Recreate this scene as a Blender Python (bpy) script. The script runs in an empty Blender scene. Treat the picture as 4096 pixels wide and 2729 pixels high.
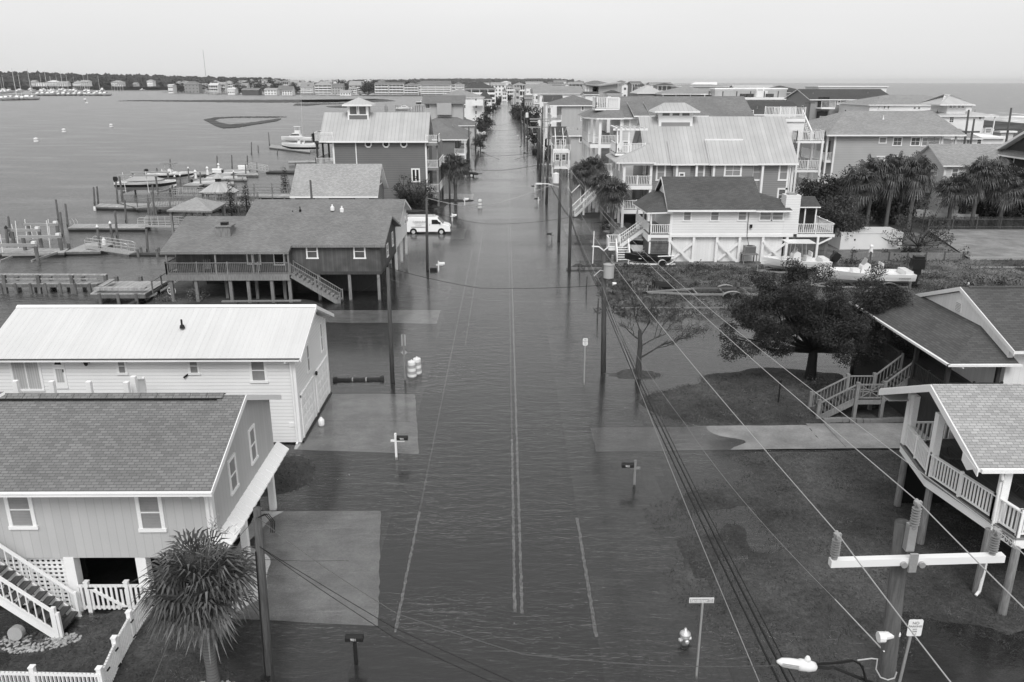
import bpy, math, random
import numpy as np
from math import sin, cos, pi, radians, sqrt, atan, atan2
random.seed(7)
R = random.random
def U(a, b): return a + (b - a) * R()
scene = bpy.context.scene
COL = scene.collection
CAM_H, FPX, PCX, PCY = 18.0, 3203.0, 2048.0, 1364.5
PITCH = atan(1036 / FPX); YAW = radians(0.402)
cam = bpy.data.cameras.new("camera"); camo = bpy.data.objects.new("camera", cam); COL.objects.link(camo)
cam.sensor_width = 36; cam.lens = 36 * FPX / 4096; cam.clip_start = 0.1; cam.clip_end = 60000
camo.location = (0, 0, CAM_H); camo.rotation_euler = (pi / 2 - PITCH, 0, -YAW)
scene.camera = camo
world = bpy.data.worlds.new("World"); scene.world = world; world.use_nodes = True
SUN_EL, SUN_AZ = radians(50), radians(177)      # azimuth clockwise from +Y (the direction the sun stands in)
def build_world():
    nt = world.node_tree; nt.nodes.clear()
    N = nt.nodes.new; L = nt.links.new
    out = N('ShaderNodeOutputWorld')
    sky = N('ShaderNodeTexSky'); sky.sky_type = 'NISHITA'; sky.sun_disc = False
    sky.sun_elevation = SUN_EL; sky.sun_rotation = SUN_AZ; sky.dust_density = 6; sky.air_density = 1.5
    bw = N('ShaderNodeRGBToBW'); L(sky.outputs[0], bw.inputs[0])
    b1 = N('ShaderNodeBackground'); b1.inputs[1].default_value = 0.05; L(bw.outputs[0], b1.inputs[0])
    tc = N('ShaderNodeTexCoord'); sep = N('ShaderNodeSeparateXYZ'); L(tc.outputs['Generated'], sep.inputs[0])
    mr = N('ShaderNodeMapRange'); mr.inputs[1].default_value = 0.0; mr.inputs[2].default_value = 0.45
    mr.inputs[3].default_value = 0.78; mr.inputs[4].default_value = 0.64; L(sep.outputs[2], mr.inputs[0])
    mp = N('ShaderNodeMapping'); mp.inputs[3].default_value = (1, 1, 5); L(tc.outputs['Generated'], mp.inputs[0])
    nz = N('ShaderNodeTexNoise'); nz.inputs['Scale'].default_value = 1.6; nz.inputs['Detail'].default_value = 4; L(mp.outputs[0], nz.inputs[0])
    m2 = N('ShaderNodeMapRange'); m2.inputs[1].default_value = 0.25; m2.inputs[2].default_value = 0.75
    m2.inputs[3].default_value = 0.955; m2.inputs[4].default_value = 1.045; L(nz.outputs[0], m2.inputs[0])
    mu = N('ShaderNodeMath'); mu.operation = 'MULTIPLY'; L(mr.outputs[0], mu.inputs[0]); L(m2.outputs[0], mu.inputs[1])
    b2 = N('ShaderNodeBackground'); L(mu.outputs[0], b2.inputs[0]); b2.inputs[1].default_value = 1.0
    ad = N('ShaderNodeAddShader'); L(b1.outputs[0], ad.inputs[0]); L(b2.outputs[0], ad.inputs[1]); L(ad.outputs[0], out.inputs[0])
build_world()
sd = bpy.data.lights.new("sun", 'SUN'); sd.energy = 1.9; sd.angle = radians(28); sd.color = (1, 0.995, 0.985)
so = bpy.data.objects.new("sun", sd); COL.objects.link(so)
so.rotation_euler = (pi / 2 - SUN_EL, 0, -SUN_AZ + pi)   # checked below with a direction vector
from mathutils import Vector
_d = Vector((sin(SUN_AZ) * cos(SUN_EL), cos(SUN_AZ) * cos(SUN_EL), sin(SUN_EL)))
so.rotation_euler = _d.to_track_quat('Z', 'Y').to_euler()
scene.view_settings.view_transform = 'Standard'; scene.view_settings.look = 'None'
scene.view_settings.exposure = 0.0; scene.view_settings.gamma = 1.0
K = 4096 / 2353.0
def ray(x, y):
    u, v = (x * K - PCX) / FPX, (PCY - y * K) / FPX
    sy, cy, sp, cp = sin(YAW), cos(YAW), sin(PITCH), cos(PITCH)
    return (cy * u + sy * sp * v + sy * cp, -sy * u + cy * sp * v + cy * cp, cp * v - sp)
def gp(x, y, z=0.0):
    d = ray(x, y); t = (z - CAM_H) / d[2]; return (d[0] * t, d[1] * t, z)
def ay(x, y, Y):
    d = ray(x, y); t = Y / d[1]; return (d[0] * t, Y, CAM_H + d[2] * t)
def ax(x, y, X):
    d = ray(x, y); t = X / d[0]; return (X, d[1] * t, CAM_H + d[2] * t)
ZM = dict(A=(947.9, 172.3, .16852), B=(1206.4, 172.3, .19524), C=(1608.6, 172.3, .17083), D=(1982, 189.6, .15765),
          E=(1194.9, 247, .18316), F=(689.4, 160.9, .15863), G=(344.7, 160.9, .15863), H=(0, 149.4, .17083),
          Q=(1177.7, 143.6, .3297), S=(1723.5, 143.6, .3298), T=(660.7, 143.6, .3114), V=(0, 114.9, .3298),
          M=(0, 402.1, .17083), O=(229.8, 344.7, .17083), W=(1149, 517, .3297), X=(1723.5, 517, .3298), Y=(1723.5, 1034.1, .3403),
          I=(0, 1034.1, .3417), J=(0, 574.5, .3664), N=(1321.3, 488.3, .17083), P=(1838.3, 574.5, .21865), L=(1953.2, 861.7, .25647))
def zz(k, x, y): a = ZM[k]; return (a[0] + x * a[2], a[1] + y * a[2])
MATS = {}
def mat(name, c, rough=.8, pat=None, p=.2, p2=.3, var=.10, bump=.3, spec=.3, metal=0., c2=None, line=.6, grain=.06, gs=30., vs=.35, coord='UV'):
    m = bpy.data.materials.new(name); m.use_nodes = True; nt = m.node_tree; nt.nodes.clear()
    N = nt.nodes.new; L = nt.links.new
    out = N('ShaderNodeOutputMaterial'); b = N('ShaderNodeBsdfPrincipled'); L(b.outputs[0], out.inputs[0])
    b.inputs['Roughness'].default_value = rough; b.inputs['Metallic'].default_value = metal; b.inputs['Specular IOR Level'].default_value = spec
    tc = N('ShaderNodeTexCoord'); uv = tc.outputs['UV']; ob = tc.outputs['Object']
    def math_(op, a, bb=None, cl=False):
        n = N('ShaderNodeMath'); n.operation = op; n.use_clamp = cl
        for i, q in enumerate((a, bb)):
            if q is None: continue
            if isinstance(q, (int, float)): n.inputs[i].default_value = q
            else: L(q, n.inputs[i])
        return n.outputs[0]
    def noise(sc, det=4, vec=None, st=None):
        n = N('ShaderNodeTexNoise'); n.inputs['Scale'].default_value = sc; n.inputs['Detail'].default_value = det
        v = vec or ob
        if st:
            mp = N('ShaderNodeMapping'); mp.inputs[3].default_value = st; L(v, mp.inputs[0]); v = mp.outputs[0]
        L(v, n.inputs[0]); return n.outputs[0]
    def rng(x, a, bb, lo=.3, hi=.7):
        n = N('ShaderNodeMapRange'); n.inputs[1].default_value = lo; n.inputs[2].default_value = hi
        n.inputs[3].default_value = a; n.inputs[4].default_value = bb; L(x, n.inputs[0]); return n.outputs[0]
    fac = math_('MULTIPLY', rng(noise(vs), 1 - var, 1 + var), rng(noise(gs, 2), 1 - grain, 1 + grain))
    sp = N('ShaderNodeSeparateXYZ'); L(uv, sp.inputs[0]); u_, v_ = sp.outputs[0], sp.outputs[1]
    hgt = None
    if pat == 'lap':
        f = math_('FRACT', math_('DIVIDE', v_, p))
        ln = math_('LESS_THAN', f, .17)  # dark strip low on each board: gap shadow painted into the colour
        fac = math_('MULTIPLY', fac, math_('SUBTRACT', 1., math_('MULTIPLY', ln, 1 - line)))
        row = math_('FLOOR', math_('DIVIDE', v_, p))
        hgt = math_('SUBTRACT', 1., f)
    elif pat in ('board', 'seam', 'fbrd'):
        f = math_('FRACT', math_('DIVIDE', u_, p))
        ln = math_('LESS_THAN', f, p2)
        fac = math_('MULTIPLY', fac, math_('SUBTRACT', 1., math_('MULTIPLY', ln, 1 - line)))
        hgt = math_('SUBTRACT', 1., ln) if pat != 'seam' else ln
        cellv = N('ShaderNodeTexWhiteNoise'); cellv.noise_dimensions = '1D'; L(math_('FLOOR', math_('DIVIDE', u_, p)), cellv.inputs['W'])
        fac = math_('MULTIPLY', fac, rng(cellv.outputs[0], 1 - var * .7, 1 + var * .7, 0, 1))
    elif pat == 'plank':   # planks run along v; p board width
        f = math_('FRACT', math_('DIVIDE', u_, p)); ln = math_('LESS_THAN', f, .08)
        cellv = N('ShaderNodeTexWhiteNoise'); cellv.noise_dimensions = '1D'; L(math_('FLOOR', math_('DIVIDE', u_, p)), cellv.inputs['W'])
        fac = math_('MULTIPLY', fac, rng(cellv.outputs[0], .78, 1.18, 0, 1))
        fac = math_('MULTIPLY', fac, math_('SUBTRACT', 1., math_('MULTIPLY', ln, .7)))
        fac = math_('MULTIPLY', fac, rng(noise(3., 3, uv, (14, .7, 1)), .85, 1.15))
        hgt = math_('SUBTRACT', 1., ln)
    elif pat == 'shingle':
        bt = N('ShaderNodeTexBrick'); L(uv, bt.inputs[0]); bt.inputs['Scale'].default_value = 1.
        bt.inputs['Brick Width'].default_value = p; bt.inputs['Row Height'].default_value = p2; bt.inputs['Mortar Size'].default_value = .012
        bt.inputs['Color1'].default_value = (.82,) * 3 + (1,); bt.inputs['Color2'].default_value = (1.16,) * 3 + (1,)
        bt.inputs['Mortar'].default_value = (.55,) * 3 + (1,); bt.inputs['Bias'].default_value = 0.; bt.inputs['Mortar Smooth'].default_value = .1
        bt2 = N('ShaderNodeRGBToBW'); L(bt.outputs[0], bt2.inputs[0])
        fac = math_('MULTIPLY', fac, bt2.outputs[0])
        f = math_('FRACT', math_('DIVIDE', v_, p2)); hgt = math_('SUBTRACT', 1., f)
    elif pat == 'grainv':   # weathered timber: streaks along the vertical / long axis
        fac = math_('MULTIPLY', fac, rng(noise(4., 5, ob, (6, 6, .5)), .7, 1.3))
    elif pat == 'leaf':
        fac = math_('MULTIPLY', fac, rng(noise(p, 3), .45, 1.6, .35, .65))
    elif pat == 'stain':
        fac = math_('MULTIPLY', fac, rng(noise(p, 7), .78, 1.15)); fac = math_('MULTIPLY', fac, rng(noise(p * 9, 4), .88, 1.1))
    elif pat == 'patch':
        fac = math_('MULTIPLY', fac, rng(noise(p, 6), .55, 1.5))
        fac = math_('MULTIPLY', fac, rng(noise(p * 14, 4), .75, 1.3))
        hgt = noise(p * 14, 4)
    cc = N('ShaderNodeMath'); cc.operation = 'MULTIPLY'; cc.inputs[1].default_value = c; L(fac, cc.inputs[0])
    L(cc.outputs[0], b.inputs['Base Color'])
    if hgt is not None and bump:
        bp = N('ShaderNodeBump'); bp.inputs['Strength'].default_value = bump; bp.inputs['Distance'].default_value = .02
        L(hgt, bp.inputs['Height']); L(bp.outputs[0], b.inputs['Normal'])
    MATS[name] = m; return m
W_ = mat('white_paint', .78, .55, var=.05)
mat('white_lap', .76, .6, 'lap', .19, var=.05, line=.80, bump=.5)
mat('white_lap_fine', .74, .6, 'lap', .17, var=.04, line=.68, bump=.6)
mat('white_board', .74, .65, 'board', .30, .05, var=.06, line=.82)
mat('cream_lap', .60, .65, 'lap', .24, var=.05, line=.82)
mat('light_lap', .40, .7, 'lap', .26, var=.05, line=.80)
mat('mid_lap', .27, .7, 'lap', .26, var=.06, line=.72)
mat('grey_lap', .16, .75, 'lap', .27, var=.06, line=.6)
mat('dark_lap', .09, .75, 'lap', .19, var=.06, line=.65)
mat('grey_board', .44, .75, 'board', .30, .045, var=.05, line=.72, vs=.5)
mat('dark_board', .085, .8, 'board', .2, .07, var=.22, line=.6, vs=1.2)
mat('light_board', .42, .75, 'board', .25, .05, var=.05, line=.85)
mat('stucco', .68, .85, var=.06)
mat('shingle_grey', .175, .9, 'shingle', .25, .125, var=.10, bump=.6)
mat('shingle_dark', .068, .9, 'shingle', .30, .145, var=.12, bump=.6)
mat('shingle_mid', .19, .9, 'shingle', .28, .13, var=.12, bump=.6)
mat('shingle_light', .33, .9, 'shingle', .26, .13, var=.08, bump=.5)
mat('shingle_pale', .27, .9, 'shingle', .34, .16, var=.08, bump=.5)
mat('shingle_speckle', .085, .9, 'shingle', .4, .16, var=.14, bump=.6)
mat('metal_white', .57, .5, 'seam', .30, .06, var=.04, line=.93, bump=.2)
mat('metal_grey', .40, .42, 'seam', .55, .07, var=.09, line=.58, bump=.5, spec=.5)
mat('metal_pale', .42, .45, 'seam', .5, .05, var=.05, line=.78, bump=.5)
mat('wood_grey', .19, .85, 'grainv', var=.15)
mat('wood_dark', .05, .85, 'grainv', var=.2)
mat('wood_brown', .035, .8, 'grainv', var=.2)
mat('pole_wood', .075, .85, 'grainv', var=.2)
mat('pile_wood', .13, .9, 'grainv', var=.25, vs=1.)
mat('deck_plank', .26, .85, 'plank', .15, var=.12)
mat('dock_plank', .33, .85, 'plank', .15, var=.12)
mat('deck_dark', .07, .85, 'plank', .14, var=.2)
mat('wet_dark', .02, .4)
mat('slat_dark', .13, .85, 'grainv', var=.3, vs=1.5)
mat('fence_wood', .10, .9, 'board', .14, .14, var=.3, line=.45, vs=.8)
mat('concrete', .30, .9, var=.10, vs=.25, grain=.10)
mat('concrete_dark', .17, .9, var=.2, vs=.4, grain=.12)
mat('glass_dark', .02, .08, spec=.6, var=.3, vs=.8)
mat('glass_blind', .26, .25, 'lap', .06, spec=.5, var=.12, vs=1.1, line=.7, bump=0)
mat('glass_curtain', .45, .3, 'board', .12, .3, spec=.5, var=.1, line=.75, bump=0)
mat('glass_mid', .09, .12, spec=.6, var=.5, vs=.7)
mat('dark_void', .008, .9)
mat('black_metal', .015, .4)
mat('black_rubber', .012, .7)
mat('galv', .42, .4, metal=.6, var=.1)
mat('alu', .62, .35, metal=.5, var=.06)
mat('grey_metal', .25, .5, var=.1)
mat('insulator', .24, .45, spec=.5)
mat('gel_white', .72, .25, spec=.5, var=.02, grain=.0)
mat('car_white', .78, .22, spec=.6, var=.01, grain=0)
mat('car_dark', .02, .2, spec=.6, var=.01, grain=0)
mat('vinyl_grey', .35, .6)
mat('plant_leaf', .045, .7, 'leaf', 1.2, grain=.3)
mat('cedar_leaf', .034, .75, 'leaf', 1.1, grain=.35, gs=9)
mat('shrub_leaf', .050, .75, 'leaf', 1.5, grain=.3, gs=12)
mat('pale_leaf', .14, .75, 'leaf', 1.5, grain=.3)
mat('palm_leaf', .062, .5, 'leaf', 2.5, grain=.3, spec=.4)
mat('palm_dry', .20, .8, 'leaf', 2., grain=.3)
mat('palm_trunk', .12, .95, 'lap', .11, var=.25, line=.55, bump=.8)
mat('bark', .055, .95, 'grainv', var=.25)
mat('bark_dark', .022, .95, 'grainv', var=.25)
mat('far_leaf', .030, .9, 'leaf', .02, grain=.2, gs=.05, vs=.004)
mat('pebble', .34, .85, var=.35, vs=9., grain=.2)
mat('rope', .4, .8)
mat('cable_grey', .10, .7)
mat('ink', .02, .6)
mat('brick_dark', .055, .85, 'shingle', .22, .08, var=.12, bump=.4)
class MB:
    def __init__(s): s.v = []; s.f = []; s.m = []
    def solid(s, pts, faces, m=0, ms=None):
        vol = 0.
        for f in faces:
            a = pts[f[0]]
            for i in range(1, len(f) - 1):
                b, c = pts[f[i]], pts[f[i + 1]]
                vol += a[0] * (b[1] * c[2] - b[2] * c[1]) - a[1] * (b[0] * c[2] - b[2] * c[0]) + a[2] * (b[0] * c[1] - b[1] * c[0])
        o = len(s.v); s.v.extend(pts)
        for i, f in enumerate(faces):
            g = [o + k for k in f]
            if vol < 0: g.reverse()
            s.f.append(g); s.m.append(ms[i] if ms else m)
        return s
    def face(s, pts, m=0):
        o = len(s.v); s.v.extend(pts); s.f.append(list(range(o, o + len(pts)))); s.m.append(m); return s
    def box(s, x0, x1, y0, y1, z0, z1, m=0, fn=None):
        p = [(x, y, z) for z in (z0, z1) for y in (y0, y1) for x in (x0, x1)]
        c = ((x0 + x1) / 2, (y0 + y1) / 2, (z0 + z1) / 2); p = [(q[0] - c[0], q[1] - c[1], q[2] - c[2]) for q in p]
        F = [(0, 1, 3, 2), (4, 6, 7, 5), (0, 4, 5, 1), (2, 3, 7, 6), (0, 2, 6, 4), (1, 5, 7, 3)]
        p = [(q[0] + c[0], q[1] + c[1], q[2] + c[2]) for q in p]
        if fn: p = [fn(*q) for q in p]
        return s.solid(p, F, m)
    def bar(s, p, q, w, h=None, m=0, up=(0, 0, 1)):
        h = h or w; P, Q = Vector(p), Vector(q); d = (Q - P)
        if d.length < 1e-6: return s
        d.normalize(); u = Vector(up)
        if abs(d.dot(u)) > .995: u = Vector((0, 1, 0))
        a = d.cross(u).normalized() * (w / 2); b = a.cross(d).normalized() * (h / 2)
        pts = [tuple(E + i * a + j * b) for E in (P, Q) for i, j in ((-1, -1), (1, -1), (1, 1), (-1, 1))]
        return s.solid(pts, [(0, 1, 2, 3), (7, 6, 5, 4), (0, 4, 5, 1), (1, 5, 6, 2), (2, 6, 7, 3), (3, 7, 4, 0)], m)
    def prism(s, poly, vec, m=0, mside=None, mback=None):
        n = len(poly); q = [(p[0] + vec[0], p[1] + vec[1], p[2] + vec[2]) for p in poly]
        F = [tuple(range(n)), tuple(range(2 * n - 1, n - 1, -1))] + [(i, n + i, n + (i + 1) % n, (i + 1) % n) for i in range(n)]
        ms = [m, m if mback is None else mback] + [m if mside is None else mside] * n
        return s.solid(list(poly) + q, F, m, ms)
    def tube(s, pts, r, n=6, m=0):
        k = len(pts); rr = r if isinstance(r, (list, tuple)) else [r] * k
        V = [Vector(p) for p in pts]; o = len(s.v); ref = None
        for i in range(k):
            d = (V[min(i + 1, k - 1)] - V[max(i - 1, 0)]).normalized()
            if ref is None: ref = Vector((1, 0, 0)) if abs(d.x) < .8 else Vector((0, 1, 0))
            a = d.cross(ref).normalized(); b = d.cross(a)
            for j in range(n):
                t = 2 * pi * j / n; s.v.append(tuple(V[i] + rr[i] * (cos(t) * a + sin(t) * b)))
        for i in range(k - 1):
            for j in range(n):
                a0 = o + i * n + j; a1 = o + i * n + (j + 1) % n
                s.f.append([a0, a1, a1 + n, a0 + n]); s.m.append(m)
        s.f.append([o + j for j in range(n)][::-1]); s.m.append(m)
        s.f.append([o + (k - 1) * n + j for j in range(n)]); s.m.append(m)
        return s
    def lathe(s, prof, cx=0, cy=0, n=12, m=0, zb=0):
        return s.tube([(cx, cy, zb + z) for r, z in prof], [max(r, .001) for r, z in prof], n, m)
    def ball(s, c, r, m=0, n=8, k=6, sc=(1, 1, 1)):
        o = len(s.v)
        for i in range(k + 1):
            t = pi * i / k
            for j in range(n):
                a = 2 * pi * j / n; s.v.append((c[0] + r * sc[0] * sin(t) * cos(a), c[1] + r * sc[1] * sin(t) * sin(a), c[2] + r * sc[2] * cos(t)))
        for i in range(k):
            for j in range(n):
                s.f.append([o + i * n + j, o + (i + 1) * n + j, o + (i + 1) * n + (j + 1) % n, o + i * n + (j + 1) % n]); s.m.append(m)
        return s
    def build(s, name, mats, parent=None, smooth=False, label=None, **kw):
        if not s.f: return None
        if isinstance(mats, str): mats = [mats]
        org = (0, 0, 0)
        if parent is not None:
            q = parent
            while q.parent: q = q.parent
            org = tuple(q.location)
        V = np.array(s.v, dtype=np.float64)
        me = bpy.data.meshes.new(name)
        nl = np.array([len(f) for f in s.f]); idx = np.concatenate([np.array(f) for f in s.f])
        me.vertices.add(len(V)); me.loops.add(len(idx)); me.polygons.add(len(nl))
        me.vertices.foreach_set('co', (V - np.array(org)).astype(np.float32).ravel())
        me.loops.foreach_set('vertex_index', idx.astype(np.int32))
        st = np.concatenate([[0], np.cumsum(nl)[:-1]]); me.polygons.foreach_set('loop_start', st.astype(np.int32))
        me.polygons.foreach_set('material_index', np.array(s.m, dtype=np.int32))
        me.polygons.foreach_set('use_smooth', np.full(len(nl), bool(smooth)))
        me.update(calc_edges=True)
        nrm = np.zeros(len(nl) * 3, dtype=np.float32); me.polygons.foreach_get('normal', nrm); nrm = nrm.reshape(-1, 3).astype(float)
        t = np.stack([-nrm[:, 1], nrm[:, 0], np.zeros(len(nl))], 1); ln = np.linalg.norm(t, axis=1)
        flat = ln < .05; t[flat] = (1, 0, 0); ln[flat] = 1; t /= ln[:, None]
        neg = (t[:, 0] < -.5) | ((np.abs(t[:, 0]) <= .5) & (t[:, 1] < 0)); t[neg] *= -1
        b = np.cross(nrm, t); b[b[:, 2] < 0] *= -1; fb = flat; b[fb] = (0, 1, 0)
        rep = np.repeat(np.arange(len(nl)), nl); P = V[idx]
        uv = np.stack([(P * t[rep]).sum(1), (P * b[rep]).sum(1)], 1)
        ul = me.uv_layers.new(name='UVMap'); ul.data.foreach_set('uv', uv.astype(np.float32).ravel())
        for q in mats: me.materials.append(MATS[q])
        me.validate()
        o = bpy.data.objects.new(name, me); COL.objects.link(o)
        if parent is not None: o.parent = parent
        if label: o['label'] = label
        for k, v in kw.items(): o[k] = v
        return o
def thing(name, label, cat, loc=(0, 0, 0), group=None):
    o = bpy.data.objects.new(name, None); COL.objects.link(o); o.location = loc; o.empty_display_size = .5
    o['label'] = label; o['category'] = cat
    if group: o['group'] = group
    return o
def single(name, mb, mats, label, cat, group=None, smooth=False):
    o = mb.build(name, mats, None, smooth)
    o['label'] = label; o['category'] = cat
    if group: o['group'] = group
    return o
def dup(root, loc, rz=None, label=None, scale=None):
    def cp(o, par):
        c = o.copy(); COL.objects.link(c)
        if par is not None: c.parent = par
        for ch in [q for q in list(COL.objects) if q.parent is o]: cp(ch, c)
        return c
    r = cp(root, None); r.location = loc
    if rz is not None: r.rotation_euler = (0, 0, rz)
    if scale: r.scale = (scale,) * 3 if isinstance(scale, (int, float)) else scale
    if label: r['label'] = label
    return r
def fmap(side, plane):
    return {'S': lambda u, n, z: (u, plane - n, z), 'N': lambda u, n, z: (u, plane + n, z),
            'E': lambda u, n, z: (plane + n, u, z), 'W': lambda u, n, z: (plane - n, u, z)}[side]
def window(par, side, plane, u0, u1, z0, z1, pane='glass_mid', fw=.10, div=(1, 2), fmat='white_paint', name='window', mw=.045, sill=True):
    fn = fmap(side, plane); mb = MB()
    if u0 > u1: u0, u1 = u1, u0
    if z0 > z1: z0, z1 = z1, z0
    mb.box(u0, u1, -.01, .05, z1 - fw, z1, fn=fn); mb.box(u0 - (.03 if sill else 0), u1 + (.03 if sill else 0), -.01, .07, z0, z0 + fw, fn=fn)
    mb.box(u0, u0 + fw, -.01, .046, z0 + fw, z1 - fw, fn=fn); mb.box(u1 - fw, u1, -.01, .046, z0 + fw, z1 - fw, fn=fn)
    for i in range(1, div[0]):
        c = u0 + fw + (u1 - u0 - 2 * fw) * i / div[0]; mb.box(c - mw / 2, c + mw / 2, .012, .040, z0 + fw, z1 - fw, fn=fn)
    for i in range(1, div[1]):
        c = z0 + fw + (z1 - z0 - 2 * fw) * i / div[1]; mb.box(u0 + fw, u1 - fw, .012, .043, c - mw / 2, c + mw / 2, fn=fn)
    fr = mb.build(name, fmat, par)
    MB().box(u0 + fw, u1 - fw, .004, .018, z0 + fw, z1 - fw, fn=fn).build('pane', pane, fr)
    return fr
def win_px(par, Y, x0, y0, x1, y1, **k):      # window on a wall facing the camera
    a, b = ay(x0, y0, Y), ay(x1, y1, Y); return window(par, 'S', Y, a[0], b[0], b[2], a[2], **k)
def winx_px(par, side, X, p, q, **k):         # window on a wall facing east or west, from two opposite corners
    a, b = ax(p[0], p[1], X), ax(q[0], q[1], X); return window(par, side, X, a[1], b[1], a[2], b[2], **k)
def railing(par, pts, h=.95, bal=.14, post=1.8, m='white_paint', bw=.035, name='railing', pw=.10, top=.12, nopost=False, hor=False):
    mb = MB()
    for a, b in zip(pts[:-1], pts[1:]):
        A, B = Vector(a), Vector(b); L = (Vector((B.x, B.y, 0)) - Vector((A.x, A.y, 0))).length; H = Vector((0, 0, h))
        if L < .05: continue
        mb.bar(A + H, B + H, top, .05); mb.bar(A + Vector((0, 0, .1)), B + Vector((0, 0, .1)), .05, .07)
        if hor:
            for k in range(1, hor): z = .1 + (h - .1) * k / hor; mb.bar(A + Vector((0, 0, z)), B + Vector((0, 0, z)), .03, .05)
        else:
            n = max(1, int(L / bal))
            for i in range(1, n):
                q = A.lerp(B, i / n); mb.bar(q + Vector((0, 0, .13)), q + Vector((0, 0, h - .02)), bw)
        if not nopost:
            n = max(1, round(L / post))
            for i in range(n + 1):
                q = A.lerp(B, i / n); mb.bar(q + Vector((0, 0, -.02)), q + Vector((0, 0, h + .1)), pw)
    return mb.build(name, m, par)
def stairs(par, a, b, w, side, nst=None, tread='deck_plank', m='white_paint', rail=True, bal=.16, name='staircase', rails=(0, 1)):
    """a: foot, b: head (centre of near edge), w: width, side: unit vector pointing across"""
    A, B = Vector(a), Vector(b); S = Vector(side); n = nst or max(2, round(abs(B.z - A.z) / .19)); st = MB()
    d = Vector((B.x - A.x, B.y - A.y, 0)); run = d.length / n; d.normalize()
    for i in range(n):
        c = A.lerp(B, (i + .5) / n); z = A.z + (B.z - A.z) * (i + 1) / n
        p = Vector((c.x, c.y, z)) + S * (w / 2)
        st.bar(p - S * (w / 2), p + S * (w / 2), run + .03, .04)
    o = st.build(name, tread, par)
    sg = MB()
    for k in (0, 1): sg.bar(A + S * (w * k) - Vector((0, 0, .12)), B + S * (w * k) - Vector((0, 0, .12)), .05, .28)
    sg.build('stringer', m, o)
    if rail:
        for k in rails: railing(o, [tuple(A + S * (w * k)), tuple(B + S * (w * k))], .9, bal, 2.2, m, name='handrail')
    return o
def slab(mb, top, th, mt=0, ms=1):
    n = len(top); bot = [(p[0], p[1], p[2] - th) for p in top]
    F = [tuple(range(n)), tuple(range(2 * n - 1, n - 1, -1))] + [(i, n + i, n + (i + 1) % n, (i + 1) % n) for i in range(n)]
    mb.solid(list(top) + bot, F, 0, [mt, ms] + [ms] * n)
def gable_roof(par, x0, x1, y0, y1, ze, zr, axis='x', th=.2, m='shingle_grey', trim='white_paint', name='roof', zef=None):
    mb = MB(); zf = ze if zef is None else zef
    if axis == 'x':
        ym = (y0 + y1) / 2
        slab(mb, [(x0, y0, ze), (x1, y0, ze), (x1, ym, zr), (x0, ym, zr)], th); slab(mb, [(x0, ym, zr), (x1, ym, zr), (x1, y1, zf), (x0, y1, zf)], th)
    else:
        xm = (x0 + x1) / 2
        slab(mb, [(x0, y0, ze), (x0, y1, ze), (xm, y1, zr), (xm, y0, zr)], th); slab(mb, [(xm, y0, zr), (xm, y1, zr), (x1, y1, zf), (x1, y0, zf)], th)
    return mb.build(name, [m, trim], par)
def hip_roof(par, x0, x1, y0, y1, ze, zr, axis='x', th=.2, m='shingle_grey', trim='white_paint', inset=None, name='roof'):
    mb = MB(); xm, ym = (x0 + x1) / 2, (y0 + y1) / 2
    a, b, c, d = (x0, y0, ze), (x1, y0, ze), (x1, y1, ze), (x0, y1, ze)
    if axis == 'x':
        i = inset if inset is not None else min((y1 - y0) / 2, (x1 - x0) / 2); r, s = (x0 + i, ym, zr), (x1 - i, ym, zr)
        slab(mb, [a, b, s, r], th); slab(mb, [c, d, r, s], th); slab(mb, [d, a, r], th); slab(mb, [b, c, s], th)
    else:
        i = inset if inset is not None else min((y1 - y0) / 2, (x1 - x0) / 2); r, s = (xm, y0 + i, zr), (xm, y1 - i, zr)
        slab(mb, [a, b, r], th); slab(mb, [b, c, s, r], th); slab(mb, [c, d, s], th); slab(mb, [d, a, r, s], th)
    return mb.build(name, [m, trim], par)
def gable_walls(par, x0, x1, y0, y1, z0, ze, zr, axis='x', m='white_lap', name='wall'):
    mb = MB()
    if axis == 'x': mb.prism([(x0, y0, z0), (x0, y1, z0), (x0, y1, ze), (x0, (y0 + y1) / 2, zr), (x0, y0, ze)], (x1 - x0, 0, 0))
    elif axis == 'y': mb.prism([(x0, y0, z0), (x1, y0, z0), (x1, y0, ze), ((x0 + x1) / 2, y0, zr), (x0, y0, ze)], (0, y1 - y0, 0))
    else: mb.box(x0, x1, y0, y1, z0, ze)
    return mb.build(name, m, par)
def posts(par, pts, z0, z1, w=.15, m='white_paint', name='post'):
    for p in pts: MB().box(p[0] - w / 2, p[0] + w / 2, p[1] - w / 2, p[1] + w / 2, z0, z1).build(name, m, par)
def deck(par, x0, x1, y0, y1, z, th=.3, m='deck_plank', trim='white_paint', name='deck'):
    mb = MB(); mb.box(x0 + .02, x1 - .02, y0 + .02, y1 - .02, z - .04, z, 0); mb.box(x0, x1, y0, y1, z - th, z - .045, 1)
    return mb.build(name, [m, trim], par)
def corner(par, x, y, z0, z1, w=.12, m='white_paint'):
    MB().box(x - w, x + w, y - w, y + w, z0, z1).build('corner_board', m, par)
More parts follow.
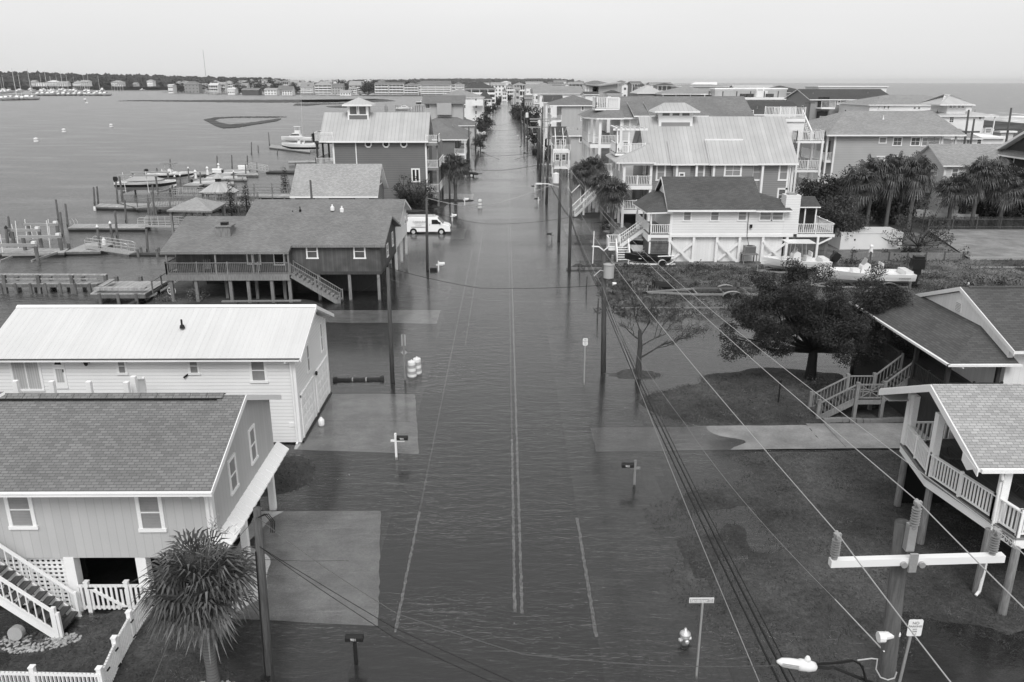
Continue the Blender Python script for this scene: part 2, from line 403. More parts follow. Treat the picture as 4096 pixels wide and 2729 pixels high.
def text(par, s, size, loc, rot, m='ink', name='lettering', depth=.004):
    cu = bpy.data.curves.new(name, 'FONT'); cu.body = s; cu.size = size; cu.extrude = depth; cu.align_x = 'CENTER'; cu.align_y = 'CENTER'
    t = bpy.data.objects.new(name + '_src', cu); COL.objects.link(t)
    dg = bpy.context.evaluated_depsgraph_get(); me = bpy.data.meshes.new_from_object(t.evaluated_get(dg)); bpy.data.objects.remove(t)
    me.materials.clear(); me.materials.append(MATS[m])
    o = bpy.data.objects.new(name, me); COL.objects.link(o)
    q = par
    while q and q.parent: q = q.parent
    o.rotation_euler = rot; o.parent = par
    org = q.location if q else Vector((0, 0, 0)); o.location = Vector(loc) - org
    return o
_rs = np.random.RandomState(5); _LAT = _rs.rand(256, 256)
def vn(x, y, s):
    x = np.asarray(x, float) / s; y = np.asarray(y, float) / s; xi = np.floor(x).astype(int); yi = np.floor(y).astype(int)
    fx, fy = x - xi, y - yi; fx = fx * fx * (3 - 2 * fx); fy = fy * fy * (3 - 2 * fy)
    g = lambda a, b: _LAT[a % 256, b % 256]
    return (g(xi, yi) * (1 - fx) + g(xi + 1, yi) * fx) * (1 - fy) + (g(xi, yi + 1) * (1 - fx) + g(xi + 1, yi + 1) * fx) * fy
def sm(a, b, x): t = np.clip((x - a) / (b - a), 0, 1); return t * t * (3 - 2 * t)
SH = [gp(x, y) for x, y in ((385, 209), (560, 214), (640, 217), (760, 219), (880, 222), (1000, 222), (1060, 222))]
SHX, SHY = [p[0] for p in SH], [p[1] for p in SH]
MOUNDS = [(13.6, 43.2, 6.2, 4.6, .20), (17, 46, 6, 5, .18), (8.2, 48.6, 2.6, 1.4, .15), (-13, 19, 5.2, 6.5, .30), (-11.5, 34.6, 2.6, 2.6, .20), (-15, 35, 4, 6, .25),
          (20, 63.5, 13, 5.5, .24), (27, 72, 18.5, 12, .30), (40, 62, 22, 14, .34), (24, 79, 17, 6, .30), (9, 80.2, 2.5, 1.0, .2),
          (-20, 64, 6, 5, .22), (-27, 60, 5, 16, .3), (-24, 75, 13, 7, .2), (-25, 92, 14, 8, .25), (-12.5, 107, 5, 5, .2), (-8.6, 128.5, 4.2, 2.2, .24), (-20, 126, 12, 14, .2),
          (13, 93, 6, 3, .22), (14, 112, 6, 5, .22), (34, 100, 20, 30, .35), (60, 90, 26, 50, .4), (18, 33, 8.5, 13, .165), (10.5, 27.5, 5.5, 9.5, .145), (25, 30, 8, 20, .2)]
DRV = [(-11, -5.2, 24.0, 31.3, .02, -.10), (-11, -5.2, 37.6, 45.3, .0, -.10), (4.6, 16.5, 37.4, 40.4, -.09, .05), (16.5, 30, 37.4, 40.6, .05, .06), (-15, -5.2, 96.5, 103, .0, -.1),
       (7.5, 15, 83.5, 92, -.07, .03), (7.5, 15.5, 98.5, 107, -.07, .03), (-15, -5.5, 131, 137, .05, -.1), (-16, -5.5, 60.8, 64.2, -.05, -.1)]
def hgt(x, y):
    x = np.asarray(x, float); y = np.asarray(y, float)
    n = vn(x, y, 3.1) * .6 + vn(x + 40, y, 1.1) * .4
    h = np.full(x.shape, -.14)
    for cx, cy, rx, ry, a in MOUNDS:
        d = np.sqrt(((x - cx) / rx) ** 2 + ((y - cy) / ry) ** 2) + (n - .5) * .55
        h = np.maximum(h, -.14 + a * sm(1.15, .65, d) )
    far = sm(135, 150, y) * np.maximum(sm(9, 16, np.abs(x)) , 0) * .25
    h = np.maximum(h, -.14 + far)
    h = h + (n - .5) * .07 * sm(4, 8, np.abs(x + .5))
    for x0, x1, y0, y1, za, zb in DRV:
        ins = (x > x0) & (x < x1) & (y > y0) & (y < y1); t = np.clip((x - x0) / (x1 - x0), 0, 1)
        h = np.where(ins, za + (zb - za) * t - .08, h)
    h = h + 2.2 * sm(175, 215, x) + 0.5 * sm(60, 110, x)
    h = h - 5.0 * sm(232, 262, x)
    xs = np.interp(y, [0, 78, 95, 130, 5000], [-31.5, -31.5, -35, -37, -38])
    main = (y > np.interp(x, SHX, SHY, left=1950, right=0)) & (x < 300)
    far_h = .5 + 14 * sm(2100, 3000, y) * sm(-300, -900, x)
    left = x < xs
    h = np.where(left, np.where(main & (y > 900), far_h, -2.8), h)
    return h
def axis(parts):
    out = []
    for a, b, s in parts: out += list(np.arange(a, b - 1e-6, s))
    return np.array(out + [parts[-1][1]])
def terrain():
    xs = axis([(-9000, -3000, 600), (-3000, -1000, 100), (-1000, -200, 40), (-200, -40, 10), (-40, -32, 1), (-32, 34, .45), (34, 70, 1.2), (70, 170, 5), (170, 280, 5), (280, 1000, 90), (1000, 9000, 1000)])
    ys = axis([(-60, 10, 5), (10, 100, .45), (100, 150, 1), (150, 400, 8), (400, 1500, 30), (1500, 4000, 90), (4000, 9000, 700)])
    X, Y = np.meshgrid(xs, ys); Z = hgt(X, Y); nx, ny = len(xs), len(ys)
    V = np.stack([X, Y, Z], -1).reshape(-1, 3)
    i = np.arange(nx - 1)[None, :] + nx * np.arange(ny - 1)[:, None]
    F = np.stack([i, i + 1, i + 1 + nx, i + nx], -1).reshape(-1, 4)
    me = bpy.data.meshes.new('ground'); me.vertices.add(len(V)); me.vertices.foreach_set('co', V.astype(np.float32).ravel())
    me.loops.add(F.size); me.loops.foreach_set('vertex_index', F.astype(np.int32).ravel())
    me.polygons.add(len(F)); me.polygons.foreach_set('loop_start', np.arange(0, F.size, 4, dtype=np.int32))
    cx = X[:-1, :-1].ravel(); cy = Y[:-1, :-1].ravel()
    mi = np.zeros(len(F), int); mi[(cx > 200) & (cx < 300)] = 1; mi[(cx < -38)] = 2; mi[(cx > 9 + 3 * vn(cy, cx * 0, 3)) & (cx < 50) & (cy > 50 + 9 * vn(cx, cx * 0, 7)) & (cy < 98)] = 4
    mi[(cx > 2.9) & (cx < 6.4 + vn(cy, cx * 0, 6) * 1.2) & (cy < 130)] = 3; mi[(cx < -5.3) & (cx > -8 + vn(cy, cx * 0, 5)) & (cy > 45) & (cy < 95)] = 3
    me.polygons.foreach_set('material_index', mi.astype(np.int32)); me.polygons.foreach_set('use_smooth', np.ones(len(F), bool))
    me.update(calc_edges=True)
    for m in ('grass_ground', 'sand', 'sea_bed', 'shoulder', 'weedy_ground'): me.materials.append(MATS[m])
    o = bpy.data.objects.new('ground', me); COL.objects.link(o); o['kind'] = 'structure'; return o
mat('grass_ground', .046, .95, 'patch', .28, var=.45, bump=.6, grain=.35, gs=14, vs=.09)
mat('sand', .42, .95, 'patch', .2, var=.1, bump=.2)
mat('sea_bed', .05, .95)
mat('weedy_ground', .105, .95, 'patch', .5, var=.3, bump=.8, grain=.35, gs=9, vs=.2)
mat('shoulder', .055, .95, 'patch', .5, var=.2, bump=.3)
mat('asphalt', .024, .9, var=.15, vs=.3, grain=.15)
mat('marking', .40, .8, var=.35, vs=5., grain=.5, gs=18)
mat('driveway_mat', .44, .9, 'stain', 1.1, var=.16, vs=.35, grain=.12)
mat('driveway_dark', .22, .9, 'stain', .9, var=.2, vs=.35, grain=.12)
mat('marsh_mat', .06, .95, 'patch', .08, var=.3, vs=.05, bump=0)
terrain()
def sheet(name, m, quad, dz=0., n=(24, 24), hf=None, jit=0., nz=0., **kw):
    """bilinear patch draped at height hf(x, y) (or the corner heights) + dz"""
    mb = MB(); nx, ny = n; P = []
    for j in range(ny + 1):
        for i in range(nx + 1):
            s, t = i / nx, j / ny
            q = [(quad[0][k] * (1 - s) + quad[1][k] * s) * (1 - t) + (quad[3][k] * (1 - s) + quad[2][k] * s) * t for k in range(3)]
            if jit and (i in (0, nx)): q[0] += U(-jit, jit)
            z = q[2] + (float(vn(q[0], q[1], 1.6)) - .5) * nz if hf is None else float(hf(q[0], q[1])); P.append((q[0], q[1], z + dz))
    mb.v = P
    for j in range(ny):
        for i in range(nx):
            a = j * (nx + 1) + i; mb.f.append([a, a + 1, a + nx + 2, a + nx + 1]); mb.m.append(0)
    o = mb.build(name, m); o['kind'] = 'structure'
    for k, v in kw.items(): o[k] = v
    return o
def cx_(y): return 0.4 - 0.0 * y      # centre line
sheet('road', 'asphalt', [(-5.1, -40, -.125), (3.1, -40, -.125), (3.1, 3500, -.125), (-5.1, 3500, -.125)], n=(4, 60))
for k, (x0, x1, y0, y1, za, zb) in enumerate(DRV):
    fl = 1.2 if x0 < 0 else 0
    q = [(x0, y0, za), (x1 + (.7 if k < 2 else 0), y0 - (.4 if x0 < 0 else 0), zb), (x1 - (.4 if k < 2 else 0), y1 + (.2 if x0 < 0 else 0), zb), (x0, y1, za)]
    sheet('driveway', 'driveway_dark' if k in (2, 3, 4, 5, 6) else 'driveway_mat', q, n=(30, 24), nz=.05, jit=.035)
for x0, x1, y0, y1, za, zb in ((-11, -5.4, 27.55, 27.58, .02, -.10), (-11, -5.4, 41.3, 41.33, .0, -.10), (12, 12.03, 37.5, 40.4, -.01, -.01), (17.5, 17.53, 37.5, 40.5, .05, .05), (22, 22.03, 37.5, 40.5, .055, .055)): sheet('driveway_joint', 'wet_dark', [(x0, y0, za), (x1, y0, zb), (x1, y1, zb), (x0, y1, za)], n=(30, 12), nz=.05, dz=.006)
mat('marking_faint', .12, .8, var=.3, vs=5.)
def mark(x, ya, yb, w=.11, z=-.119, sl=0.0, name='road_marking', mt='marking'):
    n = max(8, int((yb - ya) / .12)) if yb - ya < 60 else 200
    sheet(name, mt, [(x - w / 2, ya, z), (x + w / 2, ya, z), (x + w / 2 + sl * (yb - ya), yb, z), (x - w / 2 + sl * (yb - ya), yb, z)], n=(1, n), jit=.022)
mark(.27, 24.4, 39); mark(.53, 24.3, 72); mark(.53, 72, 900, .1, mt='marking_faint'); mark(.27, 39, 110, .09, mt='marking_faint')
mark(-3.88, 23.3, 31.5, .10, sl=.0); mark(3.1 - .04, 23.0, 30.9, .12); mark(-3.95, 18.0, 20.2, .14)
mark(-3.88, 31.5, 90, .09, mt='marking_faint'); mark(-3.0, 55, 130, .08, mt='marking_faint')
def water_mat(name, murk, murkcol, tint, s1, s2, dist, caps=False, aniso=(1, 3, 1), rough=.04, damp=0.0):
    m = bpy.data.materials.new(name); m.use_nodes = True; nt = m.node_tree; nt.nodes.clear(); N = nt.nodes.new; L = nt.links.new
    out = N('ShaderNodeOutputMaterial'); tc = N('ShaderNodeTexCoord'); mp = N('ShaderNodeMapping'); mp.inputs[3].default_value = aniso
    mp.inputs[2].default_value = (0, 0, radians(8)); L(tc.outputs['Object'], mp.inputs[0])
    n1 = N('ShaderNodeTexNoise'); n1.inputs['Scale'].default_value = s1; n1.inputs['Detail'].default_value = 3; n1.inputs['Distortion'].default_value = .6; L(mp.outputs[0], n1.inputs[0])
    n2 = N('ShaderNodeTexNoise'); n2.inputs['Scale'].default_value = s2; n2.inputs['Detail'].default_value = 2; n2.inputs['Distortion'].default_value = .8; L(mp.outputs[0], n2.inputs[0])
    n3 = N('ShaderNodeTexNoise'); n3.inputs['Scale'].default_value = .07; n3.inputs['Detail'].default_value = 3; L(mp.outputs[0], n3.inputs[0])
    mr = N('ShaderNodeMapRange'); mr.inputs[1].default_value = .32; mr.inputs[2].default_value = .62; mr.inputs[3].default_value = .25; mr.inputs[4].default_value = 1.; L(n3.outputs[0], mr.inputs[0])
    ad = N('ShaderNodeMath'); ad.operation = 'MULTIPLY_ADD'; ad.inputs[1].default_value = .45; L(n2.outputs[0], ad.inputs[0]); L(n1.outputs[0], ad.inputs[2])
    bp = N('ShaderNodeBump'); bp.inputs['Distance'].default_value = dist; L(mr.outputs[0], bp.inputs['Strength']); L(ad.outputs[0], bp.inputs['Height'])
    fr = N('ShaderNodeFresnel'); fr.inputs[0].default_value = 1.40; L(bp.outputs[0], fr.inputs[1])
    f0 = N('ShaderNodeFresnel'); f0.inputs[0].default_value = 1.68 if not caps and murk < .5 else 1.45; fa = N('ShaderNodeMath'); 
    fm = N('ShaderNodeMath'); fm.operation = 'MULTIPLY'; fm.inputs[1].default_value = (1 - damp) / 2; L(fa.outputs[0], fm.inputs[0]); fa.operation = 'MULTIPLY_ADD'; fa.inputs[1].default_value = .7; L(fr.outputs[0], fa.inputs[0]); f1 = N('ShaderNodeMath'); f1.operation = 'MULTIPLY'; f1.inputs[1].default_value = 1.3; L(f0.outputs[0], f1.inputs[0]); L(f1.outputs[0], fa.inputs[2])
    tr = N('ShaderNodeBsdfTransparent'); tr.inputs[0].default_value = (tint,) * 3 + (1,)
    df = N('ShaderNodeBsdfDiffuse'); df.inputs[0].default_value = (murkcol,) * 3 + (1,); L(bp.outputs[0], df.inputs['Normal'])
    gl = N('ShaderNodeBsdfGlossy'); gl.inputs['Roughness'].default_value = rough; gl.inputs[0].default_value = (1, 1, 1, 1); L(bp.outputs[0], gl.inputs['Normal'])
    g2 = N('ShaderNodeBsdfGlossy'); g2.inputs['Roughness'].default_value = max(.16, rough); g2.inputs[0].default_value = (1, 1, 1, 1); gm = N('ShaderNodeMixShader'); gm.inputs[0].default_value = .62; L(gl.outputs[0], gm.inputs[1]); L(g2.outputs[0], gm.inputs[2]); gl = gm
    a = N('ShaderNodeMixShader'); a.inputs[0].default_value = murk; L(tr.outputs[0], a.inputs[1]); L(df.outputs[0], a.inputs[2])
    b = N('ShaderNodeMixShader'); L(fm.outputs[0], b.inputs[0]); L(a.outputs[0], b.inputs[1]); L(gl.outputs[0], b.inputs[2])
    fin = b.outputs[0]
    if caps:
        mq = N('ShaderNodeMapping'); mq.inputs[3].default_value = (1, .45, 1); mq.inputs[2].default_value = (0, 0, radians(-12)); L(tc.outputs['Object'], mq.inputs[0])
        n4 = N('ShaderNodeTexNoise'); n4.inputs['Scale'].default_value = .055; n4.inputs['Detail'].default_value = 5; n4.inputs['Roughness'].default_value = .62; L(mq.outputs[0], n4.inputs[0])
        r4 = N('ShaderNodeMapRange'); r4.inputs[1].default_value = .655; r4.inputs[2].default_value = .70; L(n4.outputs[0], r4.inputs[0])
        sp = N('ShaderNodeSeparateXYZ'); L(tc.outputs['Object'], sp.inputs[0])
        n5 = N('ShaderNodeTexNoise'); n5.inputs['Scale'].default_value = .05; n5.inputs['Detail'].default_value = 6; L(tc.outputs['Object'], n5.inputs[0])
        q1 = N('ShaderNodeMapRange'); q1.inputs[1].default_value = 245; q1.inputs[2].default_value = 330; q1.inputs[3].default_value = .30; q1.inputs[4].default_value = -.28; L(sp.outputs[0], q1.inputs[0])
        q2 = N('ShaderNodeMath'); L(q1.outputs[0], q2.inputs[0]); L(n5.outputs[0], q2.inputs[1])
        q3 = N('ShaderNodeMapRange'); q3.inputs[1].default_value = .50; q3.inputs[2].default_value = .58; L(q2.outputs[0], q3.inputs[0])
        q4 = N('ShaderNodeMath'); q4.operation = 'MAXIMUM'; L(q3.outputs[0], q4.inputs[0]); L(r4.outputs[0], q4.inputs[1])
        wd = N('ShaderNodeBsdfDiffuse'); wd.inputs[0].default_value = (.75, .75, .75, 1)
        c = N('ShaderNodeMixShader'); L(q4.outputs[0], c.inputs[0]); L(fin, c.inputs[1]); L(wd.outputs[0], c.inputs[2]); fin = c.outputs[0]
    L(fin, out.inputs[0]); MATS[name] = m
water_mat('flood', .20, .05, .86, .9, 3.1, .19, aniso=(.8, 2.4, 1), rough=.07)
water_mat('sound', .93, .085, .8, .33, 1.5, 1.3, aniso=(.7, 1.9, 1), rough=.25, damp=.38)
water_mat('sea', .97, .10, .8, .16, .7, 1.4, caps=True, aniso=(1.6, .8, 1), rough=.3, damp=.5)
FAR = 16000.
sheet('flood_water', 'flood', [(-31.5, -40, 0), (245, -40, 0), (245, FAR, 0), (-31.5, FAR, 0)], n=(1, 1))
sheet('sound_water', 'sound', [(-FAR, -40, 0), (-31.5, -40, 0), (-31.5, FAR, 0), (-FAR, FAR, 0)], n=(1, 1))
sheet('ocean_water', 'sea', [(245, -40, 0), (FAR, -40, 0), (FAR, FAR, 0), (245, FAR, 0)], n=(1, 1))
def house_grey_board():
    h = thing('beach_house', 'light grey board-sided house with a shingled gable roof behind the palm', 'house', (-20, 28, 0))
    X1, Y0, Y1, ZB = -10.1, 24.4, 31.7, 2.18
    gable_walls(h, -42, X1, Y0, Y1, ZB, 5.16, 6.58, 'x', 'grey_board')
    gable_roof(h, -43, X1 + .3, 23.75, 32.35, 5.12, 6.83, 'x', .2, 'shingle_grey')
    mb = MB()      # ridge vent of overlapping caps with a dark slot beneath
    for i in range(40):
        x = -10.6 - i * .62; mb.prism([(x, 27.80, 6.80), (x, 28.05, 6.92), (x, 28.30, 6.80), (x, 28.05, 6.84)], (-.60, 0, 0))
    mb.build('ridge_vent', 'shingle_grey', h)
    MB().box(-35, -10.8, 27.72, 27.80, 6.76, 6.79).build('vent_slot', 'dark_void', h)
    g = MB(); g.box(-43, X1 + .36, 23.63, 23.75, 4.98, 5.12); g.box(-43, X1 + .36, 23.60, 23.63, 5.09, 5.13); g.build('gutter', 'white_paint', h)
    d = MB(); d.tube([(X1 - .45, 23.72, 5.0), (X1 - .40, 23.8, 4.86), (X1 - .18, 24.28, 4.72), (X1 - .12, 24.33, 4.5), (X1 - .12, 24.33, 2.3)], .06, 8); d.build('downspout', 'white_paint', h)
    MB().box(X1 - .22, X1 + .025, Y0 - .028, Y0 + .2, ZB, 5.1).build('corner_board', 'white_paint', h)
    f = MB()
    for ya, za, yb, zb in ((23.75, 5.06, 28.05, 6.78), (28.05, 6.78, 32.35, 5.06)):
        f.prism([(X1 + .30, ya, za + .05), (X1 + .30, yb, zb + .05), (X1 + .30, yb, zb - .17), (X1 + .30, ya, za - .17)], (.03, 0, 0))
    f.build('rake_board', 'white_paint', h)
    dm = MB(); slab(dm, [(-24, 27.0, 6.62), (-19.6, 27.0, 6.6), (-18.75, 28.0, 7.0), (-24, 28.0, 7.0)], .12); dm.build('dormer_roof', ['shingle_grey', 'white_paint'], h)
    win_px(h, Y0, 5, 1125, 88, 1215, pane='glass_blind', fw=.13)
    win_px(h, Y0, 308, 1132, 383, 1221, pane='glass_blind', fw=.13)
    w = win_px(h, Y0, -160, 1120, -80, 1208, pane='glass_blind', fw=.13)
    winx_px(h, 'E', X1, zz('J', 1423, 1330), zz('J', 1492, 1478), pane='glass_blind', fw=.10)
    winx_px(h, 'E', X1, zz('J', 1553, 1135), zz('J', 1612, 1300), pane='glass_blind', fw=.10)
    sk = MB(); n = 17
    for i in range(n):
        ya = 24.1 + (32.2 - 24.1) * i / n; yb = ya + (32.2 - 24.1) / n + .05
        sk.prism([(X1 + .0, ya, 2.97 + .03), (X1 + .48, ya, 2.60 + .035), (X1 + .48, yb, 2.60), (X1 + .0, yb, 2.97)], (0, 0, -.05))
    sk.build('skirt_roof', 'white_paint', h)
    MB().box(X1, X1 + .40, 24.2, 32.1, 2.45, 2.55).build('skirt_soffit', 'white_paint', h)
    posts(h, [(-10.35, 27.75), (-10.35, 31.55)], -.1, 2.5, .26)
    posts(h, [(-15.33, 24.55), (-12.85, 24.6), (-21, 24.6), (-26, 24.6)], -.1, 2.2, .36)
    posts(h, [(-15.3, 31.3), (-20, 31.3), (-25, 31.3)], -.1, 2.2, .3)
    MB().box(-42, -18.5, 26.5, 26.6, 0, 2.2).build('back_wall', 'grey_board', h)
    MB().box(-42, -10.9, 31.45, 31.52, 0, 2.2).build('rear_wall', 'wood_dark', h)
    lt = MB(); xa, xb, za, zb = -18.6, -15.52, .12, 2.12
    k = 0
    x = xa
    while x < xb: lt.box(x, x + .085, 24.60, 24.62, za, zb); x += .19
    z = za
    while z < zb: lt.box(xa, xb, 24.575, 24.598, z, z + .085); z += .17
    lt.box(xa, xb, 24.55, 24.57, zb, zb + .1)
    lt.build('lattice', 'white_paint', h)
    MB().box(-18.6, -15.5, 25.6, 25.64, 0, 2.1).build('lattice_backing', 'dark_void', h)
    s = stairs(h, (-15.15, 22.95, .0), (-18.0, 22.95, 2.5), 1.15, (0, 1, 0), nst=12, tread='deck_dark', bal=.23, rail=True)
    MB().bar((-15.28, 22.95, 0), (-15.28, 22.95, 1.2), .14).build('newel_post', 'white_paint', s)
    deck(h, -22, -18.0, 22.9, 24.38, 2.5)
    return h
house_grey_board()
def picket(name, label, pts, h=1.05, group=None, gate=None):
    f = thing(name, label, 'fence', pts[0], group); mb = MB(); pk = MB()
    for a, b in zip(pts[:-1], pts[1:]):
        A, B = Vector(a), Vector(b); L = (B - A).length; n = max(1, int(L / .125))
        for z in (.12, h - .08): mb.bar(A + Vector((0, 0, z)), B + Vector((0, 0, z)), .06, .13 if z < .5 else .10)
        for i in range(n):
            q = A.lerp(B, (i + .5) / n); pk.bar(q + Vector((0, 0, .05)), q + Vector((0, 0, h - .03)), .078, .03, up=(B - A).normalized())
    mb.build('rail', 'white_paint', f); pk.build('pickets', 'white_paint', f); return f
def fpost(par, x, y, h=1.2, w=.14):
    m = MB(); m.box(x - w / 2, x + w / 2, y - w / 2, y + w / 2, -.1, h); m.box(x - w * .62, x + w * .62, y - w * .62, y + w * .62, h, h + .04); m.build('fence_post', 'white_paint', par)
A0, A1, A2 = (-16.5, 20.1, .02), (-12.25, 19.95, .02), (-12.62, 24.0, .02)
f = picket('picket_fence', 'white picket fence running along the bottom edge of the photo', [A0, A1])
for x in (-16.4, -14.35, -12.3): fpost(f, x, 20.0 + (0 if x > -13 else .06))
f = picket('picket_fence', 'white picket fence running away from the corner post to the house gate', [(-12.28, 20.1, .02), (-12.5, 21.45, .02), (-12.62, 22.7, .02), (-12.66, 24.3, .02)])
for y, x in ((21.4, -12.5), (22.7, -12.62), (24.3, -12.66)): fpost(f, x, y)
hg = MB()
for y, x in ((20.3, -12.3), (21.2, -12.46), (22.6, -12.6)):
    for z in (.25, .85): MB().bar((x + .05, y, z), (x + .06, y + .16, z), .03, .05).build('hinge', 'black_metal', f)
g = thing('picket_gate', 'white picket gate with diagonal brace below the dark carport opening', 'gate', (-14, 24.36, 0))
mb = MB()
for i in range(13): x = -15.1 + i * .175; mb.box(x, x + .085, 24.32, 24.345, .1, 1.1)
mb.build('pickets', 'white_paint', g)
mb = MB(); mb.box(-15.2, -12.8, 24.35, 24.40, 1.0, 1.1); mb.box(-15.2, -12.8, 24.35, 24.40, .12, .22); mb.bar((-14.75, 24.31, 1.0), (-13.55, 24.31, .2), .05, .1); mb.build('frame', 'white_paint', g)
for x in (-14.85, -13.45, -12.7): fpost(g, x, 24.36, 1.22)
for x, z in ((-14.8, .98), (-13.7, .98), (-13.7, .16)): MB().box(x, x + .2, 24.28, 24.30, z, z + .06).build('hinge', 'black_metal', g)
pb = MB()
for i in range(420):
    a, r = U(0, 6.3), sqrt(R()); x, y = -15.9 + 1.5 * r * cos(a), 22.7 + .55 * r * sin(a); s = U(.03, .07); pb.ball((x, y, float(hgt(x, y)) + s * .4), s, n=5, k=3, sc=(1, 1.2, .6))
for i in range(650):
    a, r = U(0, 6.3), sqrt(R()); x, y = -8.6 + 1.35 * r * cos(a), 20.1 + .65 * r * sin(a); s = U(.03, .065); pb.ball((x, y, float(hgt(x, y)) + s * .4), s, n=5, k=3, sc=(1, 1.2, .6))
o = pb.build('pebbles', 'pebble'); o['kind'] = 'stuff'
single('storage_drum', MB().tube([(-16.6, 22.75, .30), (-16.6, 22.95, .27)], [.25, .25], 16), 'vinyl_grey', 'pale round drum lying on the pebbles under the white staircase', 'drum', smooth=False)
def house_white_metal():
    h = thing('beach_house', 'white lap-sided house with a ribbed white metal roof and two garage doors', 'house', (-18, 42, 0))
    X1, Y0, Y1 = -10.75, 38.3, 45.5
    gable_walls(h, -26.0, X1, Y0, Y1, .08, 4.72, 6.2, 'x', 'white_lap')
    r = gable_roof(h, -26.4, X1 + .45, 37.85, 45.95, 4.86, 6.5, 'x', .13, 'metal_white')
    rb = MB(); n = 52
    for i in range(n + 1):
        x = -26.35 + (X1 + .4 + 26.35) * i / n
        for sy in (0, 1):
            ya, yb = (37.86, 41.88) if sy == 0 else (45.94, 41.92)
            rb.prism([(x, ya, 4.862), (x + .04, ya, 4.862), (x + .03, ya, 4.878), (x + .01, ya, 4.878)], (0, yb - ya, 1.625))
    rb.build('roof_ribs', 'metal_white', r)
    MB().prism([(-26.4, 41.7, 6.46), (-26.4, 41.9, 6.56), (-26.4, 42.1, 6.46)], (26.4 + X1 + .45, 0, 0)).build('ridge_cap', 'white_paint', r)
    g = MB(); g.box(-26.4, X1 + .4, 37.72, 37.85, 4.74, 4.85); g.build('gutter', 'white_paint', h)
    MB().box(-26.4, X1 + .4, 37.70, 37.86, 4.853, 4.875).build('gutter_edge', 'black_metal', h)
    d = MB(); d.tube([(X1 - .35, 37.8, 4.74), (X1 - .35, 37.8, 4.66), (X1 - .18, 38.2, 4.58), (X1 - .18, 38.2, .15), (X1 - .18, 38.05, .06)], .06, 8); d.build('downspout', 'white_paint', h)
    vp = MB(); c = ay(*zz('J', 1142, 478), 40.0); vp.lathe([(.14, c[2] - .1), (.10, c[2] + .06), (.05, c[2] + .08), (.05, c[2] + .36), (0, c[2] + .36)], c[0], 40.0, 12); vp.build('vent_pipe', 'black_metal', h)
    for x, y in ((X1 - .1, Y0 + .10), (X1 - .1, Y1 - .1)): corner(h, x, y, .08, 4.7, .13)
    f = MB()
    for ya, za, yb, zb in ((37.85, 4.86, 41.9, 6.5), (41.9, 6.5, 45.95, 4.86)):
        f.prism([(X1 + .45, ya, za), (X1 + .45, yb, zb), (X1 + .45, yb, zb - .2), (X1 + .45, ya, za - .2)], (.03, 0, 0))
    f.build('rake_board', 'white_paint', h)
    for a in ((722, 672, 805, 782), (1172, 672, 1258, 782)): win_px(h, Y0, *zz('J', a[0], a[1]), *zz('J', a[2], a[3]), pane='glass_blind', fw=.11)
    win_px(h, Y0, *zz('J', 1556, 676), *zz('J', 1682, 832), pane='glass_blind', fw=.13)
    win_px(h, Y0, *zz('J', 45, 660), *zz('J', 285, 885), pane='glass_curtain', fw=.12, div=(2, 1), name='sliding_door', sill=False)
    a, b = ay(*zz('J', 320, 672), Y0), ay(*zz('J', 432, 868), Y0); fn = fmap('S', Y0)
    dr = MB(); dr.box(a[0], b[0], 0, .05, b[2], a[2], fn=fn); dr = dr.build('door', 'white_paint', h)
    c = (a[0] + b[0]) / 2; w = (b[0] - a[0])
    pts = [(c + w * .27 * cos(t), Y0 - .055, a[2] - .38 + .22 * sin(t)) for t in np.linspace(0, pi, 9)]; MB().prism(pts, (0, -.012, 0)).build('fanlight', 'glass_dark', dr)
    MB().box(c - w * .30, c + w * .30, .052, .062, b[2] + .35, a[2] - .62, fn=fn).build('door_glass', 'glass_curtain', dr)
    MB().box(b[0] - .12, b[0] - .08, .05, .10, b[2] + .9, b[2] + 1.05, fn=fn).build('handle', 'black_metal', dr)
    a = ay(*zz('J', 550, 700), Y0); la = MB(); la.lathe([(.02, .30), (.11, .2), (.09, 0), (.05, -.06)], a[0], Y0 - .2, 8, zb=a[2] - .1); la.box(a[0] - .12, a[0] + .12, Y0 - .06, Y0 - .002, a[2] - .05, a[2] + .25); la.build('wall_lamp', 'black_metal', h)
    a = ay(*zz('J', 1170, 790), Y0); MB().bar((a[0] - .12, Y0 - .1, a[2] - .06), (a[0] + .1, Y0 - .02, a[2] + .1), .07).build('flag_bracket', 'black_metal', h)
    winx_px(h, 'E', X1, zz('J', 1914, 600), zz('J', 1944, 755), pane='glass_blind', fw=.09)
    winx_px(h, 'E', X1, zz('J', 2000, 462), zz('J', 2026, 630), pane='glass_blind', fw=.09)
    for ya, yb in ((38.95, 41.6), (42.35, 45.1)):
        fn = fmap('E', X1); m_ = MB()
        for k in range(4):
            z = .12 + k * .56; m_.box(ya, yb, 0, .03, z, z + .54, fn=fn)
            for q in range(4): u = ya + .1 + q * (yb - ya - .1) / 4; m_.box(u, u + (yb - ya) / 4 - .12, .03, .045, z + .1, z + .44, fn=fn)
        gd = m_.build('garage_door', 'white_paint', h)
        t = MB(); t.box(ya - .14, ya, 0, .06, .08, 2.5, fn=fn); t.box(yb, yb + .14, 0, .06, .08, 2.5, fn=fn); t.box(ya - .14, yb + .14, 0, .065, 2.36, 2.52, fn=fn); t.build('door_trim', 'white_paint', gd)
    MB().box(X1 + .02, X1 + .12, 38.4, 45.4, -.12, .10).build('foundation', 'wet_dark', h)
    l = MB(); l.lathe([(.04, .18), (.08, .1), (.05, -.06)], X1 + .14, 42.0, 8, zb=2.5); l.build('wall_lamp', 'black_metal', h)
    MB().box(X1 - .55, X1 - .25, Y0 - .03, Y0, .95, 1.2).build('outlet_box', 'white_paint', h)
    return h
house_white_metal()
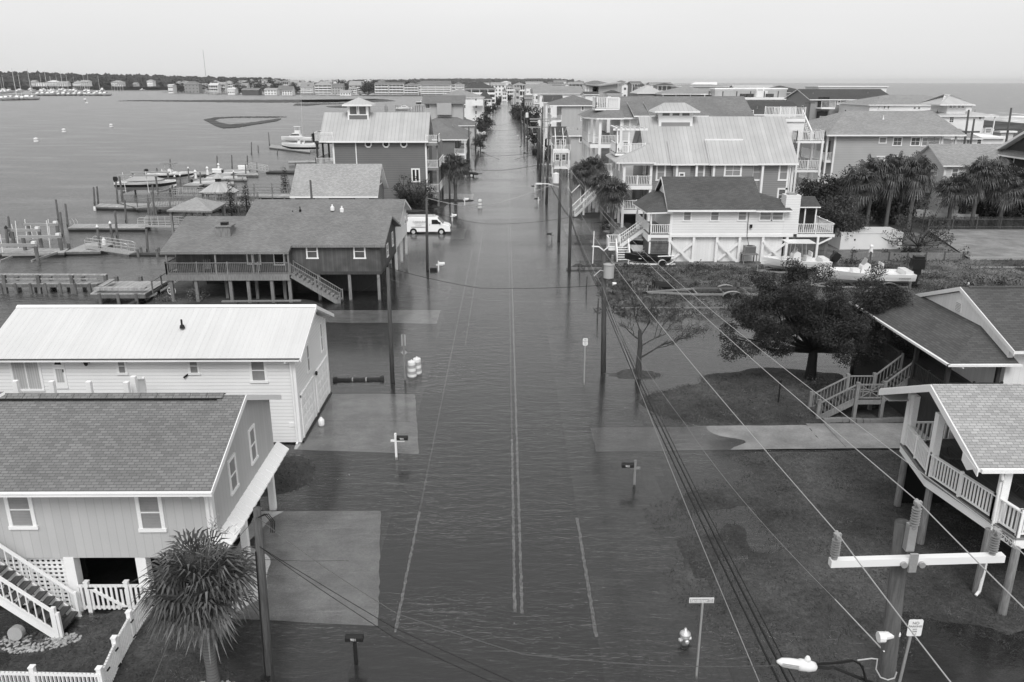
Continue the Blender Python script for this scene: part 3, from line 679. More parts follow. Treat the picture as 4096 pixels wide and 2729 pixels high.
single('propane_bottle', MB().lathe([(0, 0), (.15, .02), (.17, .1), (.17, .36), (.1, .45), (.07, .46), (.07, .52), (0, .52)], -10.2, 40.6, 14, zb=-.02), 'gel_white', 'small white propane bottle standing in the water by the garage corner', 'gas bottle', smooth=True)
pd = thing('side_deck', 'white deck posts and stair rail standing between the two white and grey houses', 'deck', (-18, 36, 0))
for q in ((97, 835), (325, 838), (557, 840), (793, 843)):
    a = ay(*zz('J', q[0], q[1]), 35.6); MB().box(a[0] - .11, a[0] + .11, 35.5, 35.72, 0, a[2] + .12).build('post', 'white_paint', pd)
a = ay(*zz('J', 835, 800), 36.2); MB().box(a[0] - .12, a[0] + .12, 36.1, 36.34, 0, a[2] + .05).build('post', 'white_paint', pd)
b = ay(*zz('J', 902, 815), 37.4); railing(pd, [(a[0], 36.2, a[2] - .9), (b[0], 37.4, b[2] - .75)], .8, .12, name='stair_rail')
deck(pd, -28, a[0] + .2, 35.4, 37.6, 2.2)
def house_dark_deck():
    h = thing('stilt_house', 'dark board-sided house on posts with a long railed deck and box chimney', 'house', (-20, 70, 0))
    X1, Y0, Y1 = -10.75, 67.4, 77.0
    sl = .325
    gable_walls(h, -28.2, X1, Y0, Y1, 2.45, 4.92, 6.4, 'x', 'dark_board')
    MB().box(-28.2, X1 + .02, Y0 - .02, Y1 + .02, 2.25, 2.52).build('floor_band', 'wood_dark', h)
    mb = MB(); yr, zr = 72.3, 6.5
    slab(mb, [(-28.9, 66.0, 4.52), (-18.2, 66.0, 4.52), (-18.2, yr, zr), (-28.9, yr, zr)], .2)
    slab(mb, [(-18.2, 67.05, 4.86), (X1 + .45, 67.05, 4.86), (X1 + .45, yr, zr), (-18.2, yr, zr)], .2)
    slab(mb, [(-28.9, yr, zr), (X1 + .45, yr, zr), (X1 + .45, 78.0, 4.75), (-28.9, 78.0, 4.75)], .2)
    mb.build('roof', ['shingle_mid', 'wood_grey'], h)
    c = MB(); c.box(-25.0, -23.75, 68.6, 69.8, 5.0, 6.15); c.box(-25.1, -23.65, 68.5, 69.9, 6.15, 6.24); c = c.build('chimney', 'wood_grey', h)
    MB().box(-24.65, -24.1, 68.95, 69.45, 6.24, 6.5).build('chimney_cap', 'black_metal', c)
    for a in ((702, 561, 732, 595), (811, 561, 841, 595)): win_px(h, Y0, *a, pane='glass_mid', fw=.12)
    winx_px(h, 'E', X1, zz('T', 728, 1345), zz('T', 744, 1425), pane='glass_mid', fw=.1)
    winx_px(h, 'E', X1, zz('T', 767, 1255), zz('T', 780, 1350), pane='glass_mid', fw=.1)
    win_px(h, Y0, *zz('V', 1712, 1385), *zz('V', 1822, 1495), pane='glass_mid', fw=.1, div=(2, 1))
    win_px(h, Y0, *zz('V', 1900, 1388), *zz('V', 1985, 1500), pane='glass_dark', fw=.08, div=(1, 1), name='door')
    for x in (-21.2, -19.0): MB().box(x, x + .10, Y0 - .04, Y0, 2.5, 4.8).build('batten', 'vinyl_grey', h)
    dx0, dx1, dy0 = -28.6, -18.3, 66.1
    MB().box(dx0, dx1, dy0, Y0, 2.52, 2.58).build('deck', 'deck_dark', h)
    MB().box(dx0, dx1, dy0 - .05, dy0, 2.05, 2.60).build('deck_beam', 'wood_grey', h)
    railing(h, [(dx0, Y1 - 2, 2.58), (dx0, dy0, 2.58), (dx1, dy0, 2.58)], .98, .15, 2.6, 'wood_grey', name='deck_railing')
    posts(h, [(dx0 + .1, 66.2), (-27.6, 66.2 + 2.2), (-24.4, 66.15), (-21.3, 66.15), (dx1, 66.15)], 2.5, 4.4, .13, 'wood_grey')
    for x in (-28.4, -26.3, -23.4, -21.9, -19.9, -18.4): posts(h, [(x, 66.3)], -.2, 2.1, .26, 'wood_grey', 'pile')
    for x in (-26.9, -24.2, -21.6, -19.2, -16.2, -13.55, -11.05): posts(h, [(x, 67.55)], -.2, 2.3, .24, 'wood_grey', 'pile')
    for x in (-26, -22, -18, -14, -11.05): posts(h, [(x, 72.5), (x, 76.8)], -.2, 2.3, .24, 'wood_dark', 'pile')
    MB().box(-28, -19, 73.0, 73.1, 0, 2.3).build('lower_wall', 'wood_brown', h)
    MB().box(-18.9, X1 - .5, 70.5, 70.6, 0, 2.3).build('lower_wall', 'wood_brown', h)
    s = stairs(h, (-14.2, 66.2, .0), (-18.2, 66.2, 2.52), 1.1, (0, 1, 0), nst=12, tread='deck_plank', m='wood_grey', bal=.16)
    return h
house_dark_deck()
def chair(label, x, y, z, rz, m='wood_grey', s=1., name='deck_chair'):
    t = thing(name, label, 'chair', (x, y, z)); t.rotation_euler = (0, 0, rz)
    def part(mb, n): 
        o = mb.build(n, m); o.parent = t; return o
    a = MB(); a.box(-.28, .28, -.28, .28, .38, .43); part(a, 'seat')
    b = MB()
    for i in range(4): b.bar((-.25 + i * .165, .26, .4), (-.25 + i * .165, .45, 1.05), .10, .03)
    part(b, 'backrest')
    for sx in (-1, 1):
        l = MB(); l.bar((sx * .3, -.26, 0), (sx * .3, -.26, .6), .05); l.bar((sx * .3, .28, 0), (sx * .3, .3, .6), .05); l.bar((sx * .3, -.3, .6), (sx * .3, .34, .62), .09, .03); part(l, 'arm_frame')
    t.scale = (s,) * 3
    return t
chair('slatted rocking chair on the dark house deck', -25.4, 66.75, 2.58, .3)
h = thing('stilt_house', 'house with a white side gable on white posts, behind the dark deck house', 'house', (-18, 83, 0))
gable_walls(h, -25.2, -10.9, 78.6, 87.4, 2.3, 4.9, 6.2, 'x', 'white_lap')
gable_roof(h, -25.9, -10.4, 78.2, 87.9, 4.85, 6.52, 'x', .2, 'shingle_mid')
posts(h, [(-11.05, 79.0), (-11.05, 83.2), (-11.05, 87.2), (-16, 79), (-16, 87.2), (-21, 79), (-21, 87.2)], -.2, 2.3, .24)
winx_px(h, 'E', -10.9, zz('T', 862, 1200), zz('T', 882, 1110), pane='glass_mid', fw=.1)
MB().box(-24, -12, 82, 82.1, 0, 2.3).build('lower_wall', 'white_board', h)
for q in ((2090, 1105), (2040, 1133), (2190, 1215)):
    a = ay(*zz('V', *q), 80.5); m_ = MB(); m_.lathe([(.12, -.3), (.12, 0), (.05, .02), (.05, .3)], a[0], 80.5, 8, zb=a[2] - .1); m_.build('vent_pipe', 'black_metal', h)
for q in ((330, 1063), (400, 1075)):
    a = ay(*zz('T', *q), 80.5); m_ = MB(); m_.lathe([(.2, -.3), (.2, .05), (.08, .12), (.08, .3)], a[0], 80.5, 8, zb=a[2] - .1); m_.build('roof_vent', 'white_paint', h)
def house_light_roof():
    h = thing('cottage', 'grey cottage with a pale shingle gable roof and white window trim', 'house', (-20, 102, 0))
    X1 = -16.1
    gable_walls(h, -25.8, X1, 98.6, 106.4, .2, 4.9, 8.0, 'x', 'grey_lap')
    gable_roof(h, -26.3, X1 + .5, 98.0, 107.0, 4.8, 8.25, 'x', .2, 'shingle_light')
    for a in ((205, 1000, 310, 1090), (500, 1000, 605, 1090)): win_px(h, 98.6, *zz('T', a[0], a[1]), *zz('T', a[2], a[3]), pane='glass_mid', fw=.15, div=(2, 2))
    winx_px(h, 'E', X1, zz('T', 678, 905), zz('T', 692, 820), pane='glass_mid', fw=.12)
    MB().box(X1, X1 + 2.2, 98.6, 104, .2, 3.0).build('side_wing', 'white_lap', h)
    MB().box(X1, X1 + 3.0, 98.0, 104.6, 3.0, 3.12).build('porch_roof', 'white_paint', h)
    posts(h, [(X1 + 2.9, 98.2), (X1 + 2.9, 101), (X1 + 2.9, 104.4)], 0, 3.0, .15)
    railing(h, [(X1 + .2, 98.1, 3.14), (X1 + 2.9, 98.1, 3.14)], .5, .3, 2., hor=3)
    for q in ((363, 888), (400, 955)):
        a = ay(*zz('T', *q), 100.5); m_ = MB(); m_.lathe([(.16, -.3), (.16, .0), (.06, .1), (.06, .3)], a[0], 100.5, 8, zb=a[2] - .1); m_.build('vent_pipe', 'black_metal', h)
house_light_roof()
def house_cupola():
    h = thing('beach_house', 'tall grey lap-sided house with metal roof, cupola and three porthole windows', 'house', (-18, 126, 0))
    X0, X1, Y0, Y1 = -25.7, -11.85, 121.9, 131.0
    gable_walls(h, X0, X1, Y0, Y1, .3, 9.7, 13.2, 'x', 'grey_lap')
    gable_roof(h, -27.6, X1 + .35, 121.4, 131.5, 9.72, 13.62, 'x', .2, 'metal_grey')
    for x in (X0 + .08, X1 - .08): MB().box(x - .12, x + .12, Y0 - .03, Y0 + .2, .3, 9.6).build('corner_board', 'white_paint', h)
    MB().box(-26.5, X1 + .3, 121.25, 121.4, 9.5, 9.7).build('gutter', 'white_paint', h)
    a = ay(*zz('T', 503, 600), Y0); MB().box(a[0] - .07, a[0] + .07, Y0 - .12, Y0, .5, 9.5).build('downspout', 'white_paint', h)
    for q in ((596, 602), (727, 602), (858, 602)):
        a = ay(*zz('T', *q), Y0)
        oc = lambda r: [(a[0] + r * cos(pi / 8 + k * pi / 4), Y0 - .005, a[2] + r * sin(pi / 8 + k * pi / 4)) for k in range(8)]
        f = MB().prism(oc(.58), (0, -.05, 0)).build('porthole', 'white_paint', h)
        MB().prism([(p[0], Y0 - .056, p[2]) for p in oc(.37)], (0, -.02, 0)).build('pane', 'glass_dark', f)
    win_px(h, Y0, *zz('T', 912, 782), *zz('T', 980, 884), pane='glass_dark', fw=.2, div=(2, 1), mw=.18)
    a, b = ay(*zz('T', 455, 418), 125.6), ay(*zz('T', 592, 310), 125.6)
    cy0, cy1 = 125.2, 127.9
    w = MB().box(a[0], b[0], cy0, cy1, 12.2, b[2]).build('cupola', 'grey_lap', h)
    for x in (a[0], b[0]): MB().box(x - .1, x + .1, cy0 - .04, cy0 + .1, 12.4, b[2]).build('corner_board', 'white_paint', w)
    mb = MB(); e = .75; zt = b[2]; xm, ym = (a[0] + b[0]) / 2, (cy0 + cy1) / 2
    for p, q in (((a[0] - e, cy0 - e), (b[0] + e, cy0 - e)), ((b[0] + e, cy0 - e), (b[0] + e, cy1 + e)), ((b[0] + e, cy1 + e), (a[0] - e, cy1 + e)), ((a[0] - e, cy1 + e), (a[0] - e, cy0 - e))):
        slab(mb, [(p[0], p[1], zt), (q[0], q[1], zt), (xm, ym, zt + 1.0)], .22)
    mb.build('cupola_roof', ['metal_pale', 'white_paint'], w)
    m = (a[0] + b[0]) / 2
    for k in (0, 1):
        f = window(h, 'S', cy0 - .01, m - 1.35 + k * 1.4, m - .05 + k * 1.4, zt - 1.55, zt - .15, pane='glass_mid', fw=.14, div=(1, 1), name='cupola_window')
    window(h, 'E', b[0] + .01, cy0 + .4, cy1 - .4, zt - 1.5, zt - .15, fw=.14, div=(2, 1), name='cupola_window')
    xe = X1 + 1.75
    for z in (2.2, 5.75, 9.4):
        deck(h, X1, xe, Y0 + .2 if z < 9 else Y0 - .3, Y1 if z < 9 else Y0 + 3, z, .35, trim='wood_grey' )
        ya = Y0 + .25 if z < 9 else Y0 - .25
        railing(h, [(X1, ya, z), (xe, ya, z), (xe, Y1 - .1 if z < 9 else Y0 + 3, z)], 1.15, .16, 2.2, bw=.05, name='balcony_railing')
    for y in (Y0 + .4, Y0 + 4.5, Y1 - .3): MB().box(xe - .35, xe - .05, y - .15, y + .15, -.1, 9.3).build('post', 'wood_grey', h)
    for z in (6.0, 9.7):
        deck(h, -28.4, X0, Y0 + .2, Y1, z, .4, trim='wood_dark'); railing(h, [(X0, Y0 + .2, z), (-28.4, Y0 + .2, z), (-28.4, Y1, z)], 1.2, .16, 2.2, bw=.05, name='balcony_railing')
    for y in (Y0 + .5, Y0 + 4.5, Y1 - .4): MB().box(-28.3, -28.05, y - .12, y + .12, -.5, 9.4).build('post', 'wood_dark', h)
    for k in range(2):
        z0 = 2.6 + k * 3.7; window(h, 'E', X1, Y0 + 1.5, Y0 + 3.5, z0, z0 + 2.1, fw=.12, div=(2, 1), name='porch_door')
house_cupola()
def house_900():
    h = thing('deck_house', 'pale shingle-roofed house corner with an open white-railed deck marked 900', 'house', (22, 28, 0))
    gable_walls(h, 21.5, 34, 25.2, 32.0, .0, 5.2, 6.6, 'x', 'white_board')
    E = [(17.3, 31.9), (16.8, 28.7), (17.42, 25.4), (17.65, 24.2)]
    poly = [(x, y, 3.0) for x, y in E] + [(34, 24.2, 3.0), (34, 31.9, 3.0)]
    MB().prism(poly[::-1], (0, 0, -.05)).build('deck', 'deck_dark', h)
    bm = MB(); ed = MB()
    for (xa, ya), (xb, yb) in zip(E + [(34, 24.2)], (E + [(34, 24.2)])[1:]):
        bm.bar((xa, ya, 2.72), (xb, yb, 2.72), .07, .33); ed.bar((xa - .03, ya, 2.93), (xb - .03, yb, 2.93), .10, .08)
    b = bm.build('deck_beam', 'white_paint', h); ed.build('deck_edge', 'wood_grey', h)
    railing(h, [(x + .05, y, 3.0) for x, y in E], .95, .155, 1.75, bw=.05, name='deck_railing', top=.14)
    railing(h, [(17.7, 24.25, 3.0), (34, 24.25, 3.0)], .95, .155, 1.75, bw=.05, name='deck_railing', top=.14)
    railing(h, [(17.3, 31.85, 3.0), (21.5, 31.85, 3.0)], .95, .2, 1.75, bw=.06, name='deck_railing')
    for x, y in ((17.35, 31.7), (16.95, 28.75), (17.58, 25.25)): MB().box(x - .14, x + .14, y - .14, y + .14, 3.0, 5.7 if y > 26 and y < 31 else 5.35).build('post', 'white_paint', h)
    MB().box(17.3, 17.55, 31.45, 31.7, 3.0, 5.3).build('post', 'white_paint', h)
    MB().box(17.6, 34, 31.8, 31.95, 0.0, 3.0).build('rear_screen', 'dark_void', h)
    for x, y in ((17.4, 31.6), (16.95, 28.6), (17.35, 25.2), (17.6, 24.0), (22, 24.4), (22, 28.6), (26, 24.4)): MB().lathe([(.15, -.3), (.14, 2.7)], x, y, 10).build('pile', 'wood_grey', h)
    MB().tube([(17.25, 25.0, 5.05), (17.3, 25.0, 4.8), (17.42, 25.22, 4.6), (17.42, 25.1, 1.0), (17.32, 25.0, .25), (17.15, 24.9, .12)], .055, 8).build('downspout', 'white_paint', h)
    r = MB()
    slab(r, [(16.35, 24.9, 5.28), (34, 24.9, 5.28), (34, 28.7, 6.94), (16.35, 28.7, 6.94)], .16); slab(r, [(16.35, 28.7, 6.94), (34, 28.7, 6.94), (34, 32.6, 5.24), (16.35, 32.6, 5.24)], .16)
    r.build('roof', ['shingle_light', 'white_paint'], h)
    f = MB()
    for ya, za, yb, zb in ((24.9, 5.24, 28.7, 6.90), (28.7, 6.90, 32.6, 5.20)): f.prism([(16.35, ya, za), (16.35, yb, zb), (16.35, yb, zb - .28), (16.35, ya, za - .28)], (-.04, 0, 0))
    f.prism([(16.33, 25.0, 5.2), (16.33, 25.9, 5.45), (16.33, 25.9, 5.1), (16.33, 25.5, 4.9)], (-.03, 0, 0)); f.build('rake_board', 'white_paint', h)
    MB().box(16.35, 17.6, 31.7, 32.45, 5.0, 5.06).build('soffit', 'vinyl_grey', h)
    MB().box(16.4, 34, 24.78, 24.9, 5.13, 5.27).build('gutter', 'white_paint', h)
    text(b, '9', .30, (17.50, 24.66, 2.75), (pi / 2 + .1, .25, -pi / 2 + .2)); text(b, '0', .30, (17.53, 24.48, 2.72), (pi / 2, 0, -pi / 2 + .2)); text(b, '0', .30, (17.56, 24.30, 2.70), (pi / 2 - .1, -.2, -pi / 2 + .2))
house_900()
def picnic(label, x, y, z, rz):
    t = thing('picnic_table', label, 'table', (x, y, z)); t.rotation_euler = (0, 0, rz)
    def part(mb, n): o = mb.build(n, 'deck_dark'); o.parent = t
    a = MB(); [a.box(-1.1, 1.1, -.38 + k * .155, -.24 + k * .155, .72, .76) for k in range(5)]; part(a, 'table_top')
    for s in (-1, 1): b = MB(); b.box(-1.1, 1.1, s * .75 - .13, s * .75 + .13, .42, .46); part(b, 'bench')
    for s in (-.8, .8): c = MB(); c.bar((s, -.75, 0), (s, -.2, .72), .09, .04); c.bar((s, .75, 0), (s, .2, .72), .09, .04); c.bar((s, -.8, .38), (s, .8, .38), .09, .04); part(c, 'leg_frame')
picnic('dark wooden picnic table under the far end of the white deck roof', 19.0, 30.2, 3.0, 0)
picnic('dark wooden picnic table at the right edge of the open deck', 20.3, 26.6, 3.0, pi / 2)
def house_dark_porch():
    h = thing('porch_house', 'house with a white gable, dark shingle porch roof and dark timber deck stairs', 'house', (30, 42, 0))
    X, Y0, Y1, yp = 25.3, 38.1, 47.7, 43.0
    gable_walls(h, X, 46, Y0, Y1, .0, 5.3, 6.95, 'x', 'white_board')
    mb = MB()
    slab(mb, [(X - .12, 37.4, 5.32), (46, 37.4, 5.32), (46, yp, 7.2), (X - .12, yp, 7.2)], .16); slab(mb, [(X - .12, yp, 7.2), (46, yp, 7.2), (46, 48.4, 5.3), (X - .12, 48.4, 5.3)], .16)
    mb.build('roof', ['shingle_speckle', 'white_paint'], h)
    for k in range(26): pass
    MB().prism([(X + .3, yp - .16, 7.19), (X + .3, yp, 7.25), (X + .3, yp + .16, 7.19)], (20, 0, 0)).build('ridge_cap', 'shingle_speckle', h)
    f = MB()
    for ya, za, yb, zb in ((37.4, 5.30, yp, 7.18), (yp, 7.18, 48.4, 5.28)): f.prism([(X - .12, ya, za), (X - .12, yb, zb), (X - .12, yb, zb - .22), (X - .12, ya, za - .22)], (-.04, 0, 0))
    f.build('rake_board', 'white_paint', h)
    v = MB(); v.prism([(X - .005, yp - .32, 5.75)] + [(X - .005, yp + .32 * cos(t), 6.1 + .36 * sin(t)) for t in np.linspace(pi, 0, 9)] + [(X - .005, yp + .32, 5.75)], (-.05, 0, 0))
    v = v.build('gable_vent', 'white_paint', h); sl = MB()
    for k in range(6): sl.box(X - .075, X - .055, yp - .25, yp + .25, 5.8 + k * .085, 5.83 + k * .085)
    sl.build('louvre', 'vinyl_grey', v)
    xe, ze, zt = 22.1, 4.62, 5.62
    mb = MB()
    slab(mb, [(xe, 49.5, ze), (xe, 37.5, ze), (X, 40.7, zt), (X, 49.5, zt)], .10); slab(mb, [(xe, 37.5, ze), (25.6, 37.5, ze), (25.6, 38.1, 4.8), (X, 40.7, zt)], .10)
    mb.build('porch_roof', ['shingle_speckle', 'white_paint'], h)
    g = MB(); g.box(xe - .12, xe, 37.4, 49.5, ze - .12, ze - .01); g.box(xe - .12, 25.7, 37.38, 37.5, ze - .12, ze - .01); g.build('gutter', 'white_paint', h)
    MB().tube([(22.7, 37.45, 4.5), (22.8, 37.45, 4.42), (22.45, 38.0, 4.35), (22.45, 38.0, 2.4)], .05, 8).build('downspout', 'white_paint', h)
    MB().box(22.3, X, 37.9, 48.8, 2.38, 2.45).build('deck', 'deck_dark', h)
    MB().box(22.2, 22.3, 37.85, 48.8, 2.05, 2.44).build('deck_beam', 'wood_brown', h); MB().box(22.3, X, 37.82, 37.9, 2.05, 2.44).build('deck_beam', 'wood_brown', h)
    for x, y in ((22.35, 37.95), (22.35, 41.2), (22.35, 44.6), (22.35, 48.6), (24.9, 37.95)): MB().box(x - .09, x + .09, y - .09, y + .09, -.1, 4.5).build('post', 'wood_brown', h)
    railing(h, [(22.35, 48.7, 2.45), (22.35, 42.9, 2.45)], .95, .16, 1.9, 'wood_brown', name='deck_railing', bw=.045); railing(h, [(22.35, 41.3, 2.45), (22.35, 37.95, 2.45), (25.2, 37.95, 2.45)], .95, .16, 1.9, 'wood_brown', name='deck_railing', bw=.045)
    railing(h, [(22.35, 48.7, 2.45), (25.2, 48.7, 2.45)], .95, .16, 1.9, 'wood_brown', name='deck_railing')
    MB().box(22.9, X, 38.6, 38.66, 0, 2.05).build('lower_screen', 'wood_brown', h); MB().box(22.4, 22.45, 38.2, 48.5, 0, 2.05).build('lower_screen', 'wood_brown', h)
    window(h, 'W', X, 40.5, 42.3, 3.3, 4.5, fw=.09, div=(2, 1), pane='glass_dark'); window(h, 'W', X, 44.3, 45.2, 2.5, 4.5, fw=.09, div=(1, 1), pane='glass_dark', name='porch_door')
    MB().box(25.28, 25.52, 38.0, 38.12, 0, 5.2).build('corner_board', 'white_paint', h)
    window(h, 'S', Y0, 27.2, 28.4, 3.2, 4.8, fw=.1)
    s = stairs(h, (17.45, 41.35, .02), (19.45, 41.35, 1.15), 1.25, (0, 1, 0), tread='deck_dark', m='wood_grey', bal=.17, nst=6)
    MB().box(19.4, 20.95, 41.3, 42.65, 1.08, 1.15).build('landing', 'deck_dark', h); MB().box(19.4, 20.95, 41.25, 41.3, .9, 1.15).build('landing_beam', 'wood_grey', h)
    s = stairs(h, (20.9, 41.35, 1.15), (22.35, 41.35, 2.45), 1.25, (0, 1, 0), tread='deck_dark', m='wood_grey', bal=.17, nst=7)
    p = MB()
    A = Vector((19.5, 41.3, 1.2)); p.box(19.5, 20.9, 41.27, 41.33, 2.02, 2.10); p.box(19.5, 20.9, 41.27, 41.33, 1.25, 1.31)
    c = Vector((20.2, 41.3, 1.66))
    for k in range(8): t = k * pi / 4; p.bar(c, c + Vector((cos(t) * (.62 if k % 2 == 0 else .72), 0, sin(t) * (.36 if k % 2 == 0 else .5))), .04)
    for x in (19.62, 19.78, 20.62, 20.78): p.box(x - .02, x + .02, 41.27, 41.33, 1.3, 2.03)
    p.build('sunburst_panel', 'wood_grey', h)
    for x, y, zt_ in ((17.45, 41.35, 1.15), (17.45, 42.6, 1.15), (19.45, 41.3, 2.2), (19.45, 42.65, 2.2), (20.95, 41.3, 2.25), (20.95, 42.65, 2.25)): MB().box(x - .09, x + .09, y - .09, y + .09, -.1, zt_).build('newel_post', 'wood_grey', h)
    railing(h, [(19.5, 42.62, 1.15), (20.9, 42.62, 1.15)], .92, .16, 1.5, 'wood_grey', name='landing_railing')
house_dark_porch()
bd = MB()
for i in range(26):
    x = 17.6 + i * .36; bd.box(x, x + .34, 40.75 + .1 * sin(i * .7), 40.98 + .1 * sin(i * .7), -.02, .22)
single('garden_edging', bd, 'concrete_dark', 'low dark block edging along the driveway below the dark stairs', 'edging')
ct = MB(); ct.box(18.8, 20.3, 30.9, 31.6, .0, .02)
def house_white_cottage():
    h = thing('stilt_cottage', 'white lap-sided cottage with speckled dark roof above cross-braced posts', 'house', (23, 84, 0))
    X0, X1, Y0, Y1, ZB = 16.8, 29.95, 81.7, 90.5, 3.1
    gable_walls(h, X0, 26.1, Y0, Y1, ZB, 5.6, 8.2, 'x', 'white_lap_fine')
    gable_walls(h, 26.1, X1, Y0 + .003, 88, ZB, 5.7, 6.0, '', 'white_lap_fine')
    mb = MB(); yr, zr = 86.2, 8.45
    slab(mb, [(16.35, 81.15, 5.66), (26.2, 81.15, 5.66), (26.2, yr, zr), (16.5, yr, zr)], .18, 0, 0); slab(mb, [(16.5, yr, zr), (26.2, yr, zr), (26.2, 91.2, 5.66), (16.35, 91.2, 5.66)], .18, 0, 0); mb.box(16.35, 26.2, 81.1, 81.148, 5.46, 5.66, 1)
    slab(mb, [(25.3, 81.0, 5.62), (29.0, 81.0, 5.62), (28.6, 83.6, 6.4), (26.25, 84.5, 6.9)], .18)
    slab(mb, [(29.0, 81.0, 5.62), (29.0, 88.6, 5.62), (28.6, 83.6, 6.4)], .18)
    slab(mb, [(28.6, 83.6, 6.4), (29.0, 88.6, 5.62), (26.2, 88.6, 6.9), (26.25, 84.5, 6.9)], .18)
    mb.prism([(26.22, 82.6, 6.4), (26.22, 90, 6.4), (26.22, yr, zr)], (.03, 0, 0), 0)
    mb.build('roof', ['shingle_speckle', 'white_paint'], h)
    f = MB()
    for ya, za, yb, zb in ((81.15, 5.62, yr, 8.42), (yr, 8.42, 91.2, 5.62)): f.prism([(16.4, ya, za), (16.5, yb, zb), (16.5, yb, zb - .25), (16.4, ya, za - .25)], (-.05, 0, 0))
    f.build('rake_board', 'white_paint', h)
    pr_ = MB(); a, b, c, d = (14.3, 81.6, 5.32), (16.9, 81.2, 5.45), (16.9, 85.6, 6.95), (13.9, 88.5, 5.3)
    slab(pr_, [a, b, (16.9, 84.5, 6.75)], .14); slab(pr_, [d, a, (16.9, 84.5, 6.75), (16.9, 90.5, 6.75)], .14); pr_.build('porch_roof', ['shingle_speckle', 'white_paint'], h)
    ch = MB(); ch.box(28.45, 29.95, 81.72 - .05, 83.1, ZB, 7.05); ch = ch.build('chimney', 'white_lap_fine', h); MB().box(28.75, 29.6, 82.0, 82.7, 7.05, 7.2).build('chimney_cap', 'grey_metal', ch)
    for a_ in ((1190, 1022, 1247, 1108), (1380, 1022, 1440, 1108), (1572, 1022, 1632, 1106)): win_px(h, Y0, *zz('Q', a_[0], a_[1]), *zz('Q', a_[2], a_[3]), pane='glass_blind', fw=.13)
    win_px(h, Y0, *zz('Q', 1722, 1034), *zz('Q', 1805, 1105), pane='glass_blind', fw=.13); win_px(h, Y0, *zz('Q', 1808, 1034), *zz('Q', 1888, 1105), pane='glass_blind', fw=.13)
    MB().box(X0 - .02, X0 + .22, Y0 - .03, Y0 + .1, ZB, 5.6).build('corner_board', 'white_paint', h)
    MB().box(X0, X1 - .4, Y0 - .06, Y0 + .2, 2.80, 3.1).build('floor_beam', 'white_paint', h)
    xs = [16.9, 19.35, 21.75, 24.1, 26.5, 29.0]
    MB().box(16.9, 29.0, Y0 + .35, Y0 + .45, .15, 2.8).build('lower_wall', 'white_board', h)
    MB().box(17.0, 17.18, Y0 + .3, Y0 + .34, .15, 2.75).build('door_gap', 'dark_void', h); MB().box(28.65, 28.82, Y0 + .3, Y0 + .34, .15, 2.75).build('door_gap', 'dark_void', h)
    for x in xs: MB().box(x - .13, x + .13, Y0 - .03, Y0 + .22, -.1, 2.80).build('post', 'white_paint', h)
    for k in (0, 2, 4):
        a_, b_ = xs[k] + .05, xs[k + 1] - .02
        MB().bar((a_, Y0 - .08, 2.35), (b_, Y0 - .08, .1), .07, .26).build('brace', 'white_paint', h)
        MB().bar((a_ + .2, Y0 + .1, .35), (b_, Y0 + .1, 2.2), .07, .22).build('brace', 'white_paint', h)
    def slats(x0, x1, y0, y1, z0, z1, n):
        m = MB()
        for i in range(n):
            z = z0 + (z1 - z0) * i / n; m.bar((x0, y0, z + .05), (x1, y1, z + .05 + U(-.01, .01)), .03, (z1 - z0) / n * .78)
        m.build('slat_screen', 'slat_dark', h)
    slats(14.9, 16.7, Y0 + .1, Y0 + .1, .1, 2.75, 17); slats(14.75, 14.75, 82.0, 86.5, .1, 2.5, 16); slats(29.1, 33.4, Y0 + .3, Y0 + .3, .1, 2.7, 19)
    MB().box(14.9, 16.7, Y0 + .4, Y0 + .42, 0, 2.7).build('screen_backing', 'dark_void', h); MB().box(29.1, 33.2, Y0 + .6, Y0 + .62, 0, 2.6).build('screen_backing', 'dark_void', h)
    deck(h, 14.6, X0, 81.8, 90, 3.05, .75); railing(h, [(16.75, 81.85, 3.1), (14.75, 81.85, 3.1), (14.7, 84.8, 3.1)], .95, .2, 2.2, bw=.06, name='porch_railing'); railing(h, [(14.7, 86.2, 3.1), (14.6, 89.8, 3.1)], .95, .2, 2.2, bw=.06, name='porch_railing')
    posts(h, [(14.85, 81.9), (14.75, 86.0), (14.7, 89.8)], 3.05, 5.35, .15); posts(h, [(14.85, 81.9), (14.7, 86.3), (14.7, 89.7)], -.1, 2.4, .2)
    MB().box(16.86, 16.9, 84, 85, 3.1, 5.2).build('front_door', 'vinyl_grey', h)
    st = stairs(h, (12.2, 84.9, 1.25), (14.65, 84.9, 3.05), 1.2, (0, 1, 0), nst=9, tread='deck_plank', bal=.2)
    deck(h, 10.9, 12.35, 84.2, 86.2, 1.25, .35)
    s2 = stairs(h, (11.65, 82.7, .0), (11.65, 84.2, 1.25), 1.3, (1, 0, 0), nst=6, tread='white_paint', bal=.25)
    s2 = [o for o in (s2,)]
    railing(h, [(10.9, 84.2, 1.25), (10.9, 86.2, 1.25), (12.3, 86.2, 1.25)], .95, .2, 2.2, bw=.06, name='landing_railing')
    deck(h, X1, 33.9, 81.75, 88.5, 3.1, .35); railing(h, [(X1 + .05, 81.85, 3.1), (33.8, 81.85, 3.1), (33.8, 88.4, 3.1)], 1.0, .2, 2.0, bw=.06, name='deck_railing')
    MB().box(X1, 33.6, Y0 + .02, Y0 + .14, 2.78, 3.0).build('deck_beam', 'white_paint', h)
    posts(h, [(32.2, 81.8), (33.5, 84)], -.1, 2.8, .22); MB().bar((32.2, 81.72, 2.0), (33.6, 81.72, 2.7), .08, .16).build('brace', 'white_paint', h)
    gable_roof(h, 29.6, 33.0, 84.0, 88.0, 5.55, 6.4, 'x', .12, 'shingle_dark'); MB().box(30.4, 32.6, 84.4, 87.6, 3.15, 5.5).build('screen_porch', 'glass_dark', h)
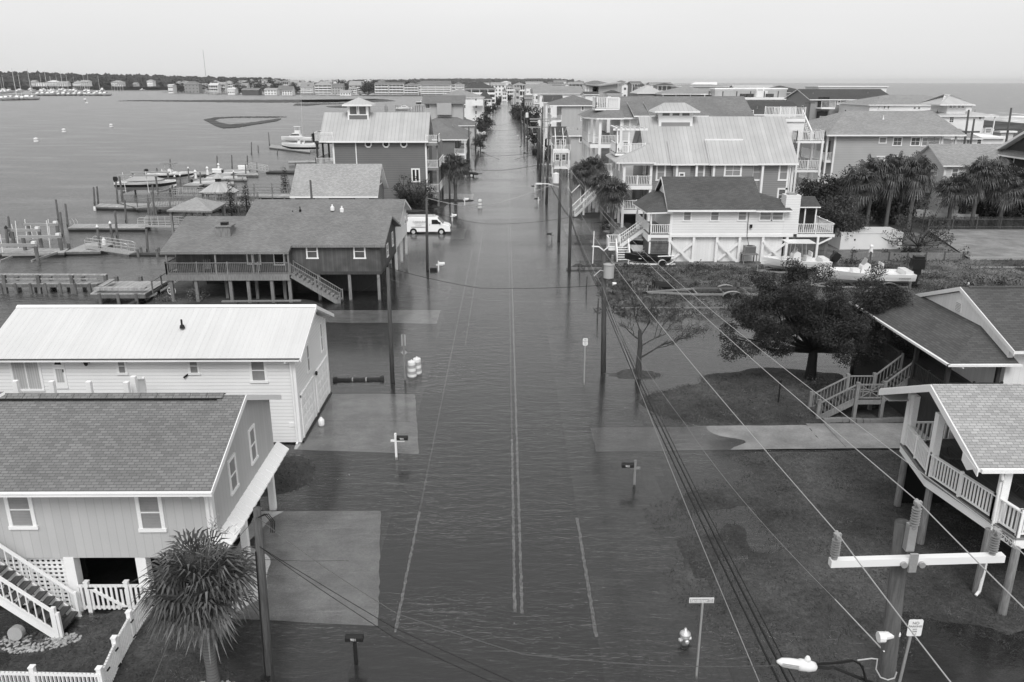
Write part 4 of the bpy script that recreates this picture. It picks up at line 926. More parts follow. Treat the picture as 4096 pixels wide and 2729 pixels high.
    posts(h, [(30.4, 84.3), (31.5, 84.3), (32.65, 84.3)], 3.1, 5.5, .12)
    a_ = ay(*zz('Q', 1650, 1022), 81.6); b_ = ay(*zz('Q', 1645, 1280), 81.5); c_ = ay(*zz('Q', 1662, 1140), 81.6)
    MB().tube([(a_[0], 81.6, a_[2]), (a_[0], 81.6, c_[2] + .1), (a_[0] + .02, 81.6, 2.9), (b_[0], 81.4, b_[2])], .03, 6).build('conduit', 'black_metal', h)
    MB().box(c_[0] - .12, c_[0] + .12, 81.5, 81.68, c_[2] - .2, c_[2] + .15).build('meter_box', 'black_metal', h)
    return h
house_white_cottage()
t = thing('air_conditioner', 'grey air conditioner on a tall wooden stand before the white boards', 'air conditioner', (25, 81, 0))
MB().box(24.45, 25.55, 80.7, 81.5, 1.22, 2.0).build('casing', 'grey_metal', t)
m = MB()
for i in range(16): m.box(24.48 + i * .068, 24.50 + i * .068, 80.68, 80.70, 1.28, 1.95)
m.build('grille', 'black_metal', t); MB().lathe([(.3, 2.0), (.3, 2.03), (0, 2.03)], 25, 81.1, 14).build('fan_guard', 'black_metal', t)
MB().box(24.2, 25.8, 80.5, 81.6, 1.14, 1.22).build('stand_top', 'wood_grey', t)
for x in (24.35, 25.65):
    for y in (80.6, 81.5): MB().box(x - .05, x + .05, y - .05, y + .05, 0, 1.14).build('leg', 'wood_grey', t)
def house_big_metal():
    h = thing('beach_house', 'large grey house with broad pale metal roof, lantern cupola and white stair tower', 'house', (28, 112, 0))
    X0, X1, Y0, Y1 = 18.65, 36.9, 106.0, 119.5
    gable_walls(h, X0, X1, Y0, Y1, .2, 8.05, 13.2, 'x', 'light_mid')
    gable_roof(h, 18.0, 37.9, 105.4, 120.1, 7.95, 13.55, 'x', .2, 'metal_grey')
    MB().box(18.1, 37.8, 105.28, 105.42, 7.76, 7.94).build('gutter', 'white_paint', h)
    for k, (a, b, c) in enumerate(((1097, 1270, 602), (1365, 1710, 605))):
        p, q = ay(*zz('Q', a + 8, 692), 105.2), ay(*zz('Q', b, 692), 105.2); u = ay(*zz('Q', 1100, c), 108.2)
        m_ = MB(); slab(m_, [(p[0], 105.1, 7.95), (q[0], 105.1, 7.95), (q[0] - .3, 108.6, 10.75), (p[0], 108.6, 10.75)], .2); m_.build('dormer_roof', ['metal_grey', 'white_paint'], h)
        m_ = MB().box(p[0] + .4, q[0] - .4, 105.5, 106.0, 2.0, 7.8).build('bay_wall', 'light_mid', h)
        if k == 1: MB().box(p[0], q[0] - 1.2, 108.5, 108.7, 10.6, 10.85).build('dormer_flashing', 'white_paint', h)
    for a in ((1003, 702, 1065, 826, 'glass_blind', 1), (1273, 702, 1336, 826, 'glass_blind', 1), (1672, 702, 1738, 826, 'glass_blind', 1), (1860, 702, 1926, 826, 'glass_blind', 1), (1848, 875, 1912, 970, 'glass_mid', 1)):
        win_px(h, Y0, *zz('Q', a[0], a[1]), *zz('Q', a[2], a[3]), pane=a[4], fw=.22, div=(a[5], 2))
    win_px(h, Y0 - .5, *zz('Q', 1478, 706), *zz('Q', 1594, 800), pane='glass_blind', fw=.22, div=(2, 2))
    win_px(h, Y0 - .5, *zz('Q', 1158, 766), *zz('Q', 1200, 800), pane='glass_mid', fw=.18, div=(1, 1))
    for x in (X0 + .1, X1 - .1, 22.15, 24.7, 26.95, 33.3): MB().box(x - .14, x + .14, Y0 - (.54 if 22 < x < 34 else .05), Y0 + .1, .2, 7.8).build('trim_board', 'white_paint', h)
    MB().tube([(37.2, 105.5, 7.7), (37.0, 105.85, 7.4), (37.0, 105.85, .5)], .09, 8).build('downspout', 'white_paint', h)
    a, b = ay(*zz('Q', 1020, 418), 111.2), ay(*zz('Q', 1255, 418), 111.2); zt = ay(*zz('Q', 1100, 345), 111.2)[2]
    w = MB().box(a[0], b[0], 111.2, 114.4, 11.5, zt).build('cupola', 'white_paint', h); MB().box(a[0] + .35, b[0] - .35, 111.16, 111.2, zt - 2.1, zt - 1.35).build('cupola_panel', 'light_mid', w)
    for q in ((1042, 1098), (1112, 1166), (1180, 1236)):
        p, r = ay(*zz('Q', q[0], 350), 111.2), ay(*zz('Q', q[1], 375), 111.2); window(h, 'S', 111.2, p[0], r[0], r[2], p[2], fw=.07, div=(1, 1), name='cupola_window')
    window(h, 'W', a[0], 111.8, 113.8, zt - 1.1, zt - .3, fw=.08, div=(1, 1), name='cupola_window')
    hip_roof(w, a[0] - .75, b[0] + .75, 110.4, 115.2, zt + .1, zt + 1.15, 'x', .18, 'metal_grey', inset=1.6, name='cupola_roof')
    window(h, 'W', X0, 110, 111.5, 8.6, 11.2, fw=.2, div=(1, 1))
    px0, py0, py1 = 14.9, 103.4, 113.5
    mb = MB(); slab(mb, [(13.9, 102.9, 8.35), (18.9, 102.9, 8.35), (18.9, 107.6, 10.4)], .16); slab(mb, [(13.9, 114.5, 8.35), (13.9, 102.9, 8.35), (18.9, 107.6, 10.4), (18.9, 112.4, 10.4)], .16); mb.build('porch_roof', ['metal_grey', 'white_paint'], h)
    MB().box(14.6, 18.7, py0 - .2, py0 - .05, 7.95, 8.2).build('porch_beam', 'white_paint', h)
    for z in (2.35, 5.45):
        deck(h, px0, 18.65, py0, py1, z, .55); railing(h, [(18.5, py0 + .08, z), (px0 + .08, py0 + .08, z), (px0 + .08, py1, z)], 1.15, .2, 2.3, bw=.07, name='porch_railing')
    for x, y in ((px0 + .1, py0 + .1), (px0 + .1, 106.8), (px0 + .1, 110.1), (px0 + .1, py1)): MB().box(x - .16, x + .16, y - .16, y + .16, -.1, 8.2).build('post', 'white_paint', h)
    MB().box(18.3, 18.6, py0 + .1, py0 + .35, -.1, 8.2).build('post', 'white_paint', h)
    MB().box(18.58, 18.64, 104, 113, 2.4, 8.0).build('porch_wall', 'light_mid', h)
    for z in (2.6, 5.7): window(h, 'W', 18.58, 104.6, 106.4, z, z + 2.1, fw=.14, div=(2, 1), name='porch_door'); window(h, 'W', 18.58, 108, 110.5, z + .4, z + 2.0, fw=.14, div=(2, 1))
    deck(h, 14.3, 18.3, 107.4, 113, 9.1, .3); railing(h, [(18.2, 107.4, 9.15), (14.4, 107.4, 9.15), (14.4, 113, 9.15)], 1.2, .2, 2.2, bw=.06, name='balcony_railing')
    pg = MB(); pg.box(13.9, 18.4, 107.3, 107.5, 12.0, 12.25); pg.box(14.2, 14.45, 106.8, 113, 12.25, 12.4)
    for i in range(7): pg.box(14.3 + i * .6, 14.38 + i * .6, 106.8, 112.8, 12.25, 12.38)
    pg.build('pergola', 'white_paint', h); posts(h, [(16.0, 107.5), (14.5, 107.5)], 9.1, 12.0, .18)
    tx0, tx1, ty0, ty1 = 39.6, 43.4, 112.0, 115.6
    for z in (2.9, 6.5, 10.4):
        deck(h, tx0, tx1, ty0, ty1, z, .35); railing(h, [(tx0, ty1, z), (tx0, ty0, z), (tx1, ty0, z), (tx1, ty1, z)], 1.25, .22, 2.0, bw=.06, name='landing_railing')
    for x, y in ((tx0 + .3, ty0), (tx1 - .25, ty0), (tx0 + 1.6, ty1), (tx1 - .25, ty1)): MB().box(x - .14, x + .14, y - .14, y + .14, 0, 10.4).build('post', 'white_paint', h)
    MB().box(37.3, 37.6, 106.2, 106.5, 0, 7.8).build('post', 'white_paint', h); MB().box(38.2, 38.45, 111.8, 112.1, 0, 9.8).build('post', 'white_paint', h)
    for z0, z1 in ((-.1, 2.9), (2.9, 6.5), (6.5, 10.4)): stairs(h, (tx0 + .4, ty1 + .2, z1) if False else (tx1 - 1.0, ty1 + .2, z0), (tx0 + .9, ty1 + .2, z1), 1.3, (0, 1, 0), nst=14, tread='deck_dark', bal=.35)
    stairs(h, (tx1 - 1.5, ty0 + .6, 10.4), (tx0 + 1.2, ty0 + 2.4, 13.4), 1.3, (.4, 1, 0), nst=12, tread='deck_dark', bal=.3)
    deck(h, 36.6, 41.0, 113.5, 117.5, 13.3, .5); railing(h, [(36.6, 113.5, 13.3), (40.9, 113.5, 13.3)], 1.35, .2, 2.2, bw=.06, name='roof_railing'); railing(h, [(36.6, 117.4, 13.3), (40.9, 117.4, 13.3)], 1.35, .2, 2.2, bw=.06, name='roof_railing')
    MB().box(36.8, 41.0, 113.7, 117.3, 9.6, 12.8).build('stair_house', 'white_lap', h)
    deck(h, 36.9, 40, 106.6, 112, 2.9, .35); railing(h, [(36.9, 106.7, 2.9), (43.2, 106.7, 2.9)], 1.2, .2, 2, bw=.06, name='deck_railing')
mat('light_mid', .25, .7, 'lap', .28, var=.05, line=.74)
house_big_metal()
def house_porches():
    h = thing('beach_house', 'pale house with stacked screened porches and broad grey shingle roof', 'house', (24, 130, 0))
    X0, X1, Y0, Y1 = 17.0, 36.2, 123.0, 135.5
    gable_walls(h, X0, X1, Y0, Y1, 0, 13.0, 15.6, 'x', 'cream_lap')
    gable_roof(h, 16.2, 36.8, 122.4, 136.2, 13.0, 15.9, 'x', .22, 'shingle_mid')
    for k, (a, b) in enumerate(((845, 955), (960, 1365))):
        p, q = ay(*zz('Q', a, 372), 121.9), ay(*zz('Q', b, 372), 121.9); m_ = MB(); slab(m_, [(p[0], 121.6, 13.3), (q[0], 121.6, 13.3), (q[0] - .6, 126.5, 15.2), (p[0] - .4, 126.5, 15.2)], .2); m_.build('dormer_roof', ['shingle_mid', 'white_paint'], h)
    win_px(h, Y0, *zz('Q', 768, 392), *zz('Q', 820, 476), pane='glass_curtain', fw=.2, div=(1, 1)); win_px(h, Y0, *zz('Q', 765, 545), *zz('Q', 818, 585), pane='glass_blind', fw=.2, div=(1, 1))
    for x in (17.2, 19.9): MB().box(x - .14, x + .14, Y0 - .06, Y0 + .1, 0, 12.8).build('trim_board', 'white_paint', h)
    px0 = 12.4
    for z in (5.2, 9.3):
        deck(h, px0, X0, Y0 - 1.5, 134, z, .6); railing(h, [(X0, Y0 - 1.4, z), (px0 + 1.4, Y0 - 1.4, z), (px0, Y0 + 1.5, z), (px0, 134, z)], 1.2, .2, 2.6, bw=.07, name='porch_railing')
    for x, y in ((13.8, Y0 - 1.4), (16.9, Y0 - 1.4), (px0 + .1, Y0 + 1.5), (px0 + .1, 127.5), (px0 + .1, 131), (px0 + .1, 134), (13.1, Y0)): MB().box(x - .18, x + .18, y - .18, y + .18, -.1, 12.9).build('post', 'white_paint', h)
    mb = MB(); slab(mb, [(13.2, 120.9, 13.0), (17.2, 120.9, 13.0), (17.2, 126, 15.0), (16.4, 126, 15.0)], .2); slab(mb, [(11.6, 135, 13.0), (11.6, 124.3, 13.0), (13.2, 120.9, 13.0), (16.4, 126, 15.0), (16.4, 135, 15.0)], .2); mb.build('porch_roof', ['shingle_mid', 'white_paint'], h)
    for z in (5.5, 9.6): window(h, 'W', X0, 124, 126, z, z + 2.3, fw=.16, div=(2, 1), name='porch_door'); window(h, 'W', X0, 128, 131, z + .3, z + 2.0, fw=.16, div=(2, 1))
    deck(h, 13.2, 16.8, 123.6, 128, 14.3, .3); railing(h, [(16.6, 123.6, 14.3), (13.3, 123.6, 14.3), (13.3, 128, 14.3)], 1.5, .25, 2, bw=.08, name='roof_railing'); MB().box(15.2, 16.9, 123.8, 127.5, 13.9, 15.8).build('roof_box', 'white_lap', h)
    a = ay(*zz('C', 390, 430), 128); b = ay(*zz('C', 680, 560), 128); MB().box(a[0], a[0] + 2.6, 127, 129, 13.6, a[2]).build('roof_box', 'white_lap', h)
    stairs(h, (b[0], 126.8, b[2]), (b[0] - 2.0, 127.2, a[2] - .9), 1.4, (0, 1, 0), nst=8, tread='deck_dark', bal=.3)
    MB().box(14.5, X0, 121.8, 134, 0, 4.6).build('lower_wall', 'light_lap', h)
house_porches()
h = thing('stilt_house', 'white board house on square posts behind the palms, stair dropping to the driveway', 'house', (15, 112, 0))
MB().box(12.9, 17.5, 116.0, 121.2, 2.3, 4.9).build('wall', 'white_lap', h); posts(h, [(13.1, 116.2), (14.8, 116.2), (16.6, 116.2), (13.1, 120.8)], -.1, 2.3, .4)
stairs(h, (9.6, 112.2, .1), (13.0, 114.6, 2.9), 1.3, (-.55, .8, 0), nst=15, tread='deck_plank', bal=.22); posts(h, [(10.9, 113.3)], -.1, 2.4, .25)
deck(h, 12.2, 14.2, 114.4, 116.1, 2.6)
WL = dict(w='white_lap', c='cream_lap', l='light_lap', m='mid_lap', g='grey_lap', d='dark_lap', b='light_board', s='stucco')
RF = dict(g='shingle_grey', d='shingle_dark', m='shingle_mid', l='shingle_light', p='shingle_pale', k='metal_pale', w='metal_white')
WN = dict(w='white', c='cream', l='light grey', m='mid-grey', g='grey', d='dark grey', b='pale board', s='white stucco')
RN = dict(g='grey shingle', d='dark shingle', m='charcoal shingle', l='pale shingle', p='light grey shingle', k='pale metal', w='white metal')
def town_house(k, xl, xr, ye, yr, Y, dep, wall, roof, typ, lab, fl=3, porch=None, nwin=None, zb=.2, win='glass_mid', group=None, side=True, inset=None, cat='house', name='house'):
    a, b = ay(*zz(k, xl, ye), Y), ay(*zz(k, xr, ye), Y); x0, x1, ze = a[0], b[0], max(a[2], 2.6)
    zr = max(ay(*zz(k, (xl + xr) / 2, yr), Y + dep / 2)[2], ze + .4)
    h = thing(name, lab, cat, ((x0 + x1) / 2, Y + dep / 2, 0), group); oh = .5 if Y < 500 else .8
    far = Y > 420; wx0, wx1 = x0 + oh, x1 - oh; zw = ze - .25
    if porch == 'W': wx0 += 2.2 if not far else 2.6
    if porch == 'E': wx1 -= 2.2 if not far else 2.6
    wy0 = Y + oh + (2.0 if porch == 'S' else 0)
    rz = zr - .35
    gable_walls(h, wx0, wx1, wy0, Y + dep - oh, zb, zw, rz if typ in ('gx', 'gy') else 0, {'gx': 'x', 'gy': 'y'}.get(typ, ''), WL[wall])
    if typ == 'gx': gable_roof(h, x0, x1, Y, Y + dep, ze, zr, 'x', .22, RF[roof])
    elif typ == 'gy': gable_roof(h, x0, x1, Y, Y + dep, ze, zr, 'y', .22, RF[roof])
    elif typ == 'flat': MB().box(x0, x1, Y, Y + dep, ze - .35, ze).build('roof', 'white_paint', h)
    else: hip_roof(h, x0, x1, Y, Y + dep, ze, zr, 'x' if (x1 - x0) > dep else 'y', .22, RF[roof], inset=inset)
    fh = (zw - zb) / fl; w = wx1 - wx0
    n = nwin if nwin is not None else max(1, min(6, int(w / (3.2 if not far else 5))))
    ww, wh = (1.0, 1.5) if not far else (1.7, 1.7)
    if porch != 'S':
        for f_ in range(fl if not far else min(fl, 4)):
            for i in range(n):
                if R() < .15 and not far: continue
                u = wx0 + w * (i + .5 + (U(-.15, .15) if not far else 0)) / n; z = zb + fh * f_ + fh * .35
                if far: MB().box(u - ww / 2, u + ww / 2, wy0 - .06, wy0 + .02, z, z + wh).build('window', 'glass_mid', h)
                else: window(h, 'S', wy0, u - ww / 2, u + ww / 2, z, min(z + wh, zw - .1), pane=win, fw=.14)
    if side and not far:
        sd_, px = ('E', wx1) if x1 < 0 else ('W', wx0)
        if (x1 < 4) or (x0 > -4):
            for f_ in range(fl):
                for i in range(2): u = wy0 + (dep - 2) * (i + .6) / 2; z = zb + fh * f_ + fh * .35; window(h, sd_, px, u - .6, u + .6, z, min(z + 1.5, zw - .1), pane=win, fw=.14)
    if porch:
        y0 = Y + .4
        for f_ in range(1, fl):
            z = zb + fh * f_
            if porch == 'S': bx = (wx0, wx1, y0, wy0)
            elif porch == 'W': bx = (x0 + .4, wx0, y0, Y + dep - 1)
            else: bx = (wx1, x1 - .4, y0, Y + dep - 1)
            MB().box(*bx, z - .3, z).build('balcony_deck', 'white_paint', h)
            if far:
                if porch == 'S': MB().box(bx[0], bx[1], bx[2], bx[2] + .08, z, z + 1.0).build('balcony_railing', 'white_paint', h); MB().box(bx[0] + .5, bx[1] - .5, bx[3] - .1, bx[3] - .02, z + .2, z + fh - .9).build('window_band', 'glass_mid', h)
                else: MB().box(bx[0], bx[1], bx[2], bx[2] + .08, z, z + 1.0).build('balcony_railing', 'white_paint', h)
            else:
                pts = [(bx[0], bx[2], z), (bx[1], bx[2], z)] if porch == 'S' else ([(bx[1], bx[2], z), (bx[0], bx[2], z), (bx[0], bx[3], z)] if porch == 'W' else [(bx[0], bx[2], z), (bx[1], bx[2], z), (bx[1], bx[3], z)])
                railing(h, pts, 1.1, .25, 3, bw=.06, name='balcony_railing')
        ps = [(x0 + .5, y0), (x1 - .5, y0)] if porch == 'S' else ([(x0 + .5, y0), (x0 + .5, Y + dep / 2), (x0 + .5, Y + dep - 1)] if porch == 'W' else [(x1 - .5, y0), (x1 - .5, Y + dep / 2), (x1 - .5, Y + dep - 1)])
        if porch == 'S': ps += [(x0 + (x1 - x0) * q, y0) for q in (.25, .5, .75)]
        posts(h, ps, 0, zw, .2 if not far else .35)
    if not far and typ != 'flat':
        for _ in range(2):
            u = U(x0 + 2, x1 - 2); t = U(.35, .75); MB().lathe([(.12, -.3), (.12, .05), (.05, .08), (.05, .4)], u, Y + dep / 2 * t, 8, zb=ze + (zr - ze) * t).build('vent_pipe', 'grey_metal', h)
    return h
T = town_house
h = T('A', -130, 745, 880, 600, 178, 27, 'g', 'g', 'hip', 'low grey lap house with a broad grey hip roof beyond the cupola house', 2, 'E', 3, inset=8.6)
h = T('A', 60, 862, 690, 520, 250, 20, 'l', 'g', 'hip', 'split-level pale house with a clerestory block rising from its dark hip roof', 1, None, 3)
a, b = ay(*zz('A', 165, 385), 256), ay(*zz('A', 690, 540), 256)
MB().box(a[0], b[0], 256, 264, b[2] - 2, a[2]).build('clerestory', 'light_board', h)
m = MB(); slab(m, [(a[0] - 1, 255, a[2]), (b[0] + .8, 255, a[2]), (b[0] + .6, 262, a[2] + 2.2), (a[0] - .9, 262, a[2] + 2.2)], .25); m.build('clerestory_roof', ['shingle_grey', 'wood_grey'], h)
p, q = ay(*zz('A', 330, 385), 254.6), ay(*zz('A', 533, 545), 254.6); MB().box(p[0], q[0], 254.6, 256, q[2], p[2]).build('panel', 'light_lap', h)
win_px(h, 256, *zz('A', 178, 393), *zz('A', 240, 460), pane='glass_mid', fw=.12, div=(2, 1))
h = T('A', 290, 975, 312, 195, 385, 22, 'w', 'p', 'hip', 'tall white house with light hip roof and a railed corner balcony', 4, None, 4, side=True)
p, q = ay(*zz('A', 820, 355), 384.5), ay(*zz('A', 960, 405), 384.5); MB().box(p[0], q[0], 382.5, 385, q[2] - .4, q[2]).build('balcony_deck', 'white_paint', h); MB().box(p[0], q[0], 382.5, 382.6, q[2], p[2] + .2).build('balcony_railing', 'white_paint', h)
T('A', 872, 1082, 330, 212, 432, 20, 'l', 'd', 'hip', 'light grey house with dark hip roof and stacked street balconies', 3, 'E', 1)
T('A', 690, 1140, 188, 90, 590, 26, 'w', 'd', 'hip', 'white house with the tall dark peaked roof on the left of the street', 4, 'S', 4)
T('A', 1060, 1270, 135, 102, 880, 26, 'w', 'l', 'gx', 'white pale-roofed block where the left row narrows', 4, None, 4)
T('A', 1210, 1300, 232, 165, 690, 22, 'w', 'g', 'gy', 'narrow white gabled house left of the far street palms', 3, 'S', 2)
T('A', 1262, 1388, 158, 110, 800, 24, 'w', 'p', 'gy', 'white house gable standing over the far end of the street', 4, 'S', 2)
T('A', 1200, 1350, 102, 82, 1500, 40, 'w', 'w', 'hip', 'bright white low roof on the horizon above the street', 2, None, 3)
T('A', 970, 1052, 108, 92, 1300, 30, 'w', 'w', 'flat', 'small white flat-topped building near the horizon, left of the street', 2, None, 2)
h = T('E', 608, 870, 352, 246, 165, 12, 'b', 'l', 'gx', 'pale board house with white zigzag street stairs behind the first palm', 3, None, 0, side=False)
win_px(h, 165.4, *zz('E', 742, 358), *zz('E', 835, 440), pane='glass_mid', fw=.16, div=(2, 1))
for z in (1.9, 5.0):
    MB().box(9.2, 12.6, 162, 168, z - .35, z).build('landing', 'white_paint', h); railing(h, [(12.6, 162, z), (9.2, 162, z), (9.2, 168, z)], 1.2, .25, 2, bw=.07, name='landing_railing')
posts(h, [(9.3, 162.1), (12.4, 162.1), (9.3, 167.9)], 0, 5.0, .25)
stairs(h, (10.2, 168.2, 5.0), (10.2, 173, 7.9), 1.6, (1, 0, 0), nst=12, tread='deck_dark', bal=.4)
T('E', 405, 612, 357, 240, 182, 12, 'l', 'd', 'gx', 'low house with charcoal gable roof below the tall white board house', 2, None, 2, side=False)
h = T('B', 292, 945, 357, 240, 188, 19, 'b', 'g', 'hip', 'tall pale board house with three white street balconies and grey hip roof', 4, 'W', 0, inset=6)
win_px(h, 188.5, *zz('B', 660, 362), *zz('B', 697, 420), pane='glass_mid', fw=.14); win_px(h, 188.5, *zz('B', 655, 486), *zz('B', 692, 545), pane='glass_blind', fw=.14)
T('B', 222, 458, 322, 240, 225, 14, 'w', 'd', 'gx', 'charcoal gable roof wedged behind the tall pale board house', 3, None, 2)
h = T('B', 92, 690, 222, 130, 325, 24, 'w', 'p', 'gx', 'long white apartment block with seven roof vents and stacked balconies', 4, 'W', 5)
T('B', 5, 330, 162, 106, 500, 26, 'w', 'p', 'gx', 'white pale-roofed block behind the long apartment roof', 4, 'W', 5)
T('B', -10, 98, 272, 236, 420, 16, 'm', 'g', 'gx', 'small grey house below the white blocks on the right of the street', 2, None, 2)
FARR = [('A', 1375, 1542, 132, 102, 760, 'w', 'p', 'hip', 'white hip-roofed block right of the street end'), ('A', 1385, 1478, 192, 162, 640, 'c', 'p', 'gx', 'cream house beside the crowded poles at the street end'),
        ('A', 1540, 1780, 104, 90, 1250, 'w', 'l', 'gx', 'low white roof on the skyline right of the street'),
        ('B', 160, 285, 106, 92, 1150, 'w', 'p', 'hip', 'small white hip-roofed house on the skyline above the vents'), ('B', 275, 462, 112, 84, 900, 'l', 'g', 'gx', 'long grey roof on the skyline above the vented apartment roof'),
        ('B', 340, 492, 76, 60, 1500, 'w', 'g', 'gx', 'white building with small tower on the horizon'), ('B', 455, 530, 120, 96, 700, 'w', 'l', 'gy', 'small white gable facing the camera, left of the scaffolding'),
        ('B', 508, 690, 102, 82, 850, 'w', 'p', 'gx', 'white long-sided house left of the scaffolded building'), ('B', 585, 702, 80, 64, 1300, 'l', 'd', 'hip', 'dark hip roof on the horizon left of the scaffolding'),
        ('B', 693, 985, 98, 67, 950, 'l', 'g', 'hip', 'broad grey hip roof directly above the scaffolded building'), ('B', 612, 712, 168, 146, 620, 'w', 'g', 'gx', 'low white house with grey roof left of the dark low roofs'),
        ('B', 695, 878, 228, 196, 300, 'w', 'd', 'gx', 'low charcoal gable roof with white eave before the scaffolding'), ('B', 962, 1158, 222, 180, 305, 'w', 'd', 'hip', 'low charcoal hip roof with white walls right of the scaffolding'),
        ('B', 1035, 1258, 110, 88, 800, 'l', 'p', 'gx', 'light grey roof behind the bare masts'), ('B', 1098, 1190, 80, 67, 1200, 'l', 'd', 'hip', 'small dark roof on the horizon right of the scaffolding'),
        ('B', 1130, 1232, 120, 92, 640, 'w', 'g', 'gy', 'white gabled house behind the row of bare masts'), ('B', 1255, 1392, 106, 74, 560, 'm', 'g', 'gx', 'three-storey grey house with paired white windows on the skyline'),
        ('B', 1322, 1472, 142, 106, 470, 'l', 'd', 'hip', 'charcoal hip roof left of the two broad pale roofs'), ('B', 1475, 1745, 112, 86, 720, 'w', 'p', 'gx', 'long light roof above the broad pale metal roof'),
        ('B', 1560, 1782, 122, 96, 700, 'l', 'd', 'hip', 'flat-looking dark hip roof above the two broad pale roofs'), ('B', 1318, 1640, 214, 122, 275, 'm', 'k', 'hip', 'broad pale metal hip roof over white-trimmed grey walls'),
        ('B', 1610, 2290, 224, 134, 262, 'm', 'p', 'hip', 'very broad light shingle roof over mid-grey walls'), ('B', 1780, 2420, 134, 112, 420, 'l', 'p', 'hip', 'wide pale roof behind the very broad light shingle roof'),
        ('C', 475, 1042, 192, 136, 400, 'l', 'k', 'gx', 'ribbed pale metal gable roof against the ocean'), ('C', 600, 720, 192, 160, 380, 'c', 'k', 'gy', 'small pale gable beside the ribbed metal roof')]
for k, xl, xr, ye, yr, Y, w, r, t, lab in FARR: T(k, xl, xr, ye, yr, Y, 16 if Y < 500 else 24, w, r, t, lab, 3 if Y < 900 else 2, porch=None if R() < .6 else 'S')
a, b, c, d = ay(*zz('B', 1895, 136), 520), ay(*zz('B', 2260, 112), 520), ay(*zz('B', 2262, 85), 532), ay(*zz('B', 2000, 85), 532)
h = thing('pavilion', 'bright white mono-pitch roof standing out against the ocean', 'pavilion', (a[0], 525, 0)); m = MB(); slab(m, [a, (b[0], b[1], a[2]), c, d], .6); m.build('roof', 'gel_white', h); MB().box(a[0] + 4, b[0], 521, 531, 0, a[2] - .7).build('wall', 'white_lap', h)
def scaffolded():
    Y = 430; A = lambda x, y: ay(*zz('B', x, y), Y)
    h = thing('building_site', 'unfinished butterfly-roofed building wrapped in scaffolding', 'building', (A(940, 0)[0], Y + 10, 0))
    x0, x1, xm = A(765, 0)[0], A(1125, 0)[0], A(890, 0)[0]; z0, zl, zm, zr_ = 0, A(0, 112)[2], A(0, 126)[2], A(0, 98)[2]
    MB().prism([(x0, Y + 2, z0), (x1 - 1, Y + 2, z0), (x1 - 1, Y + 2, zr_), (xm, Y + 2, zm), (x0, Y + 2, zl)], (0, 22, 0)).build('wall', 'light_board', h)
    m = MB(); m.prism([(x0 - 2, Y, zl + .3), (xm, Y, zm + .3), (x1 + 1, Y, zr_ + .6), (x1 + 1, Y, zr_), (xm, Y, zm - .3), (x0 - 2, Y, zl - .3)], (0, 25, 0)); m.build('roof', 'vinyl_grey', h)
    s = MB()
    for i in range(9):
        x = xm + (x1 - xm) * i / 8; s.bar((x, Y, 0), (x, Y, zr_), .16)
    for j in range(6): s.bar((xm, Y, 1 + j * 2.4), (x1, Y, 1 + j * 2.4), .12)
    for i in range(8): x = xm + (x1 - xm) * i / 8; s.bar((x, Y, 1 + (i % 3) * 2.4), (x + (x1 - xm) / 8, Y, 3.4 + (i % 3) * 2.4), .1)
    s.build('scaffold', 'vinyl_grey', h)
    for u in (800, 820): a_ = A(u, 140); MB().box(a_[0], a_[0] + 2.2, Y + 1.9, Y + 2, a_[2] - 3, a_[2]).build('window', 'glass_dark', h)
    a_ = A(712, 128); MB().box(a_[0], x0, Y + 2, Y + 14, 0, a_[2]).build('side_block', 'white_lap', h)
    for k in range(3): MB().box(a_[0] + 1, x0 - 1, Y + 1.8, Y + 2, a_[2] - 3.2 - k * 4.2, a_[2] - 1.2 - k * 4.2).build('window', 'glass_dark', h)
scaffolded()
def terrace():
    Y = 250; A = lambda x, y, q=Y: ay(*zz('C', x, y), q)
    h = thing('terrace_house', 'flat white modern house with a long railed roof terrace', 'house', (A(800, 0)[0], Y + 8, 0))
    a, b = A(445, 330), A(1240, 330); MB().box(a[0], b[0], Y, Y + 16, a[2] - .1, a[2] + .55).build('terrace_slab', 'white_paint', h); MB().box(a[0] + 1.5, b[0] - .5, Y + 1, Y + 15, 0, a[2] - .1).build('wall', 'white_lap', h)
    a2, b2 = A(125, 290), A(1240, 310); zt = a[2] + .55
    railing(h, [(a2[0], Y + .6, zt), (b2[0], Y + .6, zt)], 1.7, 1, 4.0, 'pole_wood', hor=6, name='terrace_railing', pw=.25); MB().box(a2[0], a[0], Y + .4, Y + 14, zt - .4, zt).build('terrace_slab', 'white_paint', h)
    p, q = A(205, 195, Y + 8), A(1160, 290, Y + 8); MB().box(p[0], q[0], Y + 8, Y + 14, zt, p[2]).build('upper_wall', 'light_board', h); MB().box(p[0] - .2, q[0] + .2, Y + 7.8, Y + 14.2, p[2], p[2] + .4).build('parapet', 'white_paint', h)
    p, q = A(765, 215, Y + 6), A(905, 300, Y + 6); MB().box(p[0], q[0], Y + 6, Y + 8, zt, p[2]).build('stair_house', 'white_paint', h)
    for u, v in ((640, 720), (910, 990), (560, 620)): p, q = A(u, 255, Y + 3), A(v, 300, Y + 3); MB().box(p[0], q[0], Y + 3, Y + 5, zt, p[2]).build('planter_hedge', 'shrub_leaf', h)
    for x in (770, 858): p = A(x, 165, Y + 7); MB().bar((p[0], Y + 7, zt), (p[0], Y + 7, p[2]), .15).build('pole', 'white_paint', h)
terrace()
T('C', 448, 1412, 530, 350, 150, 15, 'w', 'd', 'gx', 'white house under a long charcoal gable roof behind the metal-roofed house', 3, None, 0, side=False)
h = T('C', 858, 1512, 236, 145, 310, 20, 'm', 'd', 'hip', 'dark hip-roofed grey house with large white windows facing the terrace', 3, None, 0, side=False)
